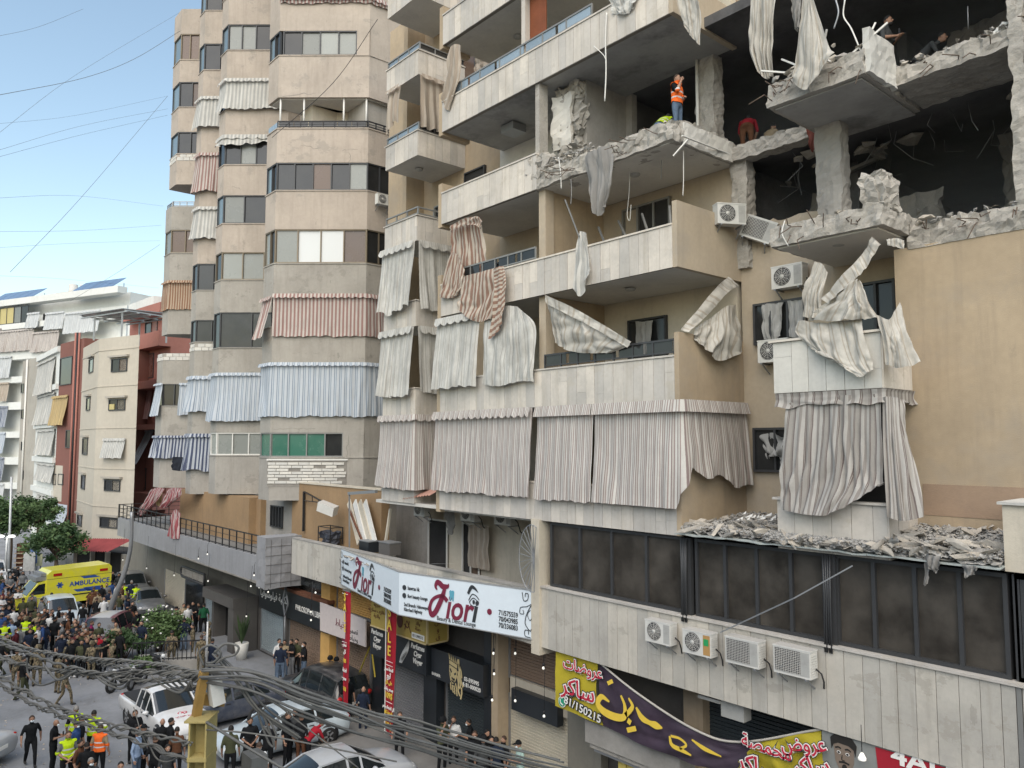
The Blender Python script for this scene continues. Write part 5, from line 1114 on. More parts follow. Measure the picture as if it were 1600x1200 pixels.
# jagged cracks on the bays
def crack(F_,px,py,n_,dx,dy):
    u,z = F_.uz(px,py); P = [(u,z)]
    for i in range(n_): P.append((P[-1][0] + dx * rb.uniform(.3,1) + rb.uniform(-.08,.08),P[-1][1] + dy * rb.uniform(.2,1) + rb.uniform(-.06,.06)))
    m = MB(); fstroke(m,F_,P,[.012] + [rb.uniform(.012,.035) for _ in P[1:-1]] + [.005],.002,n=n_ * 4,th=.002); m.build('crack','mortar',TW)
for a_ in ((A_.fc,470,228,7,.18,-.02),(A_.fc,535,236,6,.15,.05),(A_.fc,545,238,5,.02,-.15),(A_.fc,455,456,14,.2,.0),(A_.fc,440,150,12,.25,-.01),(B_.fc,362,292,6,.15,-.02),(A_.fc,425,670,12,.25,.0),(A_.fc,545,680,9,.02,-.3),(A_.fr,590,440,8,.02,-.3)): crack(*a_)
ac(0,0,(1,0),'air conditioner high on the tower beside the cream building',pos=(A_.P[2][0] + .3,A_.P[2][1] + .75,A_.fr.uz(589,322)[1]),s=.95,group='tower air conditioners')

# ------------------------------------------------------------------ grey terrace in front of the tower
YTE = 14.85; zt0 = atY(402,869,YTE).z; zt1 = atY(402,912,YTE).z
XT1 = XonY(415,YTE,900); XT0 = XonY(183,YTE,840)
TR = thing('terrace',(-48,16,0),'grey concrete first-floor terrace with black railing along the street','terrace')
m = MB(); m.box(XT0,XT1 - .5,YTE,YTE + .25,zt1,zt0); m.build('fascia','terrace_grey',TR)
m = MB(); m.box(XT0,XT1 - .5,YTE + .25,22,zt1 + .2,zt0 - .1); m.build('deck','paving',TR)
ztb = atY(405,838,YTE).z
FT = Face((XT0,YTE),(XT1,YTE)); XK = XT1 - 1.0
m = MB(); rough_box(m,XK,XT1,YTE - .03,YF + 1.2,zt1 - .15,ztb,.3,.03,8); m.build('corner_block','terrace_grey',TR)
m = MB(); FK = Face((XT1 + .02,YTE - .03),(XT1 + .02,YF + 1.2)); 
for i in range(5): m.fbox(FK,0,FK.len,zt1 + .1 + i * .42,zt1 + .115 + i * .42,0,.012)
for i in range(4): m.fbox(FK,.25 + i * .5,.262 + i * .5,zt1 - .1,ztb - .1,0,.012)
m.build('joint_line','dark_stone',TR)
railing(TR,FT,0,XK - XT0,zt0,.95,26,'metal_black',-.1,2)
FTL = Face((XT0 + .05,22),(XT0 + .05,YTE)); railing(TR,FTL,2,FTL.len,zt0,.95,6,'metal_black',-.1,2)
# torn render under the fascia
m = MB()
for i in range(60):
    x = XT0 + (XK - XT0) * i / 60; 
    if i > 25: h = .05 + .12 * abs(nz(i * .35,2)); m.box(x,x + (XK - XT0) / 60,YTE - .02,YTE - .001,zt1 - .0,zt1 + h)
m.build('broken_render','mortar',TR)
# tower base walls seen over the terrace
x0,x1 = XonY(283,16.6,810),XonY(402,16.6,810)
BS = thing('terrace_house',((x0 + x1) / 2,17,zt0),'ochre wall block standing on the terrace under the tower','wall')
m = MB(); m.box(x0,x1 - .9,16.5,17.6,zt0 - .1,atY(330,770,16.5).z); m.build('front_wall','wall_ochre_shaded',BS)
m = MB(); m.box(x1 - .9,x1 - .3,16.9,17.6,zt0 - .1,atY(330,772,16.5).z); m.build('side_wall','wall_ochre_shaded',BS)
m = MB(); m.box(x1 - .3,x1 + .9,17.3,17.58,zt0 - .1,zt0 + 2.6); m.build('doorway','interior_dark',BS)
x2,x3 = XonY(412,17.2,800),XonY(458,17.2,800)
m = MB(); m.box(x2,x3 + .5,17.2,17.5,zt0 - .1,atY(430,775,17.2).z); m.build('wall','tower_grey',BS)
FBS = Face((-60,17.2),(0,17.2)); window(BS,FBS,XonY(425,17.2,805) + 60,XonY(443,17.2,805) + 60,atY(434,824,17.2).z,atY(434,790,17.2).z,[GD,GD,GD,GD],base=.09,fw=.05)
# ochre block at the junction with the floodlight
JB = thing('rooftop_wall',(XonY(520,17.4,800),17.4,zl),'ochre wall with a dark frame between tower and cream building','wall')
x4,x5 = XonY(456,17.0,810),XonY(590,17.0,800)
m = MB(); m.box(x4,x5 + .3,17.0,17.4,zb,atY(500,758,17.0).z); m.build('wall','wall_ochre_shaded',JB)
m = MB(); m.box(x4 - .02,x5 + .3,16.95,17.45,atY(500,758,17.0).z + .002,atY(500,758,17.0).z + .06); m.build('coping','wall_cream',JB)
FL = thing('floodlight',atY(473,800,16.9),'grey box floodlight on a dark metal bracket over the ledge','lamp')
m = MB(); a = atY(474,830,16.9); b = atY(475,768,16.9); c = atY(508,786,16.3); m.bar(a,b,.09); m.bar(b,c,.05); m.bar(atY(475,782,16.9),c,.04); m.bar(atY(488,774,16.65),atY(488,784,16.65),.03); m.bar(atY(498,780,16.45),atY(498,787,16.45),.03); m.build('bracket','metal_black',FL)
q = atY(512,794,16.2); m = MB(); Mx = Matrix.Translation(q) @ Matrix.Rotation(R(20),4,'Y') @ Matrix.Rotation(R(30),4,'Z')
m.add([Mx @ Vector(v) for v in [(-.42,-.2,-.22),(.42,-.2,-.22),(.42,.2,-.22),(-.42,.2,-.22),(-.42,-.2,.2),(.42,-.2,.2),(.42,.2,.2),(-.42,.2,.2)]],[(0,3,2,1),(4,5,6,7),(0,1,5,4),(1,2,6,5),(2,3,7,6),(3,0,4,7)]); m.build('lamp_box','ac_white',FL)
# ------------------------------------------------------------------ far buildings at the end of the street
def far_face(px0,px1,dep0,dep1):
    a = CAMP + (DV + RT * ((px0 - 800) / FPX)).normalized() * 0; A = atD(px0,690,dep0); B = atD(px1,690,dep1); return Face((A.x,A.y),(B.x,B.y))
def far_block(F,z1,depth,mat,parent,name='wall',z0=0):
    m = MB(); n = F.n; a,b = F.a,F.b; c,d = F.b - n * depth,F.a - n * depth; m.prism([(a.x,a.y),(b.x,b.y),(c.x,c.y),(d.x,d.y)],z0,z1); return m.build(name,mat,parent)
def fwin(parent,F,x0,y0,x1,y1,panes,frame='frame_dark',sill='far_beige',base=.06,hood=None):
    u0,z1 = F.uz(x0,y0); u1,z0 = F.uz(x1,y1); o = window(parent,F,u0,u1,z0,z1,panes,frame,fw=.09,dep=.05,base=base)
    if hood: m = MB(); m.fbox(F,u0 - .25,u1 + .25,z1 + .1,z1 + .28,0,.3); m.build('hood',hood,o)
    return o
# beige slim block
F1 = far_face(149,212,72,69); F1L = far_face(124,149,79,72)
FB1 = thing('apartment_block',F1.p(2,0),'slim beige apartment block with small framed windows beyond the terrace','building')
zt1_ = F1.z(180,527); m = MB(); rb_ = (F1.b - CAMP); rb_.z = 0; c5 = F1.b + rb_.normalized() * 8; m.prism([F1.a[:2],F1.b[:2],c5[:2],(F1.a + rb_.normalized() * 5)[:2]],0,zt1_); m.build('wall','far_beige',FB1); far_block(F1L,zt1_,1.8,'far_beige',FB1,'side_wall')
for (x0,y0,x1,y1) in ((175,561,199,580),(171,624,196,641),(164,749,188,768),(157,808,184,826)): fwin(FB1,F1,x0,y0,x1,y1,[GD,GB if y0 == 561 else GD],hood='far_grey')
for (x0,y0,x1,y1) in ((140,562,146,581),(136,622,141,641),(130,685,137,711),(128,742,133,765),(122,803,128,823)): fwin(FB1,F1L,x0,y0,x1,y1,[GD],hood='far_grey')
m = MB(); u,z = F1.uz(171,641); m.fbox(F1,u + .1,u + .8,z + .05,z + .55,.02,.09); m.build('lit_pane',plain('lit_yellow',(.42,.36,.16),emit=.05),FB1)
for y in (548,604,669,732,791): m = MB(); u,z = F1.uz(160,y); m.fbox(F1,0,F1.len,z - .04,z + .04,0,.05); m.fbox(F1L,0,F1L.len,z - .04,z + .04,0,.05); m.build('string_course','far_beige',FB1)
pa = F1.uz(164,685); pb = F1.uz(197,716); curtain([F1.p(pa[0],0)[:2],F1.p(pb[0],0)[:2]],pa[1],pb[1],'cloth_grey','grey striped window curtain on the slim beige block','far curtains',.1,.5,.03,.8,41,.3,.5)
# red brown block with pipes
F2 = far_face(88,125,84,79); FB2 = thing('apartment_block',F2.p(1,0),'dark red brown apartment block with vertical pipes','building')
far_block(F2,F2.z(105,535),8,'far_red',FB2); F2L = far_face(55,88,95,84); far_block(F2L,F2L.z(75,552),8,'far_white',FB2,'side_wall')
for (x0,y0,x1,y1) in ((95,560,112,600),(104,672,116,700),(84,740,88,758),(92,740,99,758)): fwin(FB2,F2,x0,y0,x1,y1,[GD])
m = MB(); u,z = F2.uz(85,750); m.fbox(F2,u - .2,u + 2.6,z - 2.2,z + 1.6,0,.05); m.build('cream_panel','far_beige',FB2)
for px in (121,124,127):
    m = MB(); p0 = F2.uz(px,520); m.tube([F2.p(p0[0],0,.15),F2.p(p0[0],p0[1],.15)],.10,8); m.build('pipe','far_salmon' if px != 124 else 'metal_black',FB2)
def fcur(F,x0,y0,x1,y1,mat,label,sd,o1=.5,amp=.1):
    a,z1 = F.uz(x0,y0); b,z0 = F.uz(x1,y1); return curtain([F.p(a,0)[:2],F.p(b,0)[:2]],z1,z0,mat,label,'far curtains',o1 - .35 if o1 == 1.9 else .08,o1,amp * .6,.8,sd,.3,.6,billow=.12)
fcur(F2,84,620,106,664,'cloth_yellow','yellow ochre curtain on the red brown block',51)
fcur(F2,80,785,107,820,'cloth_blue','striped curtain above the trees on the red brown block',52)
for i,(y0,y1) in enumerate(((570,612),(620,662),(672,712),(722,755),(768,800))):
    fcur(F2L,60,y0,86,y1,'cloth_grey','pale curtain on the white side of the red brown block, %s from the top' % ('first second third fourth fifth'.split()[i]),53 + i)
    m = MB(); u0,zz = F2L.uz(56,y0 - 3); m.fbox(F2L,0,F2L.len,zz - .1,zz + .5,0,.3); m.build('balcony_slab','far_white',FB2)
# tan slim block behind
F5 = far_face(30,58,104,98); FB5 = thing('apartment_block',F5.p(1,0),'narrow tan apartment block with a drain pipe left of the red one','building'); far_block(F5,F5.z(45,562),8,'far_grey',FB5)
for y in (600,640,690,735): fwin(FB5,F5,34,y,37,y + 14,[GD])
m = MB(); p0 = F5.uz(45,562); m.tube([F5.p(p0[0],0,.15),F5.p(p0[0],p0[1],.15)],.12,8); m.build('pipe','frame_white',FB5)
# salmon block between beige one and tower
F3 = far_face(196,262,88,80); FB3 = thing('apartment_block',F3.p(3,0),'salmon red apartment block half hidden behind the tower','building')
far_block(F3,F3.z(230,478),9,'far_salmon',FB3)
F3w = far_face(193,232,92,86); far_block(F3w,F3w.z(205,475),6,'far_white',FB3,'rooftop_wall',8)
for (y0,y1) in ((486,500),(527,549),(598,610),(664,672),(768,792)):
    z1,z0 = F3.z(230,y0),F3.z(230,y1); m = MB(); m.fbox(F3,1.0,F3.len,z0,z1,0,1.3); m.build('balcony_parapet','far_salmon',FB3)
for (x0,y0,x1,y1) in ((228,498,246,526),(217,556,240,590),(205,730,228,765)): fwin(FB3,F3,x0,y0,x1,y1,[GD,GB])
m = MB(); zz = F3.z(222,592); u0 = F3.uz(205,590)[0]
for i in range(14): m.fbox(F3,u0 + i * .2,u0 + i * .2 + .04,zz,zz + 1.0,1.2,1.24)
m.fbox(F3,u0,u0 + 2.8,zz + 1,zz + 1.06,1.18,1.26); m.build('balcony_grille','metal_black',FB3)
fcur(F3,206,611,238,655,'cloth_pink','red and white striped curtain beside the tower balconies',61)
fcur(F3,196,672,240,725,'cloth_blue','wide pale blue striped curtain blown outwards beside the tower',62,1.8)
fcur(F3,203,640,217,676,'cloth_navy','blue striped laundry hanging beside the tower',63)
ac(0,0,F3.n,'air conditioner on the far salmon block balcony',pos=F3.p(F3.uz(219,745)[0],F3.z(219,747),.9),s=1.2,group='far air conditioners')
# white block across the end of the street
F4 = far_face(-40,190,118,104); FB4 = thing('apartment_block',F4.p(8,0),'broad white apartment block with rows of curtains and solar panels','building')
far_block(F4,F4.z(80,490),12,'far_white',FB4); zr = F4.z(80,468)
for (y0,y1) in ((468,476),(507,514),(548,562),(590,598),(630,640),(676,684),(716,726),(756,764)):
    z1,z0 = F4.z(60,y0),F4.z(60,y1); m = MB(); m.fbox(F4,0,F4.len,z0,z1 + .15,0,1.5); m.build('balcony_slab','far_white',FB4)
fwin(FB4,F4,2,485,56,505,['glass_curtain','lit_yellow','lit_yellow',GC,GD],base=1.2); fwin(FB4,F4,0,572,10,590,[GD]); fwin(FB4,F4,78,492,88,515,[GD],base=1.0)
zt_ = zr; m = MB(); m.fbox(F4,0,F4.len * .98,F4.z(80,492),zr,-6,-1.0); m.build('upper_storey','far_white',FB4)
ci = 70
for (x0,y0,x1,y1,mt,lab) in ((60,492,78,514,'cloth_pale','pale curtain left of the narrow dark opening, top floor of the white block'),(88,492,116,516,'cloth_pale','pale striped curtain right of the narrow dark opening, top floor of the white block'),(118,492,172,520,'cloth_pale','wide pale curtain under the right solar panels of the white block'),(-10,518,17,548,'cloth_rose','rose curtain at the far left of the white block'),(17,520,68,549,'cloth_rose','long rose curtain, second floor from top of the white block'),(68,522,108,550,'cloth_rose','rose curtain beside the blue canopy on the white block'),(8,560,34,592,'cloth_pale','pale curtain beside a dark balcony on the white block'),(5,600,30,628,'cloth_tan','tan curtain on the white block'),(0,636,28,668,'cloth_navy','grey striped curtain under the tan one on the white block'),(-5,676,24,708,'cloth_blue','light blue curtain on the white block'),(-5,714,22,750,'cloth_navy','dark striped curtain low on the white block'),(-5,754,22,785,'cloth_pale','lowest pale curtain of the white block')):
    ci += 1; fcur(F4,x0,y0,x1,y1,mt,lab,ci,1.9,.12)
plain('solar_blue',(.10,.16,.26),.25,spec=.7)
for (x0,x1,lab) in ((-8,58,'row of blue solar panels at the left of the white roof'),(118,182,'row of blue solar panels at the right of the white roof')):
    S = thing('solar_panels',F4.p(F4.uz(x0,460)[0],zr,-1),lab,'solar panel','rooftop solar panels'); n = 5
    ua,ub = F4.uz(x0,470)[0],F4.uz(x1,470)[0]
    for i in range(n):
        a = ua + (ub - ua) * i / n; b = ua + (ub - ua) * (i + .94) / n; m = MB(); z0_ = zr + .3; m.hexa([F4.p(a,z0_,1),F4.p(b,z0_,1),F4.p(b,z0_ + 1.9,-1.5),F4.p(a,z0_ + 1.9,-1.5),F4.p(a,z0_ + .06,1),F4.p(b,z0_ + .06,1),F4.p(b,z0_ + 1.96,-1.5),F4.p(a,z0_ + 1.96,-1.5)]); m.build('panel','solar_blue',S)
    m = MB()
    for t in (.05,.5,.95): u = ua + (ub - ua) * t; m.bar(F4.p(u,zr,1),F4.p(u,zr + .35,1),.1); m.bar(F4.p(u,zr,-1.4),F4.p(u,zr + 1.5,-1.4),.1)
    m.build('stand','metal_grey',S)
TK = thing('roof_tank',F4.p(F4.uz(98,470)[0],zr,-1),'white water tanks on the roof between the solar panels','water tank'); m = MB(); u,z = F4.uz(92,470)
m.fbox(F4,u - 2.3,u + 3.2,zr,zr + 1.2,-3,-1); m.build('tank_house','far_beige',TK); m = MB(); m.lathe([(0,1.3),(.6,1.2),(.65,.1),(.65,0)],14,0,Matrix.Translation(F4.p(u + .2,zr + 1.2,-2))); m.build('tank','ac_white',TK); m = MB(); m.lathe([(0,1.0),(.8,.8),(.85,.1),(.85,0)],14,0,Matrix.Translation(F4.p(u + 3,zr + 1.2,-2))); m.build('tank','ac_white',TK)
# steel roof frame on the beige block
SF = thing('steel_roof_frame',F1.p(0,zt1_),'galvanised steel frame standing on the roof of the slim beige block','frame'); m = MB(); u0 = F1L.uz(126,527)[0]
zt2 = zt1_ + 2.4
for (a,o) in ((.2,-.3),(.2,-5),(4.5,-.3),(4.5,-5)): m.bar(F1.p(a - 1.6,zt1_ - 0,o),F1.p(a - 1.6,zt2,o),.14)
for o in (-.3,-1.5,-2.7,-4,-5): m.bar(F1.p(-3.6,zt2 - .1,o),F1.p(3.6,zt2,o),.12)
for a in (-3.4,-1,1.2,3.4): m.bar(F1.p(a,zt2 + .1,-.2),F1.p(a,zt2 + .1,-5.2),.1)
m.build('frame','metal_galv',SF)
m = MB(); m.hexa([F1.p(-3.5,zt2 + .15,.1),F1.p(3.4,zt2 + .2,.1),F1.p(3.4,zt2 + .45,-5),F1.p(-3.5,zt2 + .4,-5),F1.p(-3.5,zt2 + .2,.1),F1.p(3.4,zt2 + .25,.1),F1.p(3.4,zt2 + .5,-5),F1.p(-3.5,zt2 + .45,-5)]); m.build('sheet','metal_galv',SF)
# low shop awning with red tiles at the foot of the beige block
AW = thing('tiled_awning',atZ(165,880,0),'red tiled awning over the shop behind the ambulance','awning')
q0 = atD(118,856,68); q1 = atD(206,858,64); zA = q0.z
m = MB(); out = F1.n * 2.2
for i in range(26):
    a = q0.lerp(q1,i / 26); b = q0.lerp(q1,(i + 1) / 26); m.add([a + Vector((0,0,.75)),b + Vector((0,0,.75)),b + out,a + out,(a + b) / 2 + Vector((0,0,.88)),(a + b) / 2 + out + Vector((0,0,.12))],[(0,4,5,3),(4,1,2,5)])
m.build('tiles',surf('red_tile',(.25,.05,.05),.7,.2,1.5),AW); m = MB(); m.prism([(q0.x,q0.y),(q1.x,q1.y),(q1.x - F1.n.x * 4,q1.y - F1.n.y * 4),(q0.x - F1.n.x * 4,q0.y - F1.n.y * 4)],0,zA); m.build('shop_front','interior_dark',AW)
m = MB()
for t in (.02,.35,.62,.9): a = q0.lerp(q1,t); m.bar(Vector((a.x,a.y,0)) + F1.n * .15,Vector((a.x,a.y,zA)) + F1.n * .15,.35)
m.build('pier','far_beige',AW)

# ------------------------------------------------------------------ ground-floor shops
SH = thing('shop_row',(-20,17.5,0),'ground-floor row of closed shops under the long concrete ledge','shops')
Fs = Face((-70,YS),(XEND,YS))
def us(px,py=1000,Y=YS): return XonY(px,Y,py) + 70
zso = zb - .01
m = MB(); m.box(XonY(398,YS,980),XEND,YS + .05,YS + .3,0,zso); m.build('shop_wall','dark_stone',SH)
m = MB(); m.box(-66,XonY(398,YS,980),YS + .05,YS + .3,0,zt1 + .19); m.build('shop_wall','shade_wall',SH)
def shut(x0,x1,y,z1,mat,z0=.13,base=0): return shutter(SH,Fs,us(x0,y),us(x1,y),z0,z1,mat,base=base)
def z_(px,py,Y=YS): return atY(px,py,Y).z
shut(258,290,920,z_(275,895),'shutter_cream',0); shut(322,345,950,z_(333,925),'shutter_teal',0)
m = MB(); m.fbox(Fs,us(292,920),us(319,920),0,z_(305,905),-.02,.06); m.build('shop_door','glass_dark',SH)
shut(409,447,990,z_(425,957),'shutter_teal'); shut(453,508,1000,z_(480,975),'shutter_brown')
shut(528,580,1020,z_(555,965),'shutter_brown'); shut(528,582,960,z_(555,905),'orange_paint_glow',z_(555,963))  # orange upper shutter: warm glow painted into its colour
shut(618,674,1090,z_(648,1045),'shutter_grey'); shut(700,770,1120,z_(735,1080),'shutter_black')
shut(798,900,1150,z_(845,1100),'shutter_cream'); shut(798,900,1050,z_(845,985),'shutter_brown',z_(845,1075))
shut(1075,1400,1180,z_(1240,1090),'shutter_black',2.2)
def pier(x0,x1,py,mat,o=.15,z1=None,z0=.13):
    m = MB(); m.fbox(Fs,us(x0,py),us(x1,py),z0,z1 or zso,0,o); return m.build('pier',mat,SH)
pier(512,526,980,'orange_paint_glow',.35); pier(448,453,1000,'dark_stone',.2); pier(592,606,1050,'black_panel',.3); pier(674,694,1080,'black_panel',.35); pier(774,785,1060,'black_panel',.5); pier(786,796,1060,'wall_ochre',.5); pier(898,950,1160,'shade_wall',.3); pier(1080,1110,1160,'wall_ochre',.3)
# stone entrance
EN = thing('shop_entrance',Fs.p(us(380),0),'dark stone entrance portal under the terrace corner','entrance'); m = MB(); ua,ub = us(352,980),us(402,980)
m.fbox(Fs,ub - .75,ub,.0,z_(380,938) - .002,0,1.3); m.fbox(Fs,ua - .02,ub + .02,z_(380,938),z_(380,922),0,1.35); m.fbox(Fs,ua,ua + .3,0,z_(380,938),0,.8); m.build('portal','dark_stone',EN); m = MB(); m.fbox(Fs,ua + .3,ub - .75,0,z_(380,938),.01,.1); m.build('door','glass_dark',EN)
m = MB(); 
for t in (.35,.6): m.fbox(Fs,ua + .3 + (ub - ua - 1) * t,ua + .36 + (ub - ua - 1) * t,0,z_(380,940),.1,.16)
m.build('door_frame','frame_white',EN)
PL = thing('potted_plant',Fs.p(us(376,1020),.0,1.7),'tall white pot with a dark plant by the stone entrance','plant'); q = atZ(377,1030,.0); m = MB(); m.lathe([(0,0),(.26,0),(.36,.8),(.34,.82),(.3,.78),(0,.76)],14,0,Matrix.Translation((q.x,q.y,0))); m.build('pot','frame_white',PL); m = MB(); rp = random.Random(2)
for i in range(70):
    a = rp.uniform(0,6.28); l = rp.uniform(.5,1.5); t = rp.uniform(.1,.5); p = Vector((q.x,q.y,.75)); e = p + Vector((math.cos(a) * l * t,math.sin(a) * l * t,l)); sd = Vector((-math.sin(a),math.cos(a),0)) * .05; m.add([p,(p + e) / 2 + sd,e,(p + e) / 2 - sd],[(0,1,2,3)])
surf('leaf_dark',(.045,.075,.03),.7,.4,3,local=False,bmp=0); surf('leaf_green',(.10,.16,.06),.7,.4,3,bmp=0); surf('leaf_pale',(.20,.25,.13),.7,.4,3,bmp=0); surf('bark',(.11,.08,.055),.9,.3,4)
m.build('leaves','leaf_dark',PL)
m = MB(); P0 = Fs.p(us(322,985),0,1.6)
GR = thing('steel_handrail',P0,'thin steel handrail on the ramp beside the entrance','handrail')
for i in range(5): p = P0 + Vector((i * .55,-.1 * i,0)); m.bar(p,p + Vector((0,0,.95)),.035)
m.bar(P0 + Vector((0,0,.95)),P0 + Vector((2.2,-.4,.95)),.04); m.bar(P0 + Vector((0,0,.5)),P0 + Vector((2.2,-.4,.5)),.03); m.build('rail','metal_grey',GR)
# hanging oval grid sign
OG = thing('oval_sign_frame',Fs.p(us(300,900),3,.8),'empty oval sign frame with a wire grid above the cream shutter','sign frame'); Fo = Face((-70,YS - 1.2),(0,YS - 1.2)); uo0,zo1 = Fo.uz(283,884); uo1,zo0 = Fo.uz(319,914); m = MB(); r_ = (zo1 - zo0) / 2; cz = (zo0 + zo1) / 2
pts = [Fo.p(uo1,zo0),Fo.p(uo1,zo1)] + [Fo.p(uo0 + r_ - math.sin(a) * r_,cz + math.cos(a) * r_) for a in [math.pi * k / 10 for k in range(11)]] + [Fo.p(uo1,zo0)]
m.tube(pts,.07,6); m.build('rim','frame_dark',OG); m = MB()
for k in range(1,4): m.fbox(Fo,uo0 + .1,uo1,zo0 + (zo1 - zo0) * k / 4 - .01,zo0 + (zo1 - zo0) * k / 4 + .01,-.02,.0)
for k in range(1,6): m.fbox(Fo,uo0 + (uo1 - uo0) * k / 6,uo0 + (uo1 - uo0) * k / 6 + .02,zo0 + .05,zo1 - .05,-.02,.0)
m.fbox(Fo,uo0 + r_ * .4,uo1,zo0 + .08,zo1 - .08,-.06,-.03); m.build('grid','tower_grey',OG)
# ------------------------------------------------------------------ signs
plain('sign_white',(.60,.67,.72),.45,spec=.4,local=False,var=.06); plain('ink_plum',(.16,.02,.045),.5); plain('ink_dark',(.03,.035,.04),.5); plain('ink_teal',(.10,.32,.42),.5); plain('ink_white',(.75,.74,.70),.5); plain('ink_yellow',(.70,.50,.06),.5); plain('ink_gold',(.52,.42,.22),.45); plain('ink_red',(.45,.02,.05),.5); plain('ink_green',(.02,.28,.16),.5); plain('ink_purple',(.09,.045,.10),.6)
plain('banner_red',(.32,.012,.025),.6); plain('sign_yellow',(.36,.27,.07),.6); surf('banner_yellow',(.45,.37,.03),.6,.15,2,stain=.3,stain_col=(.3,.22,.05),bmp=0); surf('banner_purple',(.050,.035,.055),.6,.3,2,stain=.3,stain_col=(.1,.09,.1),bmp=.2)
# angled beauty-lounge sign
XA = XonY(623.5,14.1,920); FI1 = Face((XonY(533,YF - .06,880),YF - .06),(XA,14.1)); FI2 = Face((XA,14.1),(XonY(833,YF - .10,950),YF - .10)); zA0,zA1 = atY(533,911,YF).z,atY(533,857.5,YF).z
FS_ = thing('shop_sign',(XA,14.8,zA0),'pale blue folded Fiori Beauty and Dental Lounge sign on the ledge','sign')
for F_ in (FI1,FI2): m = MB(); m.fbox(F_,0,F_.len - (.0 if F_ is FI1 else 0),zA0,zA1,-.06,0); m.build('sign_panel','sign_white',FS_)
m = MB(); m.fbox(FI1,0,FI1.len,zA1 + .001,zA1 + .03,-.08,.012); m.fbox(FI2,0,FI2.len,zA1 + .001,zA1 + .03,-.08,.012); m.fbox(FI1,0,FI1.len,zA0 - .03,zA0 - .001,-.08,.012); m.fbox(FI2,0,FI2.len,zA0 - .03,zA0 - .001,-.08,.012); m.build('frame','metal_galv',FS_)
for F_,sc,u0 in ((FI1,.93,.15),(FI2,1.0,.25)):
    H = zA1 - zA0; W_ = F_.len
    def P(a,b): return (a * W_,zA0 + b * H)
    m = MB(); k = W_ / 6.0 * 1.0
    # script capital: top bar, curled tail, cross stroke   (fractions of the panel)
    fstroke(m,F_,[P(.315,.72),P(.302,.80),P(.315,.90),P(.335,.88),P(.36,.82),P(.395,.84),P(.405,.90)],[.05 * k,.12 * k,.17 * k,.2 * k,.2 * k,.14 * k,.03 * k],.012,n=34)
    fstroke(m,F_,[P(.375,.80),P(.36,.62),P(.335,.42),P(.30,.20),P(.272,.14),P(.258,.28),P(.275,.46),P(.31,.56),P(.345,.60),P(.37,.58),P(.395,.50)],[.14 * k,.19 * k,.2 * k,.2 * k,.2 * k,.15 * k,.13 * k,.12 * k,.13 * k,.15 * k,.17 * k],.013,n=54)
    m.build('capital','ink_plum',FS_)
    lettering(FS_,F_,'ior',W_ * .475,zA0 + .36 * H,.80 * H,'ink_plum',.012,.85,.25,.02); lettering(FS_,F_,'i',W_ * .592,zA0 + .36 * H,.72 * H,'ink_dark',.012,.95,.25,.02)
    lettering(FS_,F_,'Beauty & Dental Lounge',W_ * .46,zA0 + .075 * H,.14 * H,'ink_dark',.012,.85)
    m = MB(); u,z = P(.428,.62); fpoly(m,F_,[(u - .1,z + .16),(u - .05,z + .2),(u,z + .17),(u + .05,z + .2),(u + .1,z + .16),(u + .07,z - .14),(u + .03,z - .14),(u,z),(u - .03,z - .14),(u - .07,z - .14)],.012); m.build('tooth','ink_teal',FS_)
    m = MB(); fstroke(m,F_,[P(.55,.74),P(.575,.90),P(.60,.88),P(.625,.80)],[.10 * k,.12 * k,.09 * k,.02 * k],.012); fstroke(m,F_,[P(.555,.60),P(.58,.74),P(.61,.72),P(.632,.64)],.035 * k,.012); fstroke(m,F_,[P(.56,.56),P(.585,.66),P(.607,.64),P(.628,.56),P(.60,.48),P(.575,.50),P(.56,.56)],[.03 * k] * 7,.012,n=30); u,z = P(.592,.575); fdisc(m,F_,u,z,.055 * k,.013,ry=.075 * k); m.build('eye','ink_dark',FS_)
    for i,(s,zz,sz) in enumerate((('hawraa hk',.66,.13),('fiori beauty lounge',.47,.12),('2nd Branch: Haboweyeh\nKfarrhad Highway',.20,.115))):
        lettering(FS_,F_,s,W_ * (.075 if i < 2 else .045),zA0 + zz * H,sz * H,'ink_dark',.012,.72,align='LEFT',bold=.002)
        if i < 2: m = MB(); fdisc(m,F_,W_ * .047,zA0 + zz * H,.085,.012); m.build('icon','ink_dark',FS_)
    lettering(FS_,F_,'71/575559\n70/043985\n70/336083',W_ * .835,zA0 + .30 * H,.15 * H,'ink_dark',.012,.82,bold=.003,line=.9); m = MB(); fdisc(m,F_,W_ * .705,zA0 + .42 * H,.09,.012); m.build('icon','ink_plum',FS_)
    m = MB(); e = .93 if F_ is FI2 else .035; sg = 1 if F_ is FI2 else -1
    def Q(a,b): return ((e + sg * a) * W_,zA0 + b * H)
    for pts,w_ in (([Q(.0,.95),Q(.01,.78),Q(.035,.80),Q(.04,.92),Q(.022,.93),Q(.02,.86)],.025),([Q(.06,.72),Q(.03,.66),Q(-.01,.62),Q(-.015,.5),Q(.01,.5),Q(.005,.58)],.022),([Q(.06,.70),Q(.03,.5),Q(.02,.3),Q(.05,.16),Q(.06,.2)],.028),([Q(.055,.6),Q(.035,.5),Q(.05,.38),Q(.062,.42)],.02),([Q(.055,.02),Q(.02,.04),Q(.018,.15),Q(.04,.16),Q(.042,.08)],.025)): fstroke(m,F_,pts,w_,.012)
    m.build('scrollwork','ink_dark',FS_)
m = MB(); m.prism([(FI1.a.x + .3,FI1.a.y - .02),(XA,14.18),(FI2.b.x - .4,FI2.b.y - .03)],zA0 + .3,zA1 - .22); m.build('sign_back','raw_concrete',FS_)
RBS = thing('debris_on_sign',(XA,14.9,zA1 - .2),'dust and fallen bits lying on top of the folded sign','rubble')
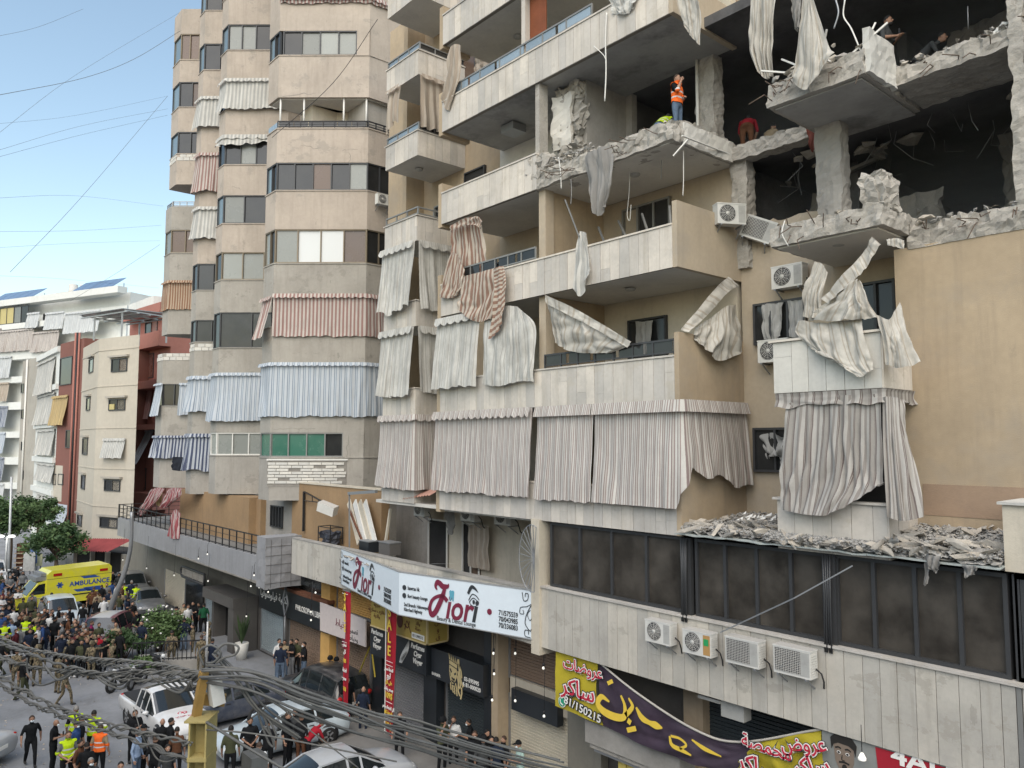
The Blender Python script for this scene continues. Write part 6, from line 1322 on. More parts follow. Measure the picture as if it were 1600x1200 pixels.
for i in range(36): t = rg.random(); s_ = rg.random() ** .5; a = Vector((FI1.a.x + .5,15.2,0)).lerp(Vector((FI2.b.x - 1,15.2,0)),t); y = 15.2 - s_ * .8 * (1 - abs(t - .42) * 1.7); put_chunk(RBS,(a.x,min(15.25,y),zA1 - .16),rg.uniform(.08,.3),rg)
m = MB(); q = atY(690,884,15.0); m.add([q + Vector(v) for v in ((-.6,-.1,0),(.1,-.35,.12),(.7,.05,.14),(.1,.3,.05))],[(0,1,2,3)]); m.build('white_sheet','sign_white',RBS)
# library sign
zL0,zL1 = z_(450,966,YS - .5),z_(450,924,YS - .5); Fl = Face((-70,YS - .5),(0,YS - .5)); ua,ub = Fl.uz(405,940)[0],Fl.uz(512,960)[0]
LS = thing('shop_sign',Fl.p(ua,zL0),'black library sign with white Arabic and Latin lettering','sign'); m = MB(); m.fbox(Fl,ua,ub,zL0,zL1,-.3,0); m.build('sign_panel','black_panel',LS)
m = MB(); m.fbox(Fl,ua - .02,ub + .02,zL1 + .002,zL1 + .16,-.32,.03); m.build('top_trim','brown_wood',LS)
lettering(LS,Fl,'مكتبة فيلوسوفيا',ua + (ub - ua) * .245,zL0 + .62 * (zL1 - zL0),.5,'ink_white',.012,1.05,bold=.006); lettering(LS,Fl,'PHILOSOPHIA LIBRARY',ua + (ub - ua) * .78,zL0 + .52 * (zL1 - zL0),.36,'ink_white',.012,.85,bold=.004)
m = MB(); u,z = ua + (ub - ua) * .475,zL0 + .6 * (zL1 - zL0); m.tube([Fl.p(u - .0,z + .75,.2),Fl.p(u - .28,z + .1,.2),Fl.p(u,z - .65,.2),Fl.p(u + .3,z + .0,.2),Fl.p(u,z + .75,.2)],.05,6); m.tube([Fl.p(u,z - .6,.2),Fl.p(u,z - 2,.2)],.035,6); m.build('emblem_frame','metal_grey',LS)
# window strip above the library sign
m = MB(); m.fbox(Fs,us(452,915),us(510,925),zL1 + .2,zso,.0,.06); m.build('upper_glazing','glass_dark',SH)
# white tilted poster
Fp = Face((-70,YS - .75),(0,YS - .75)); a,b,c,d = Fp.uz(500,941),Fp.uz(571,968),Fp.uz(571,1011),Fp.uz(500,985)
WP = thing('banner',Fp.p(*a),'white printed board between the orange pier and the first sale banner','sign'); m = MB(); m.hexa([Fp.p(d[0],d[1],0),Fp.p(c[0],c[1],0),Fp.p(c[0],c[1],-.05),Fp.p(d[0],d[1],-.05),Fp.p(a[0],a[1],0),Fp.p(b[0],b[1],0),Fp.p(b[0],b[1],-.05),Fp.p(a[0],a[1],-.05)]); m.build('board',plain('poster_white',(.58,.52,.50),.6),WP)
lettering(WP,Fp,'خياط',(a[0] + b[0]) / 2 - .1,(a[1] + d[1]) / 2 - .0,.42,'ink_plum',.012); lettering(WP,Fp,'تصميم\nوخياطة',(a[0] + b[0]) / 2 + 1.0,(a[1] + d[1]) / 2 - .25,.3,'ink_dark',.012); m = MB(); m.fbox(Fp,(a[0] + b[0]) / 2 + .1,(a[0] + b[0]) / 2 + .55,d[1] - .35,d[1] + .05,0,.008); m.build('print_block','ink_plum',WP)
# sale banners
plain('rope_grey',(.4,.38,.34),.8)
def sale(px,y0,y1,w_,label,seed,lines):
    p = atY(px,y0,YF - .12); q = atY(px + 1,y1,YF - .12); rows = []
    for j in range(5):
        t = j / 4; z = p.z + (q.z - p.z) * t; ww = w_ * (1 - .35 * t * (seed == 1)); x = p.x + (.12 * t if seed == 1 else 0)
        rows.append([Vector((x - ww / 2,YF - .12 + .06 * math.sin(4 * t + seed),z)),Vector((x,YF - .14,z)),Vector((x + ww / 2,YF - .12 + .05 * math.cos(3 * t),z))])
    o = cloth(rows,'banner_red',label,w_,name='sale_banner',nu=8,nv=40,amp=.012,waves=1,seed=seed,cat='banner',group='hanging sale banners',crumple=.012)
    F_ = Face((p.x - 5,YF - .18),(p.x + 5,YF - .18)); z = p.z; n = len(lines)
    H = p.z - q.z
    for (s,t,sz,mt) in lines: lettering(o,F_,s,5 + (.12 * t if seed == 1 else 0),z - H * t,sz,mt,.03,.9 if seed == 2 else .75,bold=.008)
    m = MB()
    for t in (.02,.44,.47,.75,.98): m.fbox(F_,5 - w_ * .46 + .1 * t * (seed == 1),5 + w_ * .46 - .1 * t * (seed == 1),z - H * t - .008,z - H * t + .008,.012,.022)
    m.fbox(F_,5 - w_ * .5 - .02,5 - w_ * .5 + .01,z - H,z,.0,.022) if seed == 2 else None
    m.build('border_line','ink_white',o); m = MB(); m.bar((p.x - w_ * .6,YF - .12,p.z + .02),(p.x + w_ * .6,YF - .12,p.z + .02),.04); m.build('hanging_rod','metal_grey',o)
    return o
L2 = [('S',.06,.5,'ink_yellow'),('A',.16,.5,'ink_yellow'),('L',.26,.5,'ink_yellow'),('E',.36,.5,'ink_yellow'),('قطعة سعر',.50,.16,'ink_white'),('أربع',.55,.2,'ink_white'),('على كل',.60,.17,'ink_yellow'),('بسعر واحد',.65,.16,'ink_white'),('109$',.70,.28,'ink_yellow'),('كل قطعة بسعر',.79,.15,'ink_white'),('قطعة 5$',.83,.17,'ink_yellow'),('قطعة',.88,.17,'ink_white'),('15$',.93,.32,'ink_yellow')]
L1_ = [('S',.05,.42,'ink_yellow'),('A',.14,.42,'ink_yellow'),('L',.23,.42,'ink_yellow'),('E',.32,.42,'ink_yellow'),('سعر',.46,.2,'ink_white'),('كل',.52,.2,'ink_white'),('105',.60,.2,'ink_yellow'),('قطعة',.68,.2,'ink_white'),('سعر',.75,.2,'ink_white'),('15$',.84,.2,'ink_yellow')]
sale(542,924,1106,.5,'narrow twisted red SALE banner, left one, in front of the brown shutter',1,L1_); sale(612,944,1150,.52,'red SALE banner hanging from the fold of the Fiori sign',2,L2)
# yellow box sign with print and black sign below
Fy = Face((-70,YF + .35),(0,YF + .35)); ua,ub = Fy.uz(580,940)[0],Fy.uz(667,985)[0]; zy1,zy0 = zb - .05,Fy.z(665,1008)
YSG = thing('shop_sign',Fy.p(ua,zy0),'mustard yellow box sign with dark print under the folded sign','sign'); m = MB(); m.fbox(Fy,ua,ub,zy0,zy1,-.9,0); m.build('box','sign_yellow',YSG); m = MB()
for z in (zy0,zy1 - .04): m.fbox(Fy,ua - .02,ub + .03,z,z + .05,-.93,.02)
m.fbox(Fy,ub - .02,ub + .03,zy0,zy1,-.05,.02); m.fbox(Fy,ub - .02,ub + .03,zy0,zy1,-.93,-.88); m.build('edge_trim','ink_gold',YSG)
lettering(YSG,Fy,'ألبسة\nأحذية\nحقائب نسائية\nولادية',ua + .45,zy0 + .75,.2,'brown_wood',.012); lettering(YSG,Fy,'ألبسة رجالية\nوأحذية\nولاد\nجملة',ub - .55,zy0 + .75,.19,'brown_wood',.012)
m = MB(); u = ub - 1.9; fpoly(m,Fy,[(u,zy0 + .9),(u + .32,zy0 + .88),(u + .3,zy0 + 1.2),(u + .02,zy0 + 1.22)],.01); fpoly(m,Fy,[(u + .42,zy0 + .8),(u + .85,zy0 + .75),(u + .8,zy0 + 1.1),(u + .5,zy0 + 1.15)],.01)
fdisc(m,Fy,u + .15,zy0 + .55,.2,.01,ry=.25); fstroke(m,Fy,[(u + .5,zy0 + .3),(u + .62,zy0 + .62),(u + .75,zy0 + .5),(u + .9,zy0 + .25)],.05,.01); fstroke(m,Fy,[(u + .45,zy0 + .5),(u + .7,zy0 + .4),(u + .8,zy0 + .65)],.05,.01); m.build('printed_goods','brown_wood',YSG); m = MB(); m.fbox(Fy,ub - .95,ub - .15,zy0 + .1,zy0 + .3,0,.008); m.build('number_plate','ink_white',YSG); lettering(YSG,Fy,'03 / 890215',ub - .55,zy0 + .2,.14,'ink_dark',.014)
FyR = Face((ub - 70,YF + .35),(ub - 70,YF + 1.25)); lettering(YSG,FyR,'ت\nس\nو\nق',.45,(zy0 + zy1) / 2,.26,'brown_wood',.04)
Fb = Face((-70,YF + .7),(0,YF + .7)); ua,ub = Fb.uz(579,1000)[0],Fb.uz(666,1030)[0]; zk1 = zy0 - .06; zk0 = Fb.z(660,1054)
BK = thing('shop_sign',Fb.p(ua,zk0),'black shop sign with a white feather emblem below the mustard sign','sign'); m = MB(); m.fbox(Fb,ua,ub,zk0,zk1,-.6,0); m.build('box','black_panel',BK)
for uu in (ua + .5,ub - .55): lettering(BK,Fb,'Perfumes\nCigar\nVinger',uu,(zk0 + zk1) / 2 + .05,.26,'ink_white',.012,.9,.2,.006)
m = MB(); u = ub - 1.75
for k in range(9): fstroke(m,Fb,[(u + .02 * k,zk0 + .12),(u + .1 + .06 * k,zk0 + .35 + .04 * k),(u + .25 + .05 * k,zk0 + .6 + .06 * k)],[.02,.05,.01],.012,n=8)
m.build('emblem','ink_white',BK)
# lion sign
Fn_ = Face((-70,YS - .75),(0,YS - .75)); ua,zl1 = Fn_.uz(674,1016); ub,zl0 = Fn_.uz(755,1090); zl1 = Fn_.z(755,1040)
LI = thing('shop_sign',Fn_.p(ua,zl0),'black box sign with a golden crowned lion head','sign'); m = MB(); m.fbox(Fn_,ua,ub,zl0,zl1,-.7,0); m.build('box','black_panel',LI)
cx,cz = Fn_.uz(710,1055); S = .62
def LP(a,b): return (cx + a * S,cz + b * S)
m = MB(); fpoly(m,Fn_,[LP(-.45,.75),LP(.28,.62),LP(.28,.42),LP(-.45,.55)],.014); fpoly(m,Fn_,[LP(-.45,.48),LP(.26,.36),LP(.28,.0),LP(.1,-.35),LP(-.12,-.5),LP(-.32,-.35),LP(-.45,.05)],.014)
for k in range(5): fpoly(m,Fn_,[LP(-.47 + k * .17,.80 - k * .03),LP(-.5 + k * .2,1.12 - k * .04),LP(-.36 + k * .17,.78 - k * .03)],.014)
for pts,w_ in (([LP(.4,.95),LP(.5,.4),LP(.62,-.1),LP(.85,-.45)],.07),([LP(.36,.3),LP(.5,-.1),LP(.6,-.4),LP(.5,-.6)],.06),([LP(.3,.05),LP(.42,-.3),LP(.4,-.7),LP(.55,-1.0)],.06),([LP(.15,-.4),LP(.25,-.7),LP(.3,-1.05)],.05),([LP(0,-.55),LP(.08,-.8),LP(.1,-1.0)],.05),([LP(-.15,-.55),LP(-.1,-.8),LP(-.05,-.95)],.05),([LP(-.3,-.45),LP(-.3,-.65),LP(-.25,-.85)],.05),([LP(.7,-.5),LP(.72,-.8),LP(.62,-1.15)],.06),([LP(.44,.7),LP(.66,.35),LP(.72,0)],.05)): fstroke(m,Fn_,pts,w_ * 1.3,.014,n=12)
m.build('lion_emblem','ink_gold',LI); m = MB()
for pts,w_ in (([LP(-.35,.3),LP(-.2,.12)],.07),([LP(.2,.15),LP(.05,.05)],.07),([LP(-.2,-.15),LP(-.05,-.22),LP(.1,-.2)],.07),([LP(-.05,-.2),LP(-.08,-.4)],.05),([LP(-.25,-.3),LP(-.08,-.38),LP(.08,-.34)],.04),([LP(-.38,.12),LP(-.3,-.1)],.03)): fstroke(m,Fn_,pts,w_,.024,n=8)
m.build('emblem_lines','ink_dark',LI); lettering(LI,Fn_,'03-595995\n& 81-000020',ub - .62,zl0 + .28,.19,'ink_white',.012,bold=.004); lettering(LI,Fn_,'BARBER',ua + .32,zl0 + .14,.15,'ink_white',.012)
# dark box over the cream shutter
Fd = Face((-70,YS - .15),(0,YS - .15)); m = MB(); m.fbox(Fd,Fd.uz(797,1060)[0],Fd.uz(905,1100)[0],z_(850,1105),z_(850,1072),-.12,.0); m.build('fascia','wall_cream',SH); m = MB(); m.fbox(Fd,Fd.uz(808,1060)[0],Fd.uz(880,1100)[0],z_(845,1116),z_(845,1082),.002,.25); m.build('dark_sign_box','black_panel',SH)
# yellow and purple street banners
Fk = Face((-70,YF + .10),(0,YF + .10)); 
def rk(rows,o=0): return [[Fk.p(*Fk.uz(p[0],p[1]),(p[2] if len(p) > 2 else 0) + o) for p in r] for r in rows]
YB1 = cloth(rk([[(868,1016),(900,1026),(934,1036)],[(868,1060),(900,1072),(931,1082)],[(867,1103),(905,1118),(942,1134)]]),'banner_yellow','yellow banner with pink Arabic lettering and a green phone icon',1.6,name='street_banner',nu=16,nv=16,amp=.01,waves=1,seed=2,cat='banner',crumple=.02)
def two(o,F_,s,px,py,sz,sx=1,rot=0,mats=('ink_dark','ink_white','ink_red'),off=.05,sh=0):
    u,z = F_.uz(px,py)
    for k,(mt,bd) in enumerate(zip(mats,(.045,.028,.004))): lettering(o,F_,s,u,z,sz,mt,off + .008 * k,sx,sh,bd * sz / .5,rot=rot)
two(YB1,Fk,'عروضات',912,1044,.42); two(YB1,Fk,'ساكر',905,1078,.62,1.1); two(YB1,Fk,'81/150215',912,1108,.30,1.1,R(-8),('ink_dark','ink_dark','ink_white'))
m = MB(); u,z = Fk.uz(880,1096); fdisc(m,Fk,u,z,.15,.04); m.build('icon_rim','ink_white',YB1); m = MB(); fdisc(m,Fk,u,z,.125,.05); m.build('icon','ink_green',YB1); m = MB(); fstroke(m,Fk,[(u - .06,z + .07),(u - .04,z - .03),(u + .06,z - .07)],.04,.058); m.build('handset','ink_white',YB1)
PB = cloth(rk([[(934,1036,0),(990,1078,.05),(1040,1112,.1),(1090,1140,.1),(1150,1157,.05),(1200,1157,0)],[(938,1080,.08),(980,1112,.1),(1030,1142,.14),(1080,1164,.14),(1140,1180,.1),(1180,1188,.05)],[(942,1134,.05),(980,1150,.08),(1030,1172,.1),(1085,1192,.1),(1130,1205,.08),(1170,1215,.05)]]),'banner_purple','sagging dark purple banner with large gold Arabic letters',6,name='street_banner',nu=60,nv=20,amp=.03,waves=3,seed=5,cat='banner',crumple=.05)
m = MB()
def pk(l): return [Fk.uz(*p) for p in l]
fstroke(m,Fk,pk([(960,1094),(948,1086),(942,1096),(950,1108),(968,1117),(983,1117),(984,1100),(978,1084)]),[.05,.14,.16,.2,.2,.16,.1,.06],.19,n=40); fstroke(m,Fk,pk([(985,1115),(992,1108),(996,1100),(990,1088)]),[.12,.12,.1,.05],.19); fstroke(m,Fk,pk([(956,1066),(964,1062)]),.1,.16,n=4)
fstroke(m,Fk,pk([(989,1122),(994,1127)]),.14,.2,n=4); fstroke(m,Fk,pk([(988,1138),(1002,1135)]),.12,.2,n=4); fstroke(m,Fk,pk([(1003,1102),(1012,1118),(1024,1126),(1034,1130),(1044,1134)]),[.06,.16,.12,.18,.04],.22); fstroke(m,Fk,pk([(1056,1146),(1060,1160),(1075,1168),(1090,1176)]),[.05,.1,.1,.04],.24); fstroke(m,Fk,pk([(1058,1146),(1072,1150),(1082,1160),(1072,1166)]),.06,.24); fstroke(m,Fk,pk([(1090,1152),(1110,1166),(1136,1178)]),[.04,.1,.03],.22)
m.build('gold_lettering','ink_yellow',PB)
YB2 = cloth(rk([[(1148,1160,0),(1200,1156,.05),(1240,1148,.08),(1284,1138,.05)],[(1152,1182,.05),(1205,1180,.1),(1245,1176,.12),(1288,1170,.1)],[(1158,1212,.05),(1210,1212,.1),(1250,1212,.12),(1294,1212,.1)]]),'banner_yellow','second yellow banner with pink Arabic lettering at the bottom edge',3,name='street_banner',nu=30,nv=16,amp=.03,waves=2,seed=7,cat='banner',crumple=.03)
two(YB2,Fk,'محمصة',1205,1164,.38,off=.2); two(YB2,Fk,'ساكر',1190,1194,.5,off=.2); two(YB2,Fk,'عروض',1262,1160,.4,off=.2,rot=R(15)); two(YB2,Fk,'ساكر',1275,1194,.45,off=.2,rot=R(20))
cable('banner_rope',[Fk.p(*Fk.uz(936,1034),.02),Fk.p(*Fk.uz(1000,1082),.1),Fk.p(*Fk.uz(1090,1138),.12),Fk.p(*Fk.uz(1160,1158),.08),Fk.p(*Fk.uz(1285,1138),.05)],.03,'rope_grey','sagging rope along the top of the purple banner','rope')
# grey concrete canopy and yellow panels beneath the banners
CC = thing('shop_canopy',Fk.p(*Fk.uz(1000,1160)),'grey stepped canopy box under the purple banner','canopy'); Fc = Face((-70,YF + .25),(0,YF + .25)); ua,z1_ = Fc.uz(914,1124); ub,_ = Fc.uz(1062,1180); m = MB(); m.fbox(Fc,ua,ub,z1_ - .58,z1_,-.6,0); m.build('upper_step','kerb_stone',CC); m = MB(); m.fbox(Fc,ua + .1,ub - .1,z1_ - .72,z1_ - .582,-.6,-.08); m.build('lower_step','raw_concrete',CC); m = MB(); m.fbox(Fc,ua + .2,ub - .2,z1_ - .82,z1_ - .722,-.6,-.14); m.build('drip_edge','metal_grey',CC)
m = MB(); 
for (x0,x1) in ((954,966),(968,978),(980,994)): a = Fc.uz(x0,1190)[0]; b = Fc.uz(x1,1190)[0]; m.fbox(Fc,a,b,1.2,z1_ - .83,-.5,-.3)
m.build('yellow_panel',plain('panel_yellow',(.55,.45,.12),.5),CC)
# 4ALL sign with portrait
F4s = Face((-70,YF + .02),(0,YF + .02)); a,b = F4s.uz(1284,1140)[0],F4s.uz(1600,1200)[0]; z0_,z1_ = zb - 2.0,zb - .05
AL = thing('shop_sign',F4s.p(a,z0_),'grey and red 4ALL shop board with a surprised man printed on it','sign'); m = MB(); m.fbox(F4s,a,min(b + .5,67),z0_,z1_,-.1,0); m.build('board',plain('board_grey',(.22,.23,.22),.6),AL); ra = F4s.uz(1368,1170)[0]
m = MB(); fpoly(m,F4s,[(ra,z1_ - .02),(ra + 2.6,z1_ - .02),(ra + 2.6,z1_ - .75),(ra + .15,z1_ - .75),(ra + .06,z1_ - .66)],.004); m.build('red_field','banner_red',AL); u = F4s.uz(1446,1186)[0]; z = F4s.z(1392,1179); lettering(AL,F4s,'4ALL',u,z,.44,'ink_white',.02,1.3,bold=.012)
plain('print_skin',(.20,.155,.12),.6); plain('print_dark',(.02,.018,.016),.6)
fx,fz = F4s.uz(1318,1176); m = MB(); fpoly(m,F4s,[(fx - .2,fz + .12),(fx - .17,fz - .18),(fx - .08,fz - .38),(fx + .03,fz - .44),(fx + .14,fz - .36),(fx + .21,fz - .15),(fx + .22,fz + .12),(fx + .12,fz + .22),(fx - .1,fz + .22)],.004); fpoly(m,F4s,[(fx - .12,fz - .38),(fx + .14,fz - .38),(fx + .22,fz - .75),(fx - .2,fz - .75)],.003); m.build('printed_face','print_skin',AL)
m = MB(); fpoly(m,F4s,[(fx - .24,fz + .02),(fx - .2,fz + .12),(fx - .1,fz + .17),(fx + .12,fz + .16),(fx + .22,fz + .1),(fx + .25,fz - .02),(fx + .28,fz + .2),(fx + .15,fz + .36),(fx - .12,fz + .38),(fx - .26,fz + .24)],.012)
for s in (-1,1): fstroke(m,F4s,[(fx + s * .16,fz + .06),(fx + s * .1,fz + .09),(fx + s * .04,fz + .07)],.03,.012,n=6); fdisc(m,F4s,fx + s * .09,fz - .01,.022,.016)
fstroke(m,F4s,[(fx - .02,fz - .05),(fx - .03,fz - .14),(fx + .03,fz - .15)],.018,.012,n=6); fdisc(m,F4s,fx + .02,fz - .28,.05,.012,ry=.06); fstroke(m,F4s,[(fx - .09,fz - .2),(fx + .02,fz - .18),(fx + .12,fz - .2)],.035,.012,n=6); fstroke(m,F4s,[(fx - .08,fz - .36),(fx + .02,fz - .4),(fx + .11,fz - .35)],.05,.012,n=6); m.build('printed_features','print_dark',AL)
m = MB()
for s in (-1,1): fstroke(m,F4s,[(fx + s * .13,fz - .01),(fx + s * .09,fz + .02),(fx + s * .05,fz - .01),(fx + s * .09,fz - .035),(fx + s * .13,fz - .01)],.012,.013,n=10)
m.build('printed_eyes','ink_white',AL)
# hanging lamp heads and bulbs
plain('bulb_glow',(.9,.88,.8),.3,emit=.25)
bl = [(493,926,14.6,'over the library window strip'),(486,956,15,'upper bulb before the library sign'),(486,969,15,'lower bulb before the library sign'),(419,925,15,'right of the terrace corner bottom'),(405,918,15,'left of the terrace corner bottom'),(392,916,14.7,'under the broken terrace edge'),(397,899,14.7,'over the terrace fascia'),(324,866,14.6,'hanging before the terrace fascia centre'),(310,873,14.6,'left of centre before the fascia'),(325,908,14.6,'above the teal shutter'),(272,899,14.6,'over the cream shutter'),(385,963,15.5,'before the stone entrance'),(771,1021,15.3,'upper bulb beside the lion sign'),(772,1053,15.3,'middle bulb beside the lion sign'),(769,1094,15.3,'lower bulb beside the lion sign'),(805,1021,15.6,'top left bulb before the cream shutter'),(805,1095,15.6,'lower left bulb before the cream shutter'),(849,1044,15.5,'right bulb before the cream shutter'),(850,1119,15.5,'lowest bulb before the cream shutter'),(229,888,14.4,'above the parked jeep'),(192,875,14.4,'near the bent lamp post')]
for px,py,Y,s in bl:
    q = atY(px,py,Y); o = thing('light_bulb',q,'white light bulb on a cord, ' + s,'light bulb','string light bulbs'); m = MB(); m.lathe([(0,.05),(.025,.035),(.04,0),(.03,-.03),(0,-.045)],10,0,Matrix.Translation(q)); m.build('bulb','bulb_glow',o); m = MB(); m.tube([q + Vector((0,0,.06)),q + Vector((0,0,.15))],.03,6); m.tube([q + Vector((0,0,.12)),q + Vector((.02,0,.5)),q + Vector((0,.05,max(.6,min(2.2,zb - q.z + .02))))],.008,4); m.build('cord','metal_black',o)
q = Fk.p(*Fk.uz(1358,1176),.3); o = thing('shop_lamp',q,'white conical shop lamp hanging before the printed man','lamp'); m = MB(); m.lathe([(0,.08),(.03,.07),(.075,-.02),(.075,-.06),(0,-.07)],12,0,Matrix.Translation(q)); m.build('shade','bulb_glow',o); m = MB(); m.tube([q + Vector((0,0,.1)),q + Vector((0,0,.6))],.008,4); m.build('cord','metal_black',o)
m = MB(); q = Fk.p(*Fk.uz(1140,1108),-.3); m.box(q.x - .3,q.x + .3,q.y - .2,q.y + .1,q.z - .25,q.z + .2); tag(m.build('panel_lamp','ac_grey'),'grey square panel lamp under the ledge before the black shutters','lamp'); m = MB(); q = Fk.p(*Fk.uz(1105,1093),-.3); m.box(q.x - .3,q.x + .3,q.y - .25,q.y + .1,q.z - .04,q.z + .03); tag(m.build('panel_lamp','ac_grey'),'flat tilted panel lamp left of the square one under the ledge','lamp')
# yellow tape cross at the shutter
m = MB(); m.bar(atY(578,1010,16.5),atY(548,1085,16.2),.09,.01); m.bar(atY(580,1010,16.5),atY(586,1058,16.5),.06,.01); tag(m.build('barrier_tape',plain('tape_yellow',(.5,.4,.06),.6)),'yellow barrier tape stretched before the brown shutter','tape')

# ------------------------------------------------------------------ vehicles (local x forward)
def paint(name,col,rough=.3,metal=.0):
    m,t,b = newmat(name); n = ntex(t,3,det=4,local=True); c = mixc(t,mr(t,n,.4,.75,0,.3),col,(.30,.29,.27)); t.links.new(c,b.inputs['Base Color']); b.inputs['Roughness'].default_value = rough; b.inputs['Coat Weight'].default_value = .5; b.inputs['Coat Roughness'].default_value = .12; b.inputs['Metallic'].default_value = metal
for n_,c_1 in (('paint_white',(.66,.67,.67)),('paint_silver',(.38,.40,.42)),('paint_pale',(.45,.52,.56)),('paint_black',(.02,.022,.025)),('paint_navy',(.05,.06,.085)),('paint_maroon',(.12,.02,.035)),('paint_yellow',(.66,.62,.03)),('paint_grey',(.10,.105,.11))): paint(n_,c_1)
plain('car_glass',(.012,.016,.018),.06,spec=.9); plain('tyre',(.018,.018,.018),.85); plain('rim',(.36,.37,.38),.35,.7); plain('lamp_clear',(.6,.62,.62),.15); plain('lamp_red',(.35,.015,.015),.2); plain('trim_black',(.02,.02,.022),.55); plain('amber',(.55,.2,.02),.3)
ROOF_SED = [(-2.35,.45,.84,.90,.76,.72,.6),(-2.22,.28,.93,1.0,.86,.83,.7),(-1.62,.22,.95,1.06,.9,.86,.72),(-.95,.22,.96,1.40,.9,.86,.6),(-.1,.22,.95,1.46,.9,.86,.6),(.35,.22,.94,1.42,.9,.86,.6),(1.15,.22,.92,1.0,.9,.85,.72),(2.0,.25,.80,.88,.88,.83,.68),(2.28,.33,.66,.72,.8,.76,.6),(2.38,.42,.58,.60,.7,.66,.5)]
ROOF_SUV = [(-2.25,.5,.95,1.0,.8,.78,.66),(-2.18,.32,1.02,1.12,.88,.86,.74),(-1.98,.28,1.04,1.60,.92,.88,.66),(-1.0,.26,1.04,1.74,.92,.88,.66),(-.1,.26,1.03,1.75,.92,.88,.66),(.35,.26,1.02,1.70,.92,.88,.66),(1.05,.26,1.0,1.10,.92,.87,.76),(1.95,.3,.92,1.0,.9,.85,.7),(2.2,.36,.76,.84,.84,.8,.64),(2.3,.45,.66,.7,.74,.7,.54)]
ROOF_PICK = [(-2.6,.5,.95,.97,.84,.84,.82),(-2.5,.4,1.02,1.04,.88,.87,.85),(-.75,.4,1.02,1.04,.88,.87,.85),(-.7,.35,1.02,1.62,.88,.86,.66),(-.2,.35,1.02,1.70,.88,.86,.66),(.3,.35,1.02,1.66,.88,.86,.66),(1.0,.35,1.0,1.1,.88,.86,.76),(2.15,.38,.96,1.02,.87,.84,.72),(2.5,.42,.8,.86,.82,.8,.66),(2.6,.5,.68,.72,.74,.7,.56)]
def car(prof,label,color,loc,ang,glass_spans,wind,rear,wheels,wr=.33,name='parked_car',cat='car',roof=None,group='vehicles in the street'):
    """glass_spans: station spans with side glass; wind/rear: spans of the windscreen and rear window"""
    root = thing(name,loc,label,cat,group,ang)
    vs = []; fs = []; ms = []; n = 14
    for (x,zb_,zc,zr_,wl,wb,wr_) in prof:
        h = [(0,zb_),(wl * .9,zb_),(wl,zb_ + .16),(wl * 1.015,(zb_ + zc) / 2 + .06),(wb,zc),(wr_,zr_ - .05),(wr_ * .72,zr_),(0,zr_ + .02)]
        vs += [(x,a,z) for a,z in h] + [(x,-a,z) for a,z in reversed(h[1:-1])]
    for i in range(len(prof) - 1):
        for k in range(n):
            fs.append((i * n + k,i * n + (k + 1) % n,(i + 1) * n + (k + 1) % n,(i + 1) * n + k)); mi = 0
            if i in glass_spans and k in (4,9): mi = 1
            elif i == wind and k in (5,6,7,8): mi = 2
            elif i == rear and k in (5,6,7,8): mi = 3
            elif roof and k in (6,7) and i in glass_spans: mi = 4
            ms.append(mi)
    fs += [tuple(reversed(range(n))),tuple(range((len(prof) - 1) * n,len(prof) * n))]; ms += [0,0]
    me = bpy.data.meshes.new('b'); me.from_pydata(vs,[],fs)
    for _ in range(5): me.materials.append(MT('trim_black'))
    me.polygons.foreach_set('material_index',ms); me.update()
    bm = bmesh.new(); bm.from_mesh(me)
    bmesh.ops.subdivide_edges(bm,edges=bm.edges[:],cuts=1,use_grid_fill=True,smooth=.22)
    for idx,(pn,mt) in enumerate((('body',color),('side_window','car_glass'),('windscreen','car_glass'),('rear_window','car_glass'),('roof_panel',roof or color))):
        b2 = bm.copy(); bmesh.ops.delete(b2,geom=[f for f in b2.faces if f.material_index != idx],context='FACES')
        if not b2.faces: b2.free(); continue
        for f in b2.faces: f.smooth = True; f.material_index = 0
        o_ = bpy.data.meshes.new(pn); b2.to_mesh(o_); b2.free(); o_.materials.append(MT(mt)); link(pn,o_,root,local=True)
    bm.free(); bpy.data.meshes.remove(me)
    # pillars
    m = MB(); st = prof
    for i in list(glass_spans) + [max(glass_spans) + 1]:
        x,_,zc,zr_,_,wb,w5 = st[i]
        for s in (-1,1): m.bar((x,s * (wb + .004),zc - .02),(x,s * (w5 + .012),zr_ - .04),.07,.03)
    for i in range(min(glass_spans),max(glass_spans) + 1):
        for s in (-1,1): m.bar((st[i][0],s * (st[i][6] + .01),st[i][3] - .045),(st[i + 1][0],s * (st[i + 1][6] + .01),st[i + 1][3] - .045),.055,.045)
    m.build('pillar',color,root,local=True)
    wh = MB(); Mx = Matrix.Rotation(R(90),4,'X'); wh.lathe([(wr * .62,-.1),(wr * .95,-.11),(wr,-.07),(wr,.07),(wr * .95,.11),(wr * .62,.1)],20,0,Mx); tm = wh.mesh('tyre','tyre'); rm = MB(); rm.lathe([(wr * .64,-.1),(wr * .6,-.07),(.1,-.06),(0,-.09)],16,0,Mx); rm.lathe([(0,.09),(.1,.06),(wr * .6,.07),(wr * .64,.1)],16,0,Mx)
    for k in range(5): a = k * 1.2566; [rm.bar((.05 * math.cos(a),s * .095,.05 * math.sin(a)),(wr * .62 * math.cos(a),s * .1,wr * .62 * math.sin(a)),.06,.02,up=(0,1,0)) for s in (-1,1)]
    rmm = rm.mesh('rim','rim'); W0 = max(p[4] for p in prof)
    am = MB(); am.lathe([(0,-.03),(wr * 1.2,-.03),(wr * 1.2,.03),(0,.03)],18,0,Mx); arch = am.mesh('wheel_arch','trim_black')
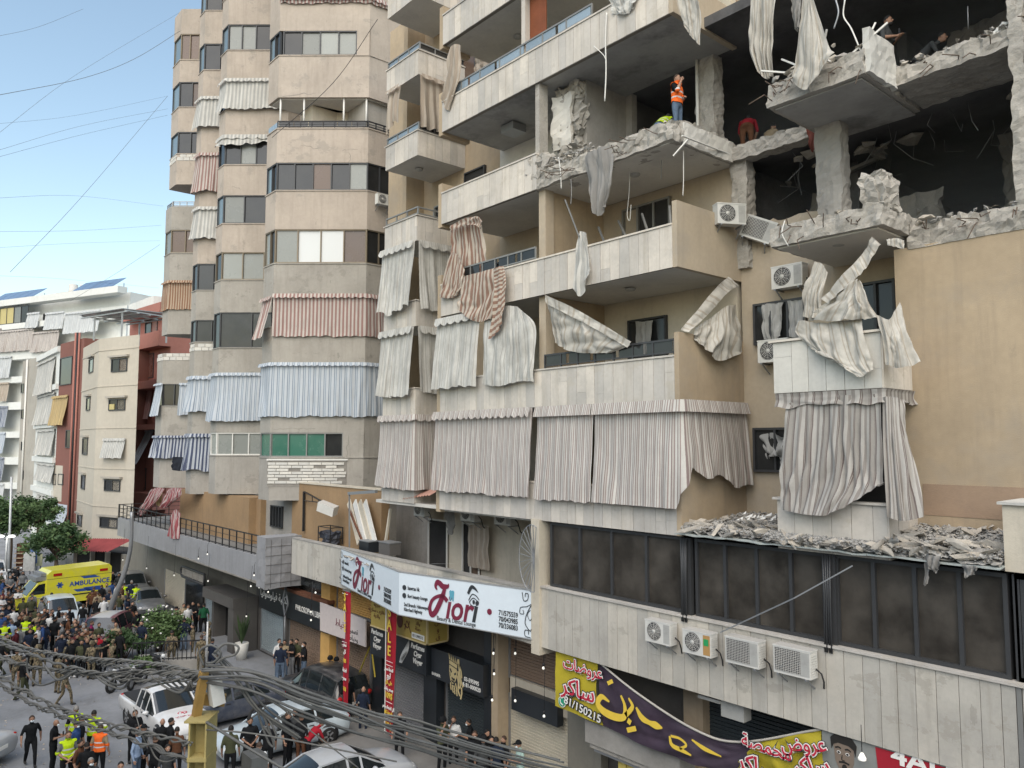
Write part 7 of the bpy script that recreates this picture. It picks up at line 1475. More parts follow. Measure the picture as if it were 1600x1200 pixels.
    for x in wheels:
        for s in (-1,1):
            w_ = link('wheel',tm,root,(x,s * (W0 - .08),wr),True); link('rim',rmm,w_,(0,0,0),True); link('wheel_arch',arch,root,(x,s * (W0 - .018),wr + .05),True)
    f = prof[-2]; r_ = prof[1]
    for s in (-1,1):
        m = MB(); m.ell((f[0] - .14,s * f[4] * .8,f[2] - .02),.17,.2,.09); m.build('headlight','lamp_clear',root,local=True)
        m = MB(); m.ell((r_[0] + .0,s * r_[4] * .82,r_[2] - .1),.1,.15,.12); m.build('tail_light','lamp_red',root,local=True)
        i = max(glass_spans); x = prof[i][0] + .35; m = MB(); m.ell((x,s * (prof[i][5] + .13),prof[i][2] + .06),.09,.12,.08); m.build('mirror',color,root,local=True)
    m = MB(); m.box(f[0] - .02,f[0] + .06,-.42,.42,f[2] - .17,f[2] - .02); m.box(f[0] - .03,f[0] + .08,-.6,.6,.38,.5); m.build('grille','trim_black',root,local=True)
    m = MB(); m.box(prof[-1][0] - .02,prof[-1][0] + .012,-.26,.26,.46,.57); m.build('number_plate','ink_white',root,local=True)
    m = MB(); m.box(prof[0][0] - .02,prof[0][0] + .1,-.26,.26,.6,.72); m.build('number_plate','ink_white',root,local=True)
    m = MB()
    for i in list(glass_spans)[1:]:
        for s in (-1,1): m.bar((prof[i][0],s * (prof[i][4] * 1.008),.4),(prof[i][0],s * (prof[i][5] + .006),prof[i][2]),.012,.01); m.bar((prof[i][0] + .12,s * (prof[i][5] + .025),prof[i][2] - .1),(prof[i][0] + .3,s * (prof[i][5] + .025),prof[i][2] - .1),.03,.03)
    m.build('door_trim','trim_black',root,local=True)
    return root
SG,WH = (2,3,4,5),(-1.4,1.42)
UG = (2,3,4,5)
def sedan(l,c,x,y,a,**k): return car(ROOF_SED,l,c,(x,y,0),R(a),SG,5,2,WH,**k)
def suv(l,c,x,y,a,**k): return car(ROOF_SUV,l,c,(x,y,0),R(a),UG,5,1,(-1.35,1.38),.37,**k)
sedan('silver sedan seen from above at the bottom, under the cables','paint_silver',-22.3,12.1,88)
sedan('dark blue sedan with kidney-shaped grille nosing out behind the yellow pole','paint_navy',-31.4,11.8,-90)
sedan('pale silver car between the standing guards and the black vehicle','paint_pale',-27.2,12.4,-92)
suv('black sport utility vehicle before the brown shutters','paint_black',-30.2,15.5,-172)
suv('silver blue sport utility vehicle facing the crowd beside the ambulance','paint_pale',-53.4,10.1,-2)
suv('maroon car with grey roof in the crowd before the flowering shrub','paint_maroon',-46.2,10.8,-35,roof='paint_silver')
sedan('grey sedan parked behind a barrier beyond the bent lamp post','paint_grey',-54.5,15.3,-8)
suv('dark jeep with roof rack in the shade of the terrace','paint_grey',-60,15.8,-5)
q = atZ(8,1203,0); sedan('pale car whose rear corner enters at the bottom left','paint_silver',q.x - 1.9,q.y - 1.75,225)
q = atZ(-2,915,0); suv('white minibus front at the left edge','paint_white',q.x - 1,q.y - .3,-5)
PK = car(ROOF_PICK,'white pickup truck with a small red emblem on its bonnet','paint_white',(-31.6,9.7,0),R(4),(3,4,5),5,3,(-1.55,1.6),.38,name='pickup_truck',cat='pickup truck')
m = MB(); m.box(-2.45,-.85,-.74,.74,.99,1.075); m.build('cargo_bed','trim_black',PK,local=True)
m = MB(); m.tube([(.0 + 1.55 + .13 * math.cos(a * .628),.0 + .16 * math.sin(a * .628),1.075) for a in range(9)],.016,5); m.ell((1.55,0,1.075),.05,.06,.02); m.build('emblem','ink_red',PK,local=True)
o = link('lettering',text_mesh('الدفاع المدني',.16,'ink_red',ext=.003),PK,(1.9,0,1.062),True); o.rotation_euler = (0,R(4),R(90))
for k in (6,): pass
# ambulance
AMB = thing('ambulance',(-58.9,11.0,0),'bright yellow ambulance with blue flashes standing across the street','ambulance','vehicles in the street',R(-84))
m = MB(); prof_ = [(-2.9,.55),(1.0,.55),(1.0,2.5),(.75,2.72),(-2.75,2.78),(-2.9,2.6)]
def side_prism(m,prof,w0,w1=None,mi=0):
    n = len(prof); w1 = w1 or w0; vs = [(x,-w0,z) for x,z in prof] + [(x,w0,z) for x,z in prof]; m.add(vs,[tuple(range(n)),tuple(reversed(range(n,2 * n)))] + [(i,n + i,n + (i + 1) % n,(i + 1) % n) for i in range(n)],mi)
side_prism(m,prof_,1.05); m.build('box_body','paint_yellow',AMB,local=True)
m = MB(); side_prism(m,[(1.0,.5),(2.95,.5),(3.05,.7),(3.05,.98),(2.9,1.12),(2.05,1.28),(1.45,2.02),(1.0,2.12)],.95); m.build('cab','paint_yellow',AMB,local=True)
m = MB(); m.add([(2.08,-.82,1.30),(2.08,.82,1.30),(1.50,.72,2.0),(1.50,-.72,2.0)],[(0,1,2,3)]); m.build('windscreen','car_glass',AMB,local=True)
for s in (-1,1):
    m = MB(); fs_ = [(1.08,s * .955,1.3),(1.98,s * .955,1.3),(1.45,s * .955,1.92),(1.08,s * .955,1.95)]; m.add(fs_,[(0,1,2,3)]); m.build('side_window','car_glass',AMB,local=True)
    m = MB(); m.ell((3.0,s * .72,.88),.09,.2,.13); m.build('headlight','lamp_clear',AMB,local=True); m = MB(); m.ell((3.0,s * .93,.86),.08,.06,.12); m.build('indicator','amber',AMB,local=True)
    m = MB()
    for x in (-2.4,.4): m.box(x - .25,x + .25,s * 1.05 - .02,s * 1.05 + .02,2.35,2.52)
    m.build('marker_lamp','lamp_red',AMB,local=True)
    m = MB()
    for (x0,x1,z0,z1) in ((-2.55,-1.4,1.15,1.42),(-1.75,-.8,1.18,1.36),(-2.2,-1.2,2.0,2.16)): m.add([(x0,s * 1.056,z0),(x1,s * 1.056,z0),(x1 + .25,s * 1.056,z1),(x0 + .35,s * 1.056,z1)],[(0,1,2,3)])
    m.build('blue_flash',plain('livery_blue',(.03,.08,.30),.4),AMB,local=True)
    m = MB(); m.box(-2.9,1,s * 1.05 - .012,s * 1.05 + .012,.98,1.06); m.box(-2.9,1,s * 1.05 - .008,s * 1.05 + .008,2.18,2.2); m.build('rub_rail','trim_black',AMB,local=True)
    t_ = link('lettering',text_mesh('AMBULANCE',.42,'livery_blue',1,bold=.01),AMB,(-1.55,s * 1.062,1.72),True); t_.rotation_euler = (R(90),0,0 if s < 0 else R(180))
    m = MB()
    for k in range(3): a = k * 1.047; m.bar((.25 + .2 * math.cos(a),s * 1.058,1.75 + .2 * math.sin(a)),(.25 - .2 * math.cos(a),s * 1.058,1.75 - .2 * math.sin(a)),.012,.1,up=(0,1,0)) if 0 else m.hexa([(.25 + sx * .2 * math.cos(a) + tx * .05 * -math.sin(a),s * 1.058 + ty * .004,1.75 + sx * .2 * math.sin(a) + tx * .05 * math.cos(a)) for ty in (-1,1) for (sx,tx) in ((-1,-1),(1,-1),(1,1),(-1,1))])
    m.build('medical_star','livery_blue',AMB,local=True)
m = MB(); m.box(1.0,1.3,-.8,.8,2.4,2.58); m.box(.95,1.6,-.85,.85,2.12,2.38); m.build('light_bar','metal_grey',AMB,local=True)
m = MB(); m.box(2.98,3.1,-.55,.55,.62,.98); m.box(2.9,3.14,-.95,.95,.42,.58); m.build('bumper','trim_black',AMB,local=True)
for x in (-1.9,2.1):
    for s in (-1,1): mm = MB(); mm.lathe([(.2,-.12),(.40,-.12),(.42,-.06),(.42,.06),(.4,.12),(.2,.12)],20,0,Matrix.Rotation(R(90),4,'X')); w_ = link('wheel',mm.mesh('tyre','tyre'),AMB,(x,s * .93,.42),True); m2 = MB(); m2.lathe([(0,-.09),(.22,-.1),(.24,-.12)],14,0,Matrix.Rotation(R(90),4,'X')); m2.lathe([(.24,.12),(.22,.1),(0,.09)],14,0,Matrix.Rotation(R(90),4,'X')); link('rim',m2.mesh('rim','rim'),w_,(0,0,0),True)
# motorcycles
def moto(label,loc,ang):
    o = thing('motorcycle',loc,label,'motorcycle','motorcycles by the planter',ang)
    for x in (-.65,.65):
        m = MB(); Mx = Matrix.Translation((x,0,.3)) @ Matrix.Rotation(R(90),4,'X'); m.tube([Mx @ Vector((.25 * math.cos(k * .3927),.25 * math.sin(k * .3927),0)) for k in range(17)],.06,8,caps=False); w_ = m.build('wheel','tyre',o,local=True); m = MB(); m.lathe([(0,-.03),(.12,-.04),(.2,-.02),(.2,.02),(.12,.04),(0,.03)],14,0,Mx); m.build('rim','rim',w_,local=True)
    m = MB(); m.ell((-.05,0,.62),.38,.14,.16); m.ell((.18,0,.78),.25,.13,.11); m.ell((-.05,0,.38),.25,.14,.16); m.build('engine_and_tank','trim_black',o,local=True); m = MB(); m.ell((-.4,0,.78),.36,.13,.06); m.build('seat','trim_black',o,local=True)
    m = MB(); m.tube([(.65,.08,.3),(.45,.08,.85),(.4,.0,1.0)],.025,6); m.tube([(.65,-.08,.3),(.45,-.08,.85),(.4,.0,1.0)],.025,6); m.tube([(.3,-.35,1.05),(.4,0,1.02),(.3,.35,1.05)],.018,6); m.tube([(.1,.16,.3),(-.8,.16,.4)],.04,8); m.build('fork_and_bars','metal_grey',o,local=True); m = MB(); m.ell((.52,0,.9),.09,.1,.1); m.build('headlight','lamp_clear',o,local=True)
q = atZ(192,1076,0); moto('motorcycle with a spoked front wheel behind the cables left of the pickup',(q.x,q.y,0),R(-60)); q = atZ(246,1052,0); moto('black motorcycle parked at the planter fence',(q.x,q.y,0),R(10)); q = atZ(215,1072,0); moto('black motorcycle between the other two, behind the cables',(q.x,q.y,0),R(-40)); q = atZ(25,905,0); moto('motorcycle beside the white minibus',(q.x,q.y,0),R(30))

# ------------------------------------------------------------------ people: one continuous body mesh per pose
def pose_joints(p):
    """joints for a figure 1.75 m tall facing +X; returns dict"""
    J = dict(pel=Vector((0,0,.95)),lean=0,turn=0)
    sh = {s: Vector((0,s * .185,1.43)) for s in (1,-1)}; el = {s: Vector((-.03,s * .25,1.14)) for s in (1,-1)}; ha = {s: Vector((.06,s * .26,.88)) for s in (1,-1)}
    hip = {s: Vector((0,s * .095,.93)) for s in (1,-1)}; kn = {s: Vector((.02,s * .11,.50)) for s in (1,-1)}; an = {s: Vector((-.02,s * .12,.08)) for s in (1,-1)}
    hd = Vector((.02,0,1.635))
    if p == 'phone': el[1] = Vector((.02,.24,1.16)); ha[1] = Vector((.27,.06,1.20)); el[-1] = Vector((.02,-.24,1.16)); ha[-1] = Vector((.25,-.05,1.18)); hd = Vector((.06,0,1.62))
    if p == 'cross': el[1] = Vector((.06,.25,1.17)); ha[1] = Vector((.2,-.10,1.22)); el[-1] = Vector((.06,-.25,1.17)); ha[-1] = Vector((.22,.10,1.17))
    if p == 'walk': an[1] = Vector((.26,.10,.08)); kn[1] = Vector((.2,.1,.5)); an[-1] = Vector((-.28,-.10,.12)); kn[-1] = Vector((-.02,-.1,.5)); ha[1] = Vector((-.12,.30,.9)); el[1] = Vector((-.1,.28,1.16)); ha[-1] = Vector((.2,-.3,.92)); el[-1] = Vector((.05,-.28,1.16))
    if p == 'face': el[-1] = Vector((.16,-.22,1.20)); ha[-1] = Vector((.17,-.06,1.50)); ha[1] = Vector((.15,.12,1.12)); el[1] = Vector((.0,.26,1.16))
    if p == 'clasp': ha[1] = Vector((.2,.03,.92)); ha[-1] = Vector((.2,-.03,.94)); el[1] = Vector((.02,.26,1.14)); el[-1] = Vector((.02,-.26,1.14))
    if p == 'hips': el[1] = Vector((-.12,.38,1.18)); ha[1] = Vector((.02,.2,1.02)); el[-1] = Vector((-.12,-.38,1.18)); ha[-1] = Vector((.02,-.2,1.02))
    if p == 'point': el[-1] = Vector((.2,-.34,1.38)); ha[-1] = Vector((.48,-.42,1.42))
    if p in ('bend','crouch'):
        a = R(52) if p == 'bend' else R(35); b = Vector((0,0,.95)); M = Matrix.Rotation(a,3,'Y'); f = lambda v: b + M @ (v - b)
        for s in (1,-1): sh[s] = f(sh[s]); el[s] = sh[s] + Vector((.1,s * .05,-.27)); ha[s] = el[s] + Vector((.14,-s * .08,-.2))
        hd = f(hd) + Vector((.02,0,.02)); J['lean'] = a
        if p == 'crouch':
            for s in (1,-1): kn[s] = Vector((.38,s * .16,.86)); an[s] = Vector((.1,s * .13,.52))
            d = Vector((0,0,-.44))
            for D in (sh,el,ha,hip,kn,an):
                for s in (1,-1): D[s] = D[s] + d
            hd = hd + d; J['pel'] = J['pel'] + d
    J.update(sh=sh,el=el,ha=ha,hip=hip,kn=kn,an=an,hd=hd); return J
def make_body(p):
    J = pose_joints(p); m = MB(); segs = []
    def limb(a,b,ra,rb,cat,n=9):
        m.ell(a,ra,ra,ra,n,6); m.tube([a,a.lerp(b,.35),b],[ra,ra * .97 + rb * .03,rb],n); m.ell(b,rb,rb,rb,n,6); segs.append((a,b,max(ra,rb),cat))
    pel = J['pel']; M = Matrix.Rotation(J['lean'],3,'Y')
    rings = [(.0,-.12,.10,.13),(.0,-.03,.125,.165),(.0,.10,.115,.15),(.01,.25,.125,.165),(.01,.38,.125,.185),(0,.47,.095,.165),(0,.52,.06,.08)]
    vs = []; n = 14
    for (cx_,dz,rx,ry) in rings:
        for k in range(n): a = 6.2832 * k / n; vs.append(pel + M @ Vector((cx_ + rx * math.cos(a),ry * math.sin(a),dz)))
    m.add(vs,[(i * n + k,i * n + (k + 1) % n,(i + 1) * n + (k + 1) % n,(i + 1) * n + k) for i in range(len(rings) - 1) for k in range(n)] + [tuple(reversed(range(n))),tuple(range((len(rings) - 1) * n,len(rings) * n))],0,True)
    segs.append((pel + M @ Vector((0,0,.08)),pel + M @ Vector((0,0,.45)),.2,1)); segs.append((pel + M @ Vector((0,0,-.1)),pel + M @ Vector((0,0,-.02)),.17,2))
    nb = pel + M @ Vector((0,0,.48)); hd = J['hd']
    limb(nb,hd - Vector((.01,0,.06)),.058,.054,0)
    hv = (hd - nb).normalized(); m.ell(hd,.092,.076,.118,14,10); m.ell(hd + Vector((.03,0,-.055)),.062,.056,.062,10,6); segs.append((hd,hd + Vector((0,0,.02)),.115,0))
    for s in (1,-1):
        limb(J['sh'][s] + Vector((0,-s * .02,-.02)),J['el'][s],.06,.045,1); limb(J['el'][s],J['ha'][s],.043,.03,4)
        limb(J['hip'][s],J['kn'][s],.09,.062,2); limb(J['kn'][s],J['an'][s],.06,.045,2)
        a = J['an'][s]; m.ell(a + Vector((.06,0,-.035)),.135,.048,.045,10,6); segs.append((a + Vector((-.03,0,-.03)),a + Vector((.15,0,-.03)),.05,3))
        d = (J['ha'][s] - J['el'][s]).normalized(); pc = J['ha'][s] + d * .045; m.ell(pc,.042,.03,.048,8,6); segs.append((J['ha'][s],pc + d * .03,.04,5))
    me = m.mesh('body','trim_black'); o = bpy.data.objects.new('tmp',me); COL.objects.link(o); md = o.modifiers.new('r','REMESH'); md.mode = 'VOXEL'; md.voxel_size = .021; md.use_smooth_shade = True
    sm = o.modifiers.new('s','SMOOTH'); sm.factor = .5; sm.iterations = 2
    dg = bpy.context.evaluated_depsgraph_get(); ev = o.evaluated_get(dg); b = bpy.data.meshes.new_from_object(ev); bpy.data.objects.remove(o)
    b.name = 'body'; b.materials.clear()
    # skin, shirt, trousers, shoes, forearm sleeve
    mats = []; tors = []
    for f in b.polygons:
        c = f.center; best = 9; bc = 0
        for (u,v,r_,cat) in segs:
            d = v - u; L2 = d.length_squared; t = max(0,min(1,(c - u).dot(d) / L2)) if L2 > 0 else 0; q = (c - u - d * t).length - r_
            if q < best: best = q; bc = cat
        mats.append(0 if bc == 5 else bc); tors.append(bc == 1)
    arms = [(J['sh'][s],J['el'][s]) for s in (1,-1)]
    for _ in range(5): b.materials.append(MT('trim_black'))
    b.polygons.foreach_set('material_index',mats); b.polygons.foreach_set('use_smooth',[True] * len(mats))
    # fingers and face details, joined to the same figure
    bm = bmesh.new(); bm.from_mesh(b); x = MB()
    for s in (1,-1):
        d = (J['ha'][s] - J['el'][s]).normalized(); side = d.cross(Vector((0,0,1))); side = side.normalized() if side.length > .1 else Vector((0,1,0))
        if p in ('stand','walk','clasp'): side = Vector((1,0,0)); side = (side - d * side.dot(d)).normalized()
        cu = d.cross(side).normalized() * (.025 if s > 0 else -.025)
        for k,l in enumerate((.075,.085,.08,.06)):
            a = J['ha'][s] + d * .075 + side * (.026 - k * .0175); x.tube([a,a + d * l * .5 + cu * .3,a + d * l * .85 + cu * 1.0],[.0095,.009,.007],6,0)
        a = J['ha'][s] + d * .03 + side * .035; x.tube([a,a + d * .03 + side * .025,a + d * .06 + side * .03 + cu * .5],[.012,.011,.008],6,0)
        x.ell(hd + Vector((-.005,s * .077,-.005)),.02,.012,.032,6,5,0)
    x.ell(hd + Vector((.096,0,-.015)),.02,.014,.024,7,5,0)
    for s in (1,-1): x.ell(hd + Vector((.082,s * .032,.012)),.008,.014,.008,6,4,3)
    x.ell(hd + Vector((.088,0,-.062)),.006,.024,.006,6,4,3)
    xm = x.mesh('x',['trim_black'] * 5); bm.from_mesh(xm); bm.to_mesh(b); bm.free(); bpy.data.meshes.remove(xm)
    # vest shell
    tm = [i for i,t in enumerate(tors) if t]; vm = MB(); used = {}
    for fi in tm:
        f = b.polygons[fi]; c = f.center
        if any((c - a.lerp(e,.45)).length < .13 for a,e in arms): continue
        idx = []
        for vi in f.vertices:
            if vi not in used: v = b.vertices[vi]; used[vi] = len(vm.v); vm.v.append(tuple(v.co + v.normal * .022))
            idx.append(used[vi])
        vm.f.append(tuple(idx)); hz = (M.transposed() @ (c - pel)).z; vm.m.append(1 if (.12 < hz < .16 or .26 < hz < .30) else 0); vm.sm.append(True)
    # hair cap
    h = MB(); nn = 14; P = []
    for i in range(7):
        t = i / 6 * 1.62; row = []
        for k in range(nn + 1): a = 6.2832 * k / nn; tt = t * (1 - .48 * max(0,math.cos(a))); row.append(hd + Vector((-.008 + .102 * math.sin(tt) * math.cos(a),.086 * math.sin(tt) * math.sin(a),.014 + .118 * math.cos(tt))))
        P.append(row)
    h.grid(P); hm = h.mesh('hair','trim_black'); bd = MB(); bd.ell(hd + Vector((.045,0,-.085)),.062,.06,.045,10,6); bdm = bd.mesh('beard','trim_black')
    mk = MB(); mk.ell(hd + Vector((.065,0,-.055)),.045,.06,.045,10,6); mkm = mk.mesh('face_mask','sign_white')
    cp = MB(); cp.lathe([(0,.13),(.06,.125),(.097,.07),(.1,.03)],14,0,Matrix.Translation(hd)); cp.add([hd + Vector(v) for v in ((.07,-.07,.04),(.07,.07,.04),(.2,.045,.025),(.2,-.045,.025))],[(0,1,2,3)]); cpm = cp.mesh('cap','trim_black')
    he = MB(); he.lathe([(0,.155),(.08,.14),(.125,.07),(.13,.0),(.12,-.02)],14,0,Matrix.Translation(hd)); hem = he.mesh('helmet','trim_black')
    return dict(body=b,vest=vm,hair=hm,beard=bdm,mask=mkm,cap=cpm,helmet=hem)
POSES = {p: make_body(p) for p in ('stand','phone','cross','walk','face','clasp','hips','point','bend','crouch')}
for n_,c_1 in (('skin_a',(.36,.21,.145)),('skin_b',(.29,.165,.11)),('hair_black',(.012,.010,.009)),('hair_brown',(.05,.03,.02)),('hair_grey',(.22,.21,.20)),('shoe_dark',(.02,.02,.02)),('shoe_white',(.55,.55,.54))): plain(n_,c_1,.7,var=.2)
CL = dict(black=(.014,.015,.017),navy=(.018,.025,.045),grey=(.17,.175,.18),white=(.62,.63,.63),maroon=(.09,.022,.028),red=(.32,.018,.03),brown=(.11,.052,.03),tan=(.30,.24,.16),olive=(.065,.07,.04),blue=(.035,.075,.20),lightblue=(.28,.37,.52),magenta=(.20,.02,.09),green=(.02,.10,.05),mint=(.36,.50,.46),jeans=(.10,.14,.20),darkgrey=(.055,.058,.06),khaki=(.22,.18,.11),neon=(.48,.66,.02),orange=(.80,.15,.03))
for n_,c_1 in CL.items():
    m_,t_,b_ = newmat('cloth_' + n_ + '_wear'); c = mixc(t_,ntex(t_,9,local=True),tuple(x * .65 for x in c_1),tuple(min(1,x * 1.2) for x in c_1)); t_.links.new(c,b_.inputs['Base Color']); b_.inputs['Roughness'].default_value = .9; b_.inputs['Specular IOR Level'].default_value = .1; bump(t_,b_,ntex(t_,16,det=3,local=True),.6,.03)
m_,t_,b_ = newmat('cloth_camo_wear'); c = mixc(t_,mr(t_,ntex(t_,9,det=2,local=True),.49,.52,0,1),(.20,.16,.10),(.085,.075,.045)); c = mixc(t_,mr(t_,ntex(t_,13,(1,1.3,.8),det=2,local=True),.56,.58,0,1),c,(.05,.038,.025)); t_.links.new(c,b_.inputs['Base Color']); b_.inputs['Roughness'].default_value = .95
plain('reflect_strip',(.55,.56,.56),.4)
_vest = {}
rp = random.Random(11); NP = [0]
WORD = dict(black='black',navy='navy',grey='grey',white='white',maroon='maroon',red='red',brown='brown',tan='tan',olive='olive green',blue='blue',lightblue='light blue',magenta='magenta',green='green',mint='mint green',darkgrey='dark grey',camo='camouflage',khaki='khaki',neon='neon',orange='orange')
POSEW = dict(stand='standing',phone='holding a phone',cross='arms crossed',walk='walking',face='hand at face',clasp='hands clasped',hips='hands on hips',point='pointing',bend='bending over',crouch='crouching')
QUEUE = []
def person(px,py,shirt,trous,pose,off,place,extra='',z0=0,s=None,label=None,pos=None):
    NP[0] += 1; s = s or rp.uniform(.95,1.04)
    Hh = {'bend': 1.42,'crouch': 1.05}.get(pose,1.75) * s
    q = pos or atZ(px,py,z0 + Hh); D = POSES[pose]; ang = math.atan2(-q.y,-q.x) + R(off)
    o = bpy.data.objects.new('person',None); COL.objects.link(o); o.location = (q.x,q.y,z0); o.rotation_euler.z = ang; o.scale = (s,s * rp.uniform(.97,1.1),s); WL[o.name] = Vector((0,0,0))
    b = link('body',D['body'],o,local=True); sk = rp.choice(('skin_a','skin_b'))
    long_ = 'L' in extra or shirt == 'camo'
    for i,mt in enumerate((sk,'cloth_%s_wear' % shirt,'cloth_%s_wear' % trous,rp.choice(('shoe_dark','shoe_dark','shoe_white')),'cloth_%s_wear' % shirt if long_ else sk)): b.material_slots[i].link = 'OBJECT'; b.material_slots[i].material = MT(mt)
    def kid(n,me,mt):
        k = link(n,me,o,local=True); k.material_slots[0].link = 'OBJECT'; k.material_slots[0].material = MT(mt)
    if 'H' in extra: kid('helmet',D['helmet'],'cloth_camo_wear' if shirt == 'camo' else 'cloth_black_wear')
    elif 'C' in extra: kid('cap',D['cap'],'cloth_black_wear')
    elif 'B' not in extra: kid('hair',D['hair'],'hair_grey' if 'G' in extra else rp.choice(('hair_black','hair_black','hair_brown')))
    if 'M' in extra: kid('face_mask',D['mask'],'sign_white')
    elif rp.random() < .45: kid('beard',D['beard'],'hair_black')
    vw = ''
    for ch,vc in (('N','neon'),('O','orange')):
        if ch in extra:
            if pose not in _vest: _vest[pose] = D['vest'].mesh('safety_vest',['cloth_neon_wear','reflect_strip'])
            k = link('safety_vest',_vest[pose],o,local=True); k.material_slots[0].link = 'OBJECT'; k.material_slots[0].material = MT('cloth_%s_wear' % vc); vw = {'neon': 'neon yellow','orange': 'orange'}[vc] + ' safety vest'
    if pose == 'phone' and 'P' not in extra: m = MB(); m.box(.29,.31,-.04,.04,1.2,1.34); m.build('mobile_phone','trim_black',o,local=True)
    w_ = vw or ('camouflage uniform' if shirt == 'camo' else WORD[shirt] + (' long sleeves' if long_ else ' shirt'))
    if 'M' in extra: w_ += ' and mask'
    o['category'] = 'person'; o['group'] = 'people in the street' if z0 < 1 else 'people on the damaged floors'
    QUEUE.append((o,label,w_,POSEW[pose],place,px)); return o
A = 'beside the ambulance front'; Bc = 'crowd left of the silver car'; Cc = 'crowd behind the barriers'; D2 = 'behind the bent lamp post'; E2 = 'by the flowering shrub'; F2_ = 'open road, bottom left'; G2 = 'beside the white pickup'; H2 = 'by the teal shutter'; I2 = 'before the library shutters'; J2 = 'between the parked cars'; K2 = 'below the lion sign'; L_ = 'near the sale banners'; S2 = 'road behind the thick cables'
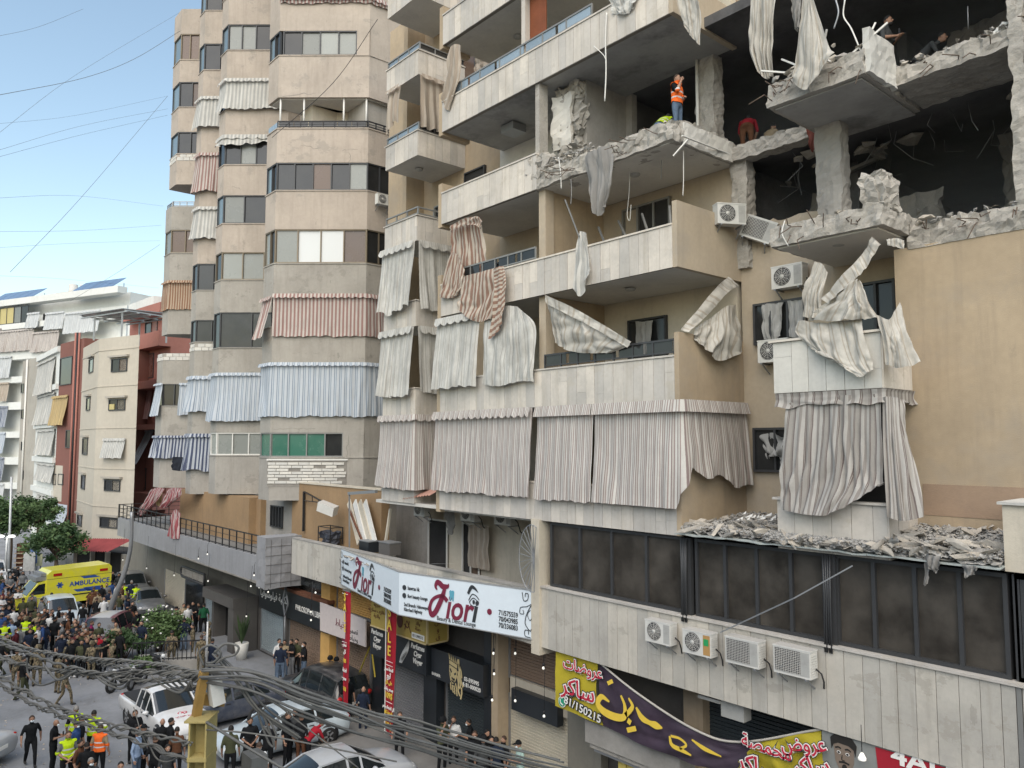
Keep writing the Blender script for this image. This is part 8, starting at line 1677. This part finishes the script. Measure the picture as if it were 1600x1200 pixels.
for a in [(5,922,'maroon','black','stand',160,A),(14,936,'black','jeans','stand',30,A,'C'),(5,948,'darkgrey','black','stand',-20,A),(13,946,'navy','black','phone',40,A),(25,917,'black','black','stand',180,A),(33,921,'darkgrey','jeans','stand',90,A),(51,925,'grey','jeans','stand',170,A),(65,935,'grey','black','stand',120,A),(22,950,'white','black','stand',190,A),(20,895,'black','jeans','stand',30,A),(28,886,'black','black','stand',90,A),(36,893,'grey','black','walk',0,A),
    (76,939,'darkgrey','black','stand',150,Bc,'B'),(85,933,'brown','black','stand',170,Bc),(74,951,'black','black','phone',20,Bc),(81,952,'black','jeans','stand',60,Bc),(80,957,'white','black','stand',0,Bc),(62,965,'black','black','cross',10,Bc),(70,960,'navy','black','stand',160,Bc),(88,963,'darkgrey','black','stand',-40,Bc),(41,964,'camo','camo','stand',160,Bc,'NH'),(57,972,'navy','black','stand',120,Bc,'N'),(8,972,'black','black','stand',180,Bc,'N'),(19,970,'lightblue','black','stand',170,Bc),(30,962,'black','black','stand',30,Bc),(36,955,'brown','jeans','stand',-60,Bc),(48,958,'black','black','stand',170,Bc),(70,975,'navy','navy','stand',180,Bc),(55,990,'black','black','stand',60,Bc),(10,990,'olive','black','walk',60,Bc),(32,978,'grey','black','stand',150,Bc),(47,976,'black','black','stand',0,Bc),(92,948,'black','jeans','stand',90,Bc),(97,957,'grey','black','stand',150,Bc),
    (105,961,'black','black','point',20,Cc),(109,949,'black','black','stand',20,Cc,'C'),(130,944,'black','jeans','stand',170,Cc),(130,973,'grey','black','stand',120,Cc,'G'),(143,970,'magenta','black','stand',90,Cc,'L'),(106,984,'black','black','stand',0,Cc),(121,991,'black','black','cross',10,Cc),(120,980,'darkgrey','black','stand',-20,Cc),(134,994,'navy','black','stand',20,Cc),(142,990,'black','black','stand',60,Cc),(155,990,'red','black','stand',-30,Cc),(150,998,'darkgrey','black','stand',0,Cc),(113,998,'black','black','stand',30,Cc),(128,1000,'olive','black','stand',-10,Cc),(163,995,'black','black','stand',40,Cc),(97,990,'navy','black','stand',0,Cc),(118,968,'black','jeans','stand',140,Cc),(138,980,'brown','black','stand',170,Cc),(88,995,'black','black','bend',60,Cc),
    (109,1001,'camo','camo','stand',175,S2,'H'),(144,1002,'camo','camo','point',150,S2,'H'),(172,1008,'camo','camo','crouch',160,S2,'H'),(92,1020,'camo','camo','stand',120,S2,'C'),(103,1035,'camo','camo','walk',60,S2,'C'),(27,1014,'camo','camo','stand',160,S2),(60,1008,'camo','camo','stand',170,S2,'H'),(37,1026,'black','olive','walk',100,S2),(3,1000,'black','olive','walk',-60,S2),(50,1012,'black','black','stand',180,S2),
    (147,917,'brown','jeans','hips',180,D2),(159,914,'black','grey','stand',175,D2),(171,922,'navy','jeans','stand',150,D2),(181,913,'white','black','stand',90,D2),(167,911,'grey','black','stand',0,D2),(194,911,'black','jeans','stand',170,D2,'N'),(206,907,'navy','black','stand',180,D2,'G'),(213,913,'navy','jeans','stand',175,D2,'N'),(187,928,'olive','jeans','walk',120,D2),(153,925,'tan','black','stand',180,D2),(176,893,'black','black','stand',40,D2),(186,896,'darkgrey','black','stand',0,D2),
    (203,948,'brown','tan','hips',150,E2),(213,955,'black','grey','clasp',30,E2),(207,940,'black','black','stand',20,E2),(177,966,'grey','black','stand',170,E2),(181,973,'tan','black','stand',160,E2,'B'),(222,970,'navy','black','stand',-40,E2),(188,985,'black','black','stand',150,E2),
    (287,943,'tan','jeans','stand',20,H2),(294,945,'white','black','stand',30,H2),(302,940,'black','black','cross',-20,H2),(311,942,'darkgrey','black','stand',-40,H2),(319,943,'green','black','stand',180,H2),(288,966,'navy','jeans','hips',170,H2,'L'),(302,975,'camo','camo','stand',-90,H2),(327,972,'camo','camo','cross',-80,H2,'H'),(275,948,'camo','camo','stand',60,H2,'C'),(315,992,'camo','camo','stand',180,H2),(332,998,'navy','navy','stand',150,H2),(269,985,'camo','camo','stand',170,H2),
    (436,998,'white','jeans','stand',40,I2),(445,1000,'tan','jeans','stand',-20,I2),(439,1005,'navy','jeans','stand',165,I2),(457,998,'black','grey','phone',-60,I2),(464,998,'olive','black','clasp',-40,I2),(476,1003,'black','jeans','cross',-70,I2,'M'),
    (516,1025,'black','black','cross',10,L_,'H'),(526,1027,'darkgrey','black','clasp',-20,L_,'H'),(543,1058,'black','black','stand',20,L_),(568,1073,'navy','navy','stand',160,L_,'B'),(625,1112,'black','black','stand',-10,L_),
    (50,1118,'black','black','walk',10,F2_,'M'),(85,1124,'black','black','phone',70,F2_,'BM'),(119,1103,'black','black','stand',170,F2_,'NG'),(127,1119,'black','black','stand',110,F2_),(119,1127,'blue','black','stand',60,F2_,'M'),(147,1110,'white','black','hips',175,F2_,'N'),(157,1133,'tan','black','stand',150,F2_,'O'),(107,1142,'grey','black','clasp',10,F2_,'N'),(125,1156,'brown','black','stand',60,F2_),(136,1160,'black','black','stand',175,F2_),(142,1184,'darkgrey','black','stand',20,F2_,'MG'),
    (211,1108,'black','black','phone',10,G2),(224,1132,'darkgrey','black','stand',60,G2,'C'),(215,1141,'lightblue','jeans','stand',60,G2,'MGL'),(254,1123,'black','black','stand',165,G2,'B'),(267,1122,'black','black','stand',100,G2),(277,1136,'brown','black','stand',180,G2),(262,1163,'darkgrey','black','stand',20,G2),(189,1190,'black','black','stand',0,G2),(243,1150,'black','black','stand',150,G2),
    (361,1134,'olive','black','stand',170,J2),(391,1121,'black','black','clasp',10,J2),(419,1125,'black','black','stand',180,J2,'C'),(449,1113,'black','black','stand',60,J2),(461,1108,'darkgrey','black','stand',-20,J2),(471,1116,'black','brown','stand',150,J2),(405,1160,'white','black','stand',175,J2),(480,1134,'red','black','bend',120,J2),
    (691,1120,'olive','black','face',40,K2,'H'),(709,1119,'white','black','face',-10,K2),(735,1123,'black','black','phone',-90,K2,'M'),(742,1142,'black','black','stand',-10,K2,'M'),(761,1140,'black','black','stand',30,K2),(755,1150,'darkgrey','black','stand',170,K2,'H'),(768,1150,'black','black','stand',10,K2),(775,1152,'navy','black','stand',170,K2),(788,1150,'black','black','stand',-60,K2),(813,1156,'mint','jeans','phone',-70,K2,'CM')]:
    person(*a)
rq = random.Random(21)
for (x0,x1,y0,y1,n_,pl) in ((0,100,925,985,24,Bc),(95,170,955,1000,20,Cc),(140,200,905,935,10,D2),(0,60,885,925,8,A)):
    for _ in range(n_): person(rq.uniform(x0,x1),rq.uniform(y0,y1),rq.choice(('black','black','navy','darkgrey','grey','olive','brown','white','maroon','tan','blue')),rq.choice(('black','jeans','darkgrey','black')),rq.choice(('stand','stand','phone','cross','hips','walk','clasp')),rq.choice((0,20,-30,60,90,150,175,190,-90)),pl,rq.choice(('','','','C','B','G','M')))
zf = LV[3] + .42
person(1057,117,'black','jeans','face',60,'','O',zf,1.0,'man in an orange safety vest phoning on the torn concrete slab')
person(1029,176,'grey','jeans','bend',150,'','N',zf - .25,.95,'man in a neon vest bending behind the orange vest man',pos=atZ(1029,172,zf + 1.1))
person(1166,172,'red','brown','bend',175,'','',zf - .1,1.0,'man in a red shirt bending in the black upper room')
person(1196,194,'tan','black','crouch',150,'','',zf - .1,1.0,'man crouching low right of the red shirt man in the upper room')
person(1383,26,'darkgrey','black','phone',70,'','',zf,1.02,'bearded man in dark shirt looking at a phone on the upper right floor')
person(1430,68,'darkgrey','black','bend',80,'','',zf,1.0,'man stooping in the shadow right of the man with the phone')
# labels: say which one by dress, pose and order from the left
ORD = 'first second third fourth fifth sixth seventh eighth ninth tenth eleventh twelfth thirteenth fourteenth fifteenth sixteenth'.split()
grp = {}
for e in QUEUE:
    if e[1]: e[0]['label'] = e[1]
    else: grp.setdefault((e[2],e[3],e[4]),[]).append(e)
for (w_,pw,pl),es in grp.items():
    es.sort(key=lambda e: e[5])
    for i,e in enumerate(es): e[0]['label'] = 'person in %s, %s, %s' % (w_,pw,pl) + ('' if len(es) == 1 else ', %s from left' % ORD[i])

# ------------------------------------------------------------------ trees, planter, barriers, poles
def foliage(m,c,rx,ry,rz,n,size,rng,seed=0,hollow=.35):
    """leaf-sized faces spread in uneven clumps through the crown"""
    cl = []
    for _ in range(max(10,n // 90)):
        v = Vector((rng.gauss(0,1),rng.gauss(0,1),rng.gauss(0,1))).normalized() * rng.uniform(hollow,1) ; cl.append((Vector((v.x * rx,v.y * ry,v.z * rz)),rng.uniform(.16,.36) * (rx + rz) / 2))
    for _ in range(n):
        q,r_ = rng.choice(cl); p = Vector(c) + q + Vector((rng.gauss(0,1),rng.gauss(0,1),rng.gauss(0,.8))) * r_ * .55
        a = Vector((rng.gauss(0,1),rng.gauss(0,1),rng.gauss(0,.6))).normalized(); b = a.cross(Vector((rng.gauss(0,1),rng.gauss(0,1),rng.gauss(0,1)))).normalized(); s = size * rng.uniform(.5,1.3)
        m.add([p - a * s,p + b * s * .45,p + a * s,p - b * s * .45],[(0,1,2,3)])
def tree(label,base,h,c,rx,ry,rz,n,size,mat,seed,name='street_tree'):
    r_ = random.Random(seed); o = thing(name,base,label,'tree'); b = Vector(base); m = MB(); top = Vector(c) - Vector((0,0,rz * .3)); m.tube([b,b.lerp(top,.5) + Vector((.1,.05,0)),top],[.2,.15,.09],8)
    for k in range(8): a = k * .785; e = Vector(c) + Vector((math.cos(a) * rx * .7,math.sin(a) * ry * .7,rz * r_.uniform(-.2,.5))); m.tube([b.lerp(top,.75),(b.lerp(top,.75) + e) / 2 + Vector((0,0,.2)),e],[.08,.05,.02],6)
    m.build('trunk','bark',o)
    for part_,mt,k in (('crown',mat,.6),('crown_paler_leaves','leaf_green',.4)):  # second leaf colour, paler, mixed through the whole crown
        m = MB(); foliage(m,c,rx,ry,rz,int(n * k),size,r_); m.build(part_,mt,o)
    return o
surf('leaf_tree',(.045,.085,.032),.7,.4,3,bmp=0)
g = atZ(85,905,0); c = atD(88,846,61); tree('round dark green street tree behind the ambulance',(c.x,c.y,0),3,c,2.1,2.1,1.35,5200,.17,'leaf_tree',1)
c = atD(18,806,66); tree('larger dark green tree at the left edge behind the street lamp',(c.x,c.y,0),4,c,2.3,2.3,1.5,6000,.17,'leaf_tree',2)
c = atD(60,800,74); tree('dark green tree behind the round one, below the red brown block',(c.x,c.y,0),4,c,2.4,2.4,1.3,4200,.19,'leaf_tree',3)
def shrub(label,px,py,dep_z,r_,rz,n,mat,seed,flowers=0):
    q = atZ(px,py,0); o = thing('shrub',(q.x,q.y,0),label,'shrub'); rr = random.Random(seed); m = MB(); foliage(m,(q.x,q.y,rz * 1.05),r_,r_ * .8,rz,n,.10,rr); m.build('foliage',mat,o); m = MB()
    for k in range(9): a = k * .7; m.tube([(q.x + .1 * math.cos(a),q.y + .1 * math.sin(a),0),(q.x + r_ * .6 * math.cos(a),q.y + r_ * .5 * math.sin(a),rz * 1.3)],[.03,.012],5)
    m.build('stems','bark',o)
    if flowers:
        m = MB()
        for _ in range(flowers): v = Vector((rr.gauss(0,1),rr.gauss(0,1),rr.gauss(0,1))).normalized(); p = Vector((q.x + v.x * r_ * .95,q.y + v.y * r_ * .8,rz * 1.05 + v.z * rz * .95)); m.ell(p,.06,.06,.05,6,4)
        f = m.build('blossoms','ink_white',o); f['kind'] = 'stuff'
shrub('tall pale shrub with white blossoms at the planter',248,1018,0,1.15,1.2,3600,'leaf_green',5,20); shrub('low dark green shrub left of the planter fence',192,1032,0,1.15,.75,2400,'leaf_tree',6); shrub('slim pale shrub at the right end of the planter fence',276,1012,0,.6,1.1,1300,'leaf_green',7,5); shrub('small shrub below the planter fence',222,1052,0,.8,.45,1200,'leaf_green',8)
PF = thing('planter',atZ(250,1045,0),'grey planter wall with a thin metal fence around the shrubs','planter'); a = atZ(205,1052,0); b = atZ(318,1046,0); Fp_ = Face((a.x,a.y),(b.x,b.y)); m = MB(); m.fbox(Fp_,0,Fp_.len,0,.5,-1.4,0); m.build('wall','kerb_stone',PF); railing(PF,Fp_,0,Fp_.len,.5,.9,16,'metal_black',-.1,0,'fence',.03)
m = MB(); q = atZ(322,1060,0); m.tube([(q.x,q.y,0),(q.x,q.y,2.6)],.05,8); tag(m.build('signpost','metal_galv'),'thin pale metal post at the right end of the planter','post')
def barrier(label,p,ang,n=9):
    o = thing('crowd_barrier',p,label,'barrier','steel crowd barriers',ang); m = MB()
    m.tube([(-1,0,.15),(-1,0,1.1),(1,0,1.1),(1,0,.15),(-1,0,.15)],.022,6); m.build('frame','metal_galv',o,local=True); m = MB()
    for i in range(n): x = -.85 + 1.7 * i / (n - 1); m.tube([(x,0,.15),(x,0,1.1)],.01,5)
    m.build('bars','metal_galv',o,local=True); m = MB()
    for x in (-.75,.75): m.bar((x,-.3,.03),(x,.3,.03),.04); m.bar((x,0,.03),(x,0,.2),.03)
    m.build('feet','metal_galv',o,local=True)
for px,py,an,s in ((88,1010,60,'crowd barrier near the leaning stick left of the soldiers'),(112,1030,40,'crowd barrier behind the leftmost helmeted soldier'),(135,1026,45,'crowd barrier between the two helmeted soldiers'),(160,1024,50,'crowd barrier right of the pointing soldier'),(225,955,20,'crowd barrier before the grey parked sedan'),(240,950,10,'crowd barrier beside the cream shutter corner'),(12,1062,80,'lone crowd barrier at the left edge of the open road'),(60,962,50,'crowd barrier inside the crowd by the ambulance wheel')):
    q = atZ(px,py,0); barrier(s,(q.x,q.y,0),R(an))
# bent lamp post
LP_ = thing('lamp_post',atZ(166,974,0),'bent grey lamp post leaning over the crowd','lamp post'); m = MB(); pts = [atZ(163,978,0)] + [atD(x,y,d) for x,y,d in ((178,935,46.3),(191,905,46.4),(200,875,46.5),(205,845,46.5),(206,800,46.5))]; m.tube([crom(pts,i / 24) for i in range(25)],[.17 - .003 * i for i in range(25)],10); m.build('pole','metal_grey',LP_)
m = MB(); p = atZ(163,978,0); m.lathe([(0,.3),(.22,.28),(.25,0)],12,0,Matrix.Translation(p)); m.build('base','metal_galv',LP_)
SL = thing('street_lamp',atZ(12,905,0),'slender street lamp with two bright white heads at the left','street lamp'); q = atZ(12,905,0); m = MB(); top = atD(11,838,60); m.tube([(top.x,top.y,0),top],.07,8); m.build('pole','metal_galv',SL)
for dx in (-.5,.35): m = MB(); m.ell(top + RT * dx,.25,.25,.1); m.build('lamp_head',plain('lamp_white%d' % (dx > 0),(1,.98,.92),.3,emit=2.5),SL)
SP = thing('lamp_post',atZ(20,900,0),'thin tall pale pole rising in front of the far left trees','lamp post'); m = MB(); a = atD(14,870,64); m.tube([(a.x,a.y,0),a,atD(18,745,64)],.09,8); m.build('pole','metal_galv',SP)
# stalls and posters under the trees
for i,(x0,y0,x1,y1,col_,lab) in enumerate(((37,863,55,892,(.45,.46,.45),'pale poster panel with dark print under the trees'),(46,858,58,880,(.10,.16,.36),'blue advertising panel under the trees'),(56,866,66,884,(.62,.62,.4),'pale yellow advertising panel under the trees'),(86,866,104,884,(.35,.35,.34),'grey shop window poster behind the ambulance'),(105,864,114,884,(.5,.5,.48),'narrow pale shop poster behind the ambulance'))):
    d = 62 + i * .4; a = atD(x0,y0,d); b = atD(x1,y0,d); c = atD(x0,y1,d); m = MB(); F_ = Face((a.x,a.y),(b.x,b.y)); m.fbox(F_,0,F_.len,max(.1,c.z),a.z,-.08,0); o = m.build('advertising_panel',surf('poster_%d' % i,col_,.7,.5,5,local=True,fine=.3,bmp=0)); tag(o,lab,'poster','advertising panels'); m = MB()
    for u in (.08,F_.len - .14): m.fbox(F_,u,u + .06,0,max(.1,c.z),-.06,-.01)
    m.build('legs','metal_grey',o)
KI = thing('kiosk',atD(35,860,66),'small brown kiosk with shelves under the left tree','kiosk'); a = atD(24,850,66); b = atD(36,850,66); F_ = Face((a.x,a.y),(b.x,b.y)); m = MB(); m.fbox(F_,0,F_.len,0,a.z,-1,-.2); m.build('body','brown_wood',KI)
for k in range(5): m = MB(); m.fbox(F_,0,F_.len,.3 + k * .4,.36 + k * .4,-.2,.1); m.build('shelf','wall_ochre',KI)
rl = random.Random(9)
lit = fine_rubble('road_litter',None,[(*atZ(rl.uniform(-10,330),rl.uniform(1035,1200),0)[:2],.015) for _ in range(260)] + [(*atZ(rl.uniform(330,560),rl.uniform(1050,1200),0)[:2],.015) for _ in range(120)],rl,.01,.05,'rubble'); tag(lit,'small grey debris scattered over the road',None)
# drapes hung on the terrace
TC2 = cloth([[atY(p[0],p[1],15.3) for p in r] for r in [[(235,765),(246,762),(258,764)],[(224,785),(234,786),(244,784)],[(213,802),(219,806),(226,802)]]],'cloth_pink','red and white striped cloth tied back over the terrace railing',1.6,name='striped_drape',nu=30,amp=.08,waves=4,seed=61)
cloth([[atY(p[0],p[1],15.4) for p in r] for r in [[(262,764),(272,762),(284,764)],[(254,780),(266,782),(280,776)],[(248,792),(258,794),(266,788)]]],'cloth_pink','red and white striped cloth swept to the left under the tower',1.6,name='striped_drape',nu=30,amp=.08,waves=4,seed=62)
cloth([[atY(p[0],p[1],YTE - .1) for p in r] for r in [[(268,800),(274,796),(280,802)],[(264,820),(272,822),(279,824)],[(261,838),(270,842),(278,842)]]],'cloth_pink','red and white striped cloth hanging over the terrace fascia',1.3,name='striped_drape',nu=24,amp=.07,waves=4,seed=63)
cloth([[atY(p[0],p[1],15.6) for p in r] for r in [[(243,771),(248,770),(253,771)],[(243,780),(248,781),(252,781)],[(244,790),(248,791),(252,790)]]],'cloth_yellow','orange garment hung between the striped drapes',.6,name='garment',cat='garment',nu=14,nv=12,amp=.03,waves=2,seed=64)
cloth([[atY(p[0],p[1],15.6) for p in r] for r in [[(234,771),(239,770),(243,771)],[(234,782),(239,782),(243,782)],[(235,792),(239,793),(242,792)]]],'cloth_pink','pink garment hung left of the orange one',.6,name='garment',cat='garment',nu=14,nv=12,amp=.03,waves=2,seed=65)
cloth([[atY(p[0],p[1],YT - .06) for p in r] for r in [[(268,714),(280,714),(290,715)],[(268,724),(280,725),(290,724)],[(267,734),(279,736),(289,735)]]],surf('cloth_ink',(.012,.014,.022),.95,bmp=0),'black blanket hung over the low tower balcony',1.2,name='blanket',cat='blanket',nu=14,nv=12,amp=.03,waves=2,seed=66)
# ------------------------------------------------------------------ overhead cables near the camera
YP = thing('utility_pole',atD(308,1200,5.5),'yellow painted steel utility pole carrying the cable bundle','utility pole')
surf('pole_yellow',(.33,.27,.11),.6,.2,6,stain=.4,stain_col=(.2,.16,.08),bmp=.1); surf('pole_ochre',(.29,.18,.055),.6,.2,6,stain=.4,stain_col=(.18,.1,.04),bmp=.1)
c = atD(309,1130,5.5); c2 = Vector((c.x,c.y,0)); Fq = Face((c.x - RT.x * .065,c.y - RT.y * .065),(c.x + RT.x * .065,c.y + RT.y * .065)); m = MB(); m.fbox(Fq,0,.012,0,c.z,-.2,0); m.fbox(Fq,.118,.13,0,c.z,-.2,0); m.fbox(Fq,.012,.118,0,c.z,-.11,-.10); m.fbox(Fq,-.004,.134,c.z - .27,c.z - .24,-.2,.004); m.fbox(Fq,-.03,.134,c.z + .001,c.z + .015,-.22,.01); m.build('steel_section','pole_yellow',YP)
m = MB(); a = atD(304,1134,5.62); b = atD(319,1050,5.6); m.bar(a,b,.055,.055,up=(1,0,0)); m.build('upright','pole_ochre',YP); m = MB(); m.bar(atD(318,1092,5.7),atD(352,1094,5.75),.05,.08); m.build('cross_arm','pole_ochre',YP)
surf('cable_grey',(.13,.133,.13),.6,.25,8,stain=.4,stain_col=(.10,.10,.10),bmp=.1,objvar=.3); plain('cable_black',(.03,.03,.032),.6)
def bundle(name,label,path,n,rad,r,pitch,seed,mat='cable_grey',spread=None,cat='cable bundle'):
    """strands wound round a common path"""
    rr = random.Random(seed); o = thing(name,path[0],label,cat); K = 26 * (len(path) - 1); C = [crom([Vector(p) for p in path],i / K) for i in range(K + 1)]; S = [0]
    for i in range(K): S.append(S[-1] + (C[i + 1] - C[i]).length)
    for k in range(n):
        ph = 6.2832 * k / n + rr.uniform(-.4,.4); m = MB(); pts = []; rk_ = rad * rr.uniform(.55,1.15); pk_ = pitch * rr.uniform(.9,1.12)
        for i in range(K + 1):
            d = (C[min(i + 1,K)] - C[max(i - 1,0)]).normalized(); x = d.cross(Vector((0,0,1))).normalized(); y = x.cross(d); t = i / K; a = ph + (6.2832 * S[i] / pk_ if not spread else 6.2832 * S[i] / pk_ * max(0,1 - t * 1.6)); e = rk_ * (1 + (spread * t if spread else 0)) + .02 * nz(S[i] * 2 + k * 3,seed)
            pts.append(C[i] + (x * math.cos(a) + y * math.sin(a)) * e)
        m.tube(pts,r * rr.uniform(.85,1.15),6); m.build('strand',mat,o)
    return o
P_ = lambda l: [atD(x,y,d) for x,y,d in l]
for g_,(dy,dd,nn_,lab) in enumerate(((0,0,3,'topmost twisted cable rope of the thick bundle at the lower left'),(10,.12,3,'second twisted cable rope from the top of the bundle at the lower left'),(18,-.1,3,'third twisted cable rope of the bundle at the lower left'),(28,.05,2,'fourth thinner twisted cable pair of the bundle at the lower left'),(36,-.05,3,'lowest twisted cable rope of the bundle at the lower left'))):
    k_ = [math.sin(g_ * 2.1 + i * 1.3) * 6 for i in range(7)]
    bundle('cable_bundle',lab,P_([(-40,978 + dy + k_[0],7.2 + dd),(40,1006 + dy + k_[1],6.8 + dd),(110,1024 + dy * .9 + k_[2],6.3 + dd),(180,1036 + dy * .7 + k_[3],6.0),(250,1044 + dy * .4 + k_[4],5.8),(322,1054 + dy * .15,5.6)]),nn_,.013,.0075,.18 + .03 * g_,1 + g_)
bundle('cable_bundle','broad fan of grey cables sweeping down to the bottom right of the pole',P_([(318,1052,5.6),(400,1062,5.55),(470,1092,5.6),(560,1122,5.8),(660,1150,6.0),(760,1180,6.3),(880,1212,6.7)]),11,.065,.0085,2.6,3,spread=1.0)
bundle('cable_bundle','grey cables dropping from the loop behind the pole towards the parked cars',P_([(335,1020,5.7),(372,1062,5.6),(410,1110,5.6),(470,1150,5.7)]),4,.03,.008,1.6,4,spread=.8)
bundle('cable_bundle','thin twisted cable pair crossing the open road to the yellow pole',P_([(-30,1040,7.2),(40,1082,6.8),(120,1118,6.3),(200,1140,5.9),(300,1162,5.5)]),3,.016,.008,.3,5); bundle('cable_bundle','lower thin twisted cable pair under the other one at the left',P_([(-30,1052,7.2),(50,1100,6.7),(130,1132,6.2),(210,1158,5.8),(296,1190,5.5)]),3,.014,.007,.3,6)
def loose(label,l,r=.0085,mat='cable_grey'): return cable('loose_cable',P_(l),r,mat,label,'cable','loose cables round the yellow pole',6)
loose('big cable loop standing above the pole',[(318,1040,5.6),(312,1018,5.6),(330,1008,5.6),(345,1020,5.6),(335,1034,5.6),(322,1036,5.6)]); loose('second cable loop right of the pole top',[(335,1020,5.6),(352,1006,5.6),(372,1010,5.6),(368,1022,5.6),(350,1028,5.6),(338,1036,5.6)])
loose('cable loop sagging below the bundle near the walking man',[(42,1028,6.6),(44,1052,6.6),(60,1070,6.5),(82,1066,6.4),(112,1050,6.2)]); loose('cable loop sagging below the bundle at the motorcycle',[(70,1040,6.4),(84,1058,6.3),(96,1062,6.2),(118,1048,6.1)],.009); loose('double slack cable hanging before the motorcycles, lower one',[(146,1052,6.1),(165,1068,6),(190,1076,6),(203,1062,5.9)]); loose('double slack cable hanging before the motorcycles, upper one',[(150,1052,6.1),(168,1064,6),(188,1070,6),(206,1056,5.9)],.009)
loose('cable end loop hanging over the guards, long one',[(398,1102,5.6),(412,1120,5.6),(424,1150,5.6),(428,1166,5.6),(420,1160,5.6),(408,1130,5.6),(402,1110,5.6)]); loose('cable end loop hanging over the guards, short one',[(404,1108,5.6),(422,1128,5.6),(432,1150,5.6),(426,1152,5.6),(412,1134,5.6)]); loose('dark bent cable joining the hanging loops',[(388,1124,5.6),(394,1110,5.6),(404,1102,5.6),(416,1096,5.6)],.012,'cable_black')
loose('straight cable from the pole box down to the bottom edge',[(322,1128,5.5),(390,1170,5.3),(450,1205,5.2)],.010); loose('thin straight wire crossing above the silver sedan',[(395,1070,5.6),(470,1130,5.6),(560,1200,5.6)],.005); loose('wire from the twisted pair hanging before the dark shirt man',[(230,1156,5.8),(244,1184,5.7),(262,1190,5.7),(282,1182,5.6)],.006); loose('white wire hanging straight down before the man with the phone',[(209,1105,5.9),(219,1140,5.8),(228,1162,5.8)],.004); loose('straight wire running right from the pole above the silver sedan roof',[(322,1140,5.5),(420,1150,5.5),(620,1190,5.6)],.006)
for i in range(5): loose('tangled grey cable over the pickup windscreen, %s from left' % ('first','second','third','fourth','fifth')[i],[(236 + i * 12,1056 + i,5.8),(256 + i * 13,1072 + 2 * i,5.8),(282 + i * 8,1082 - 3 * i,5.7),(300,1062 + 3 * i,5.65)],.0085)
m = MB(); a = atD(398,1186,5.5); m.box(a.x - .09,a.x + .09,a.y - .06,a.y + .06,a.z - .12,a.z + .04); tag(m.build('junction_box','cable_grey'),'grey junction box among the cables at the bottom','junction box'); m = MB(); a = atD(334,1064,5.65); m.bar(a,atD(340,1100,5.65),.09,.09); tag(m.build('cable_wrap','ac_white'),'white plastic wrapped round the cables behind the pole','wrap')
# ------------------------------------------------------------------ thin wires against the sky
SKW = (([(-20,152),(130,122),(210,92),(282,48)],.02),([(-20,60),(60,42),(130,14)],.010),([(-20,222),(120,116),(280,20)],.010),([(-20,250),(130,210),(262,180)],.010),([(-20,240),(130,196),(262,170)],.010),([(16,425),(130,305),(262,150)],.015),([(-20,310),(120,306),(255,322)],.010),([(-20,362),(130,360),(252,352)],.010),([(-20,388),(120,380),(250,376)],.008),([(110,470),(180,428),(250,382)],.012),([(-20,195),(120,180),(262,150)],.008),([(-20,430),(100,436),(248,450)],.008))
for i,(l,r) in enumerate(SKW):
    oc = sorted([e[0][0][1] for e in SKW]).index(l[0][1])
    tag(cable('overhead_wire',[atD(x,y,26 + 18 * (x + 20) / 300) for x,y in l],r * .5,'cable_grey','','wire','wires against the sky',4),'thin wire across the open sky, %s from the top by its left end' % ORD[oc],'wire','wires against the sky')
cable('overhead_wire',[atD(425,215,32),atD(520,130,31),atD(590,30,30)],.012,'cable_black','slack wire crossing the front of the tower bay','wire')
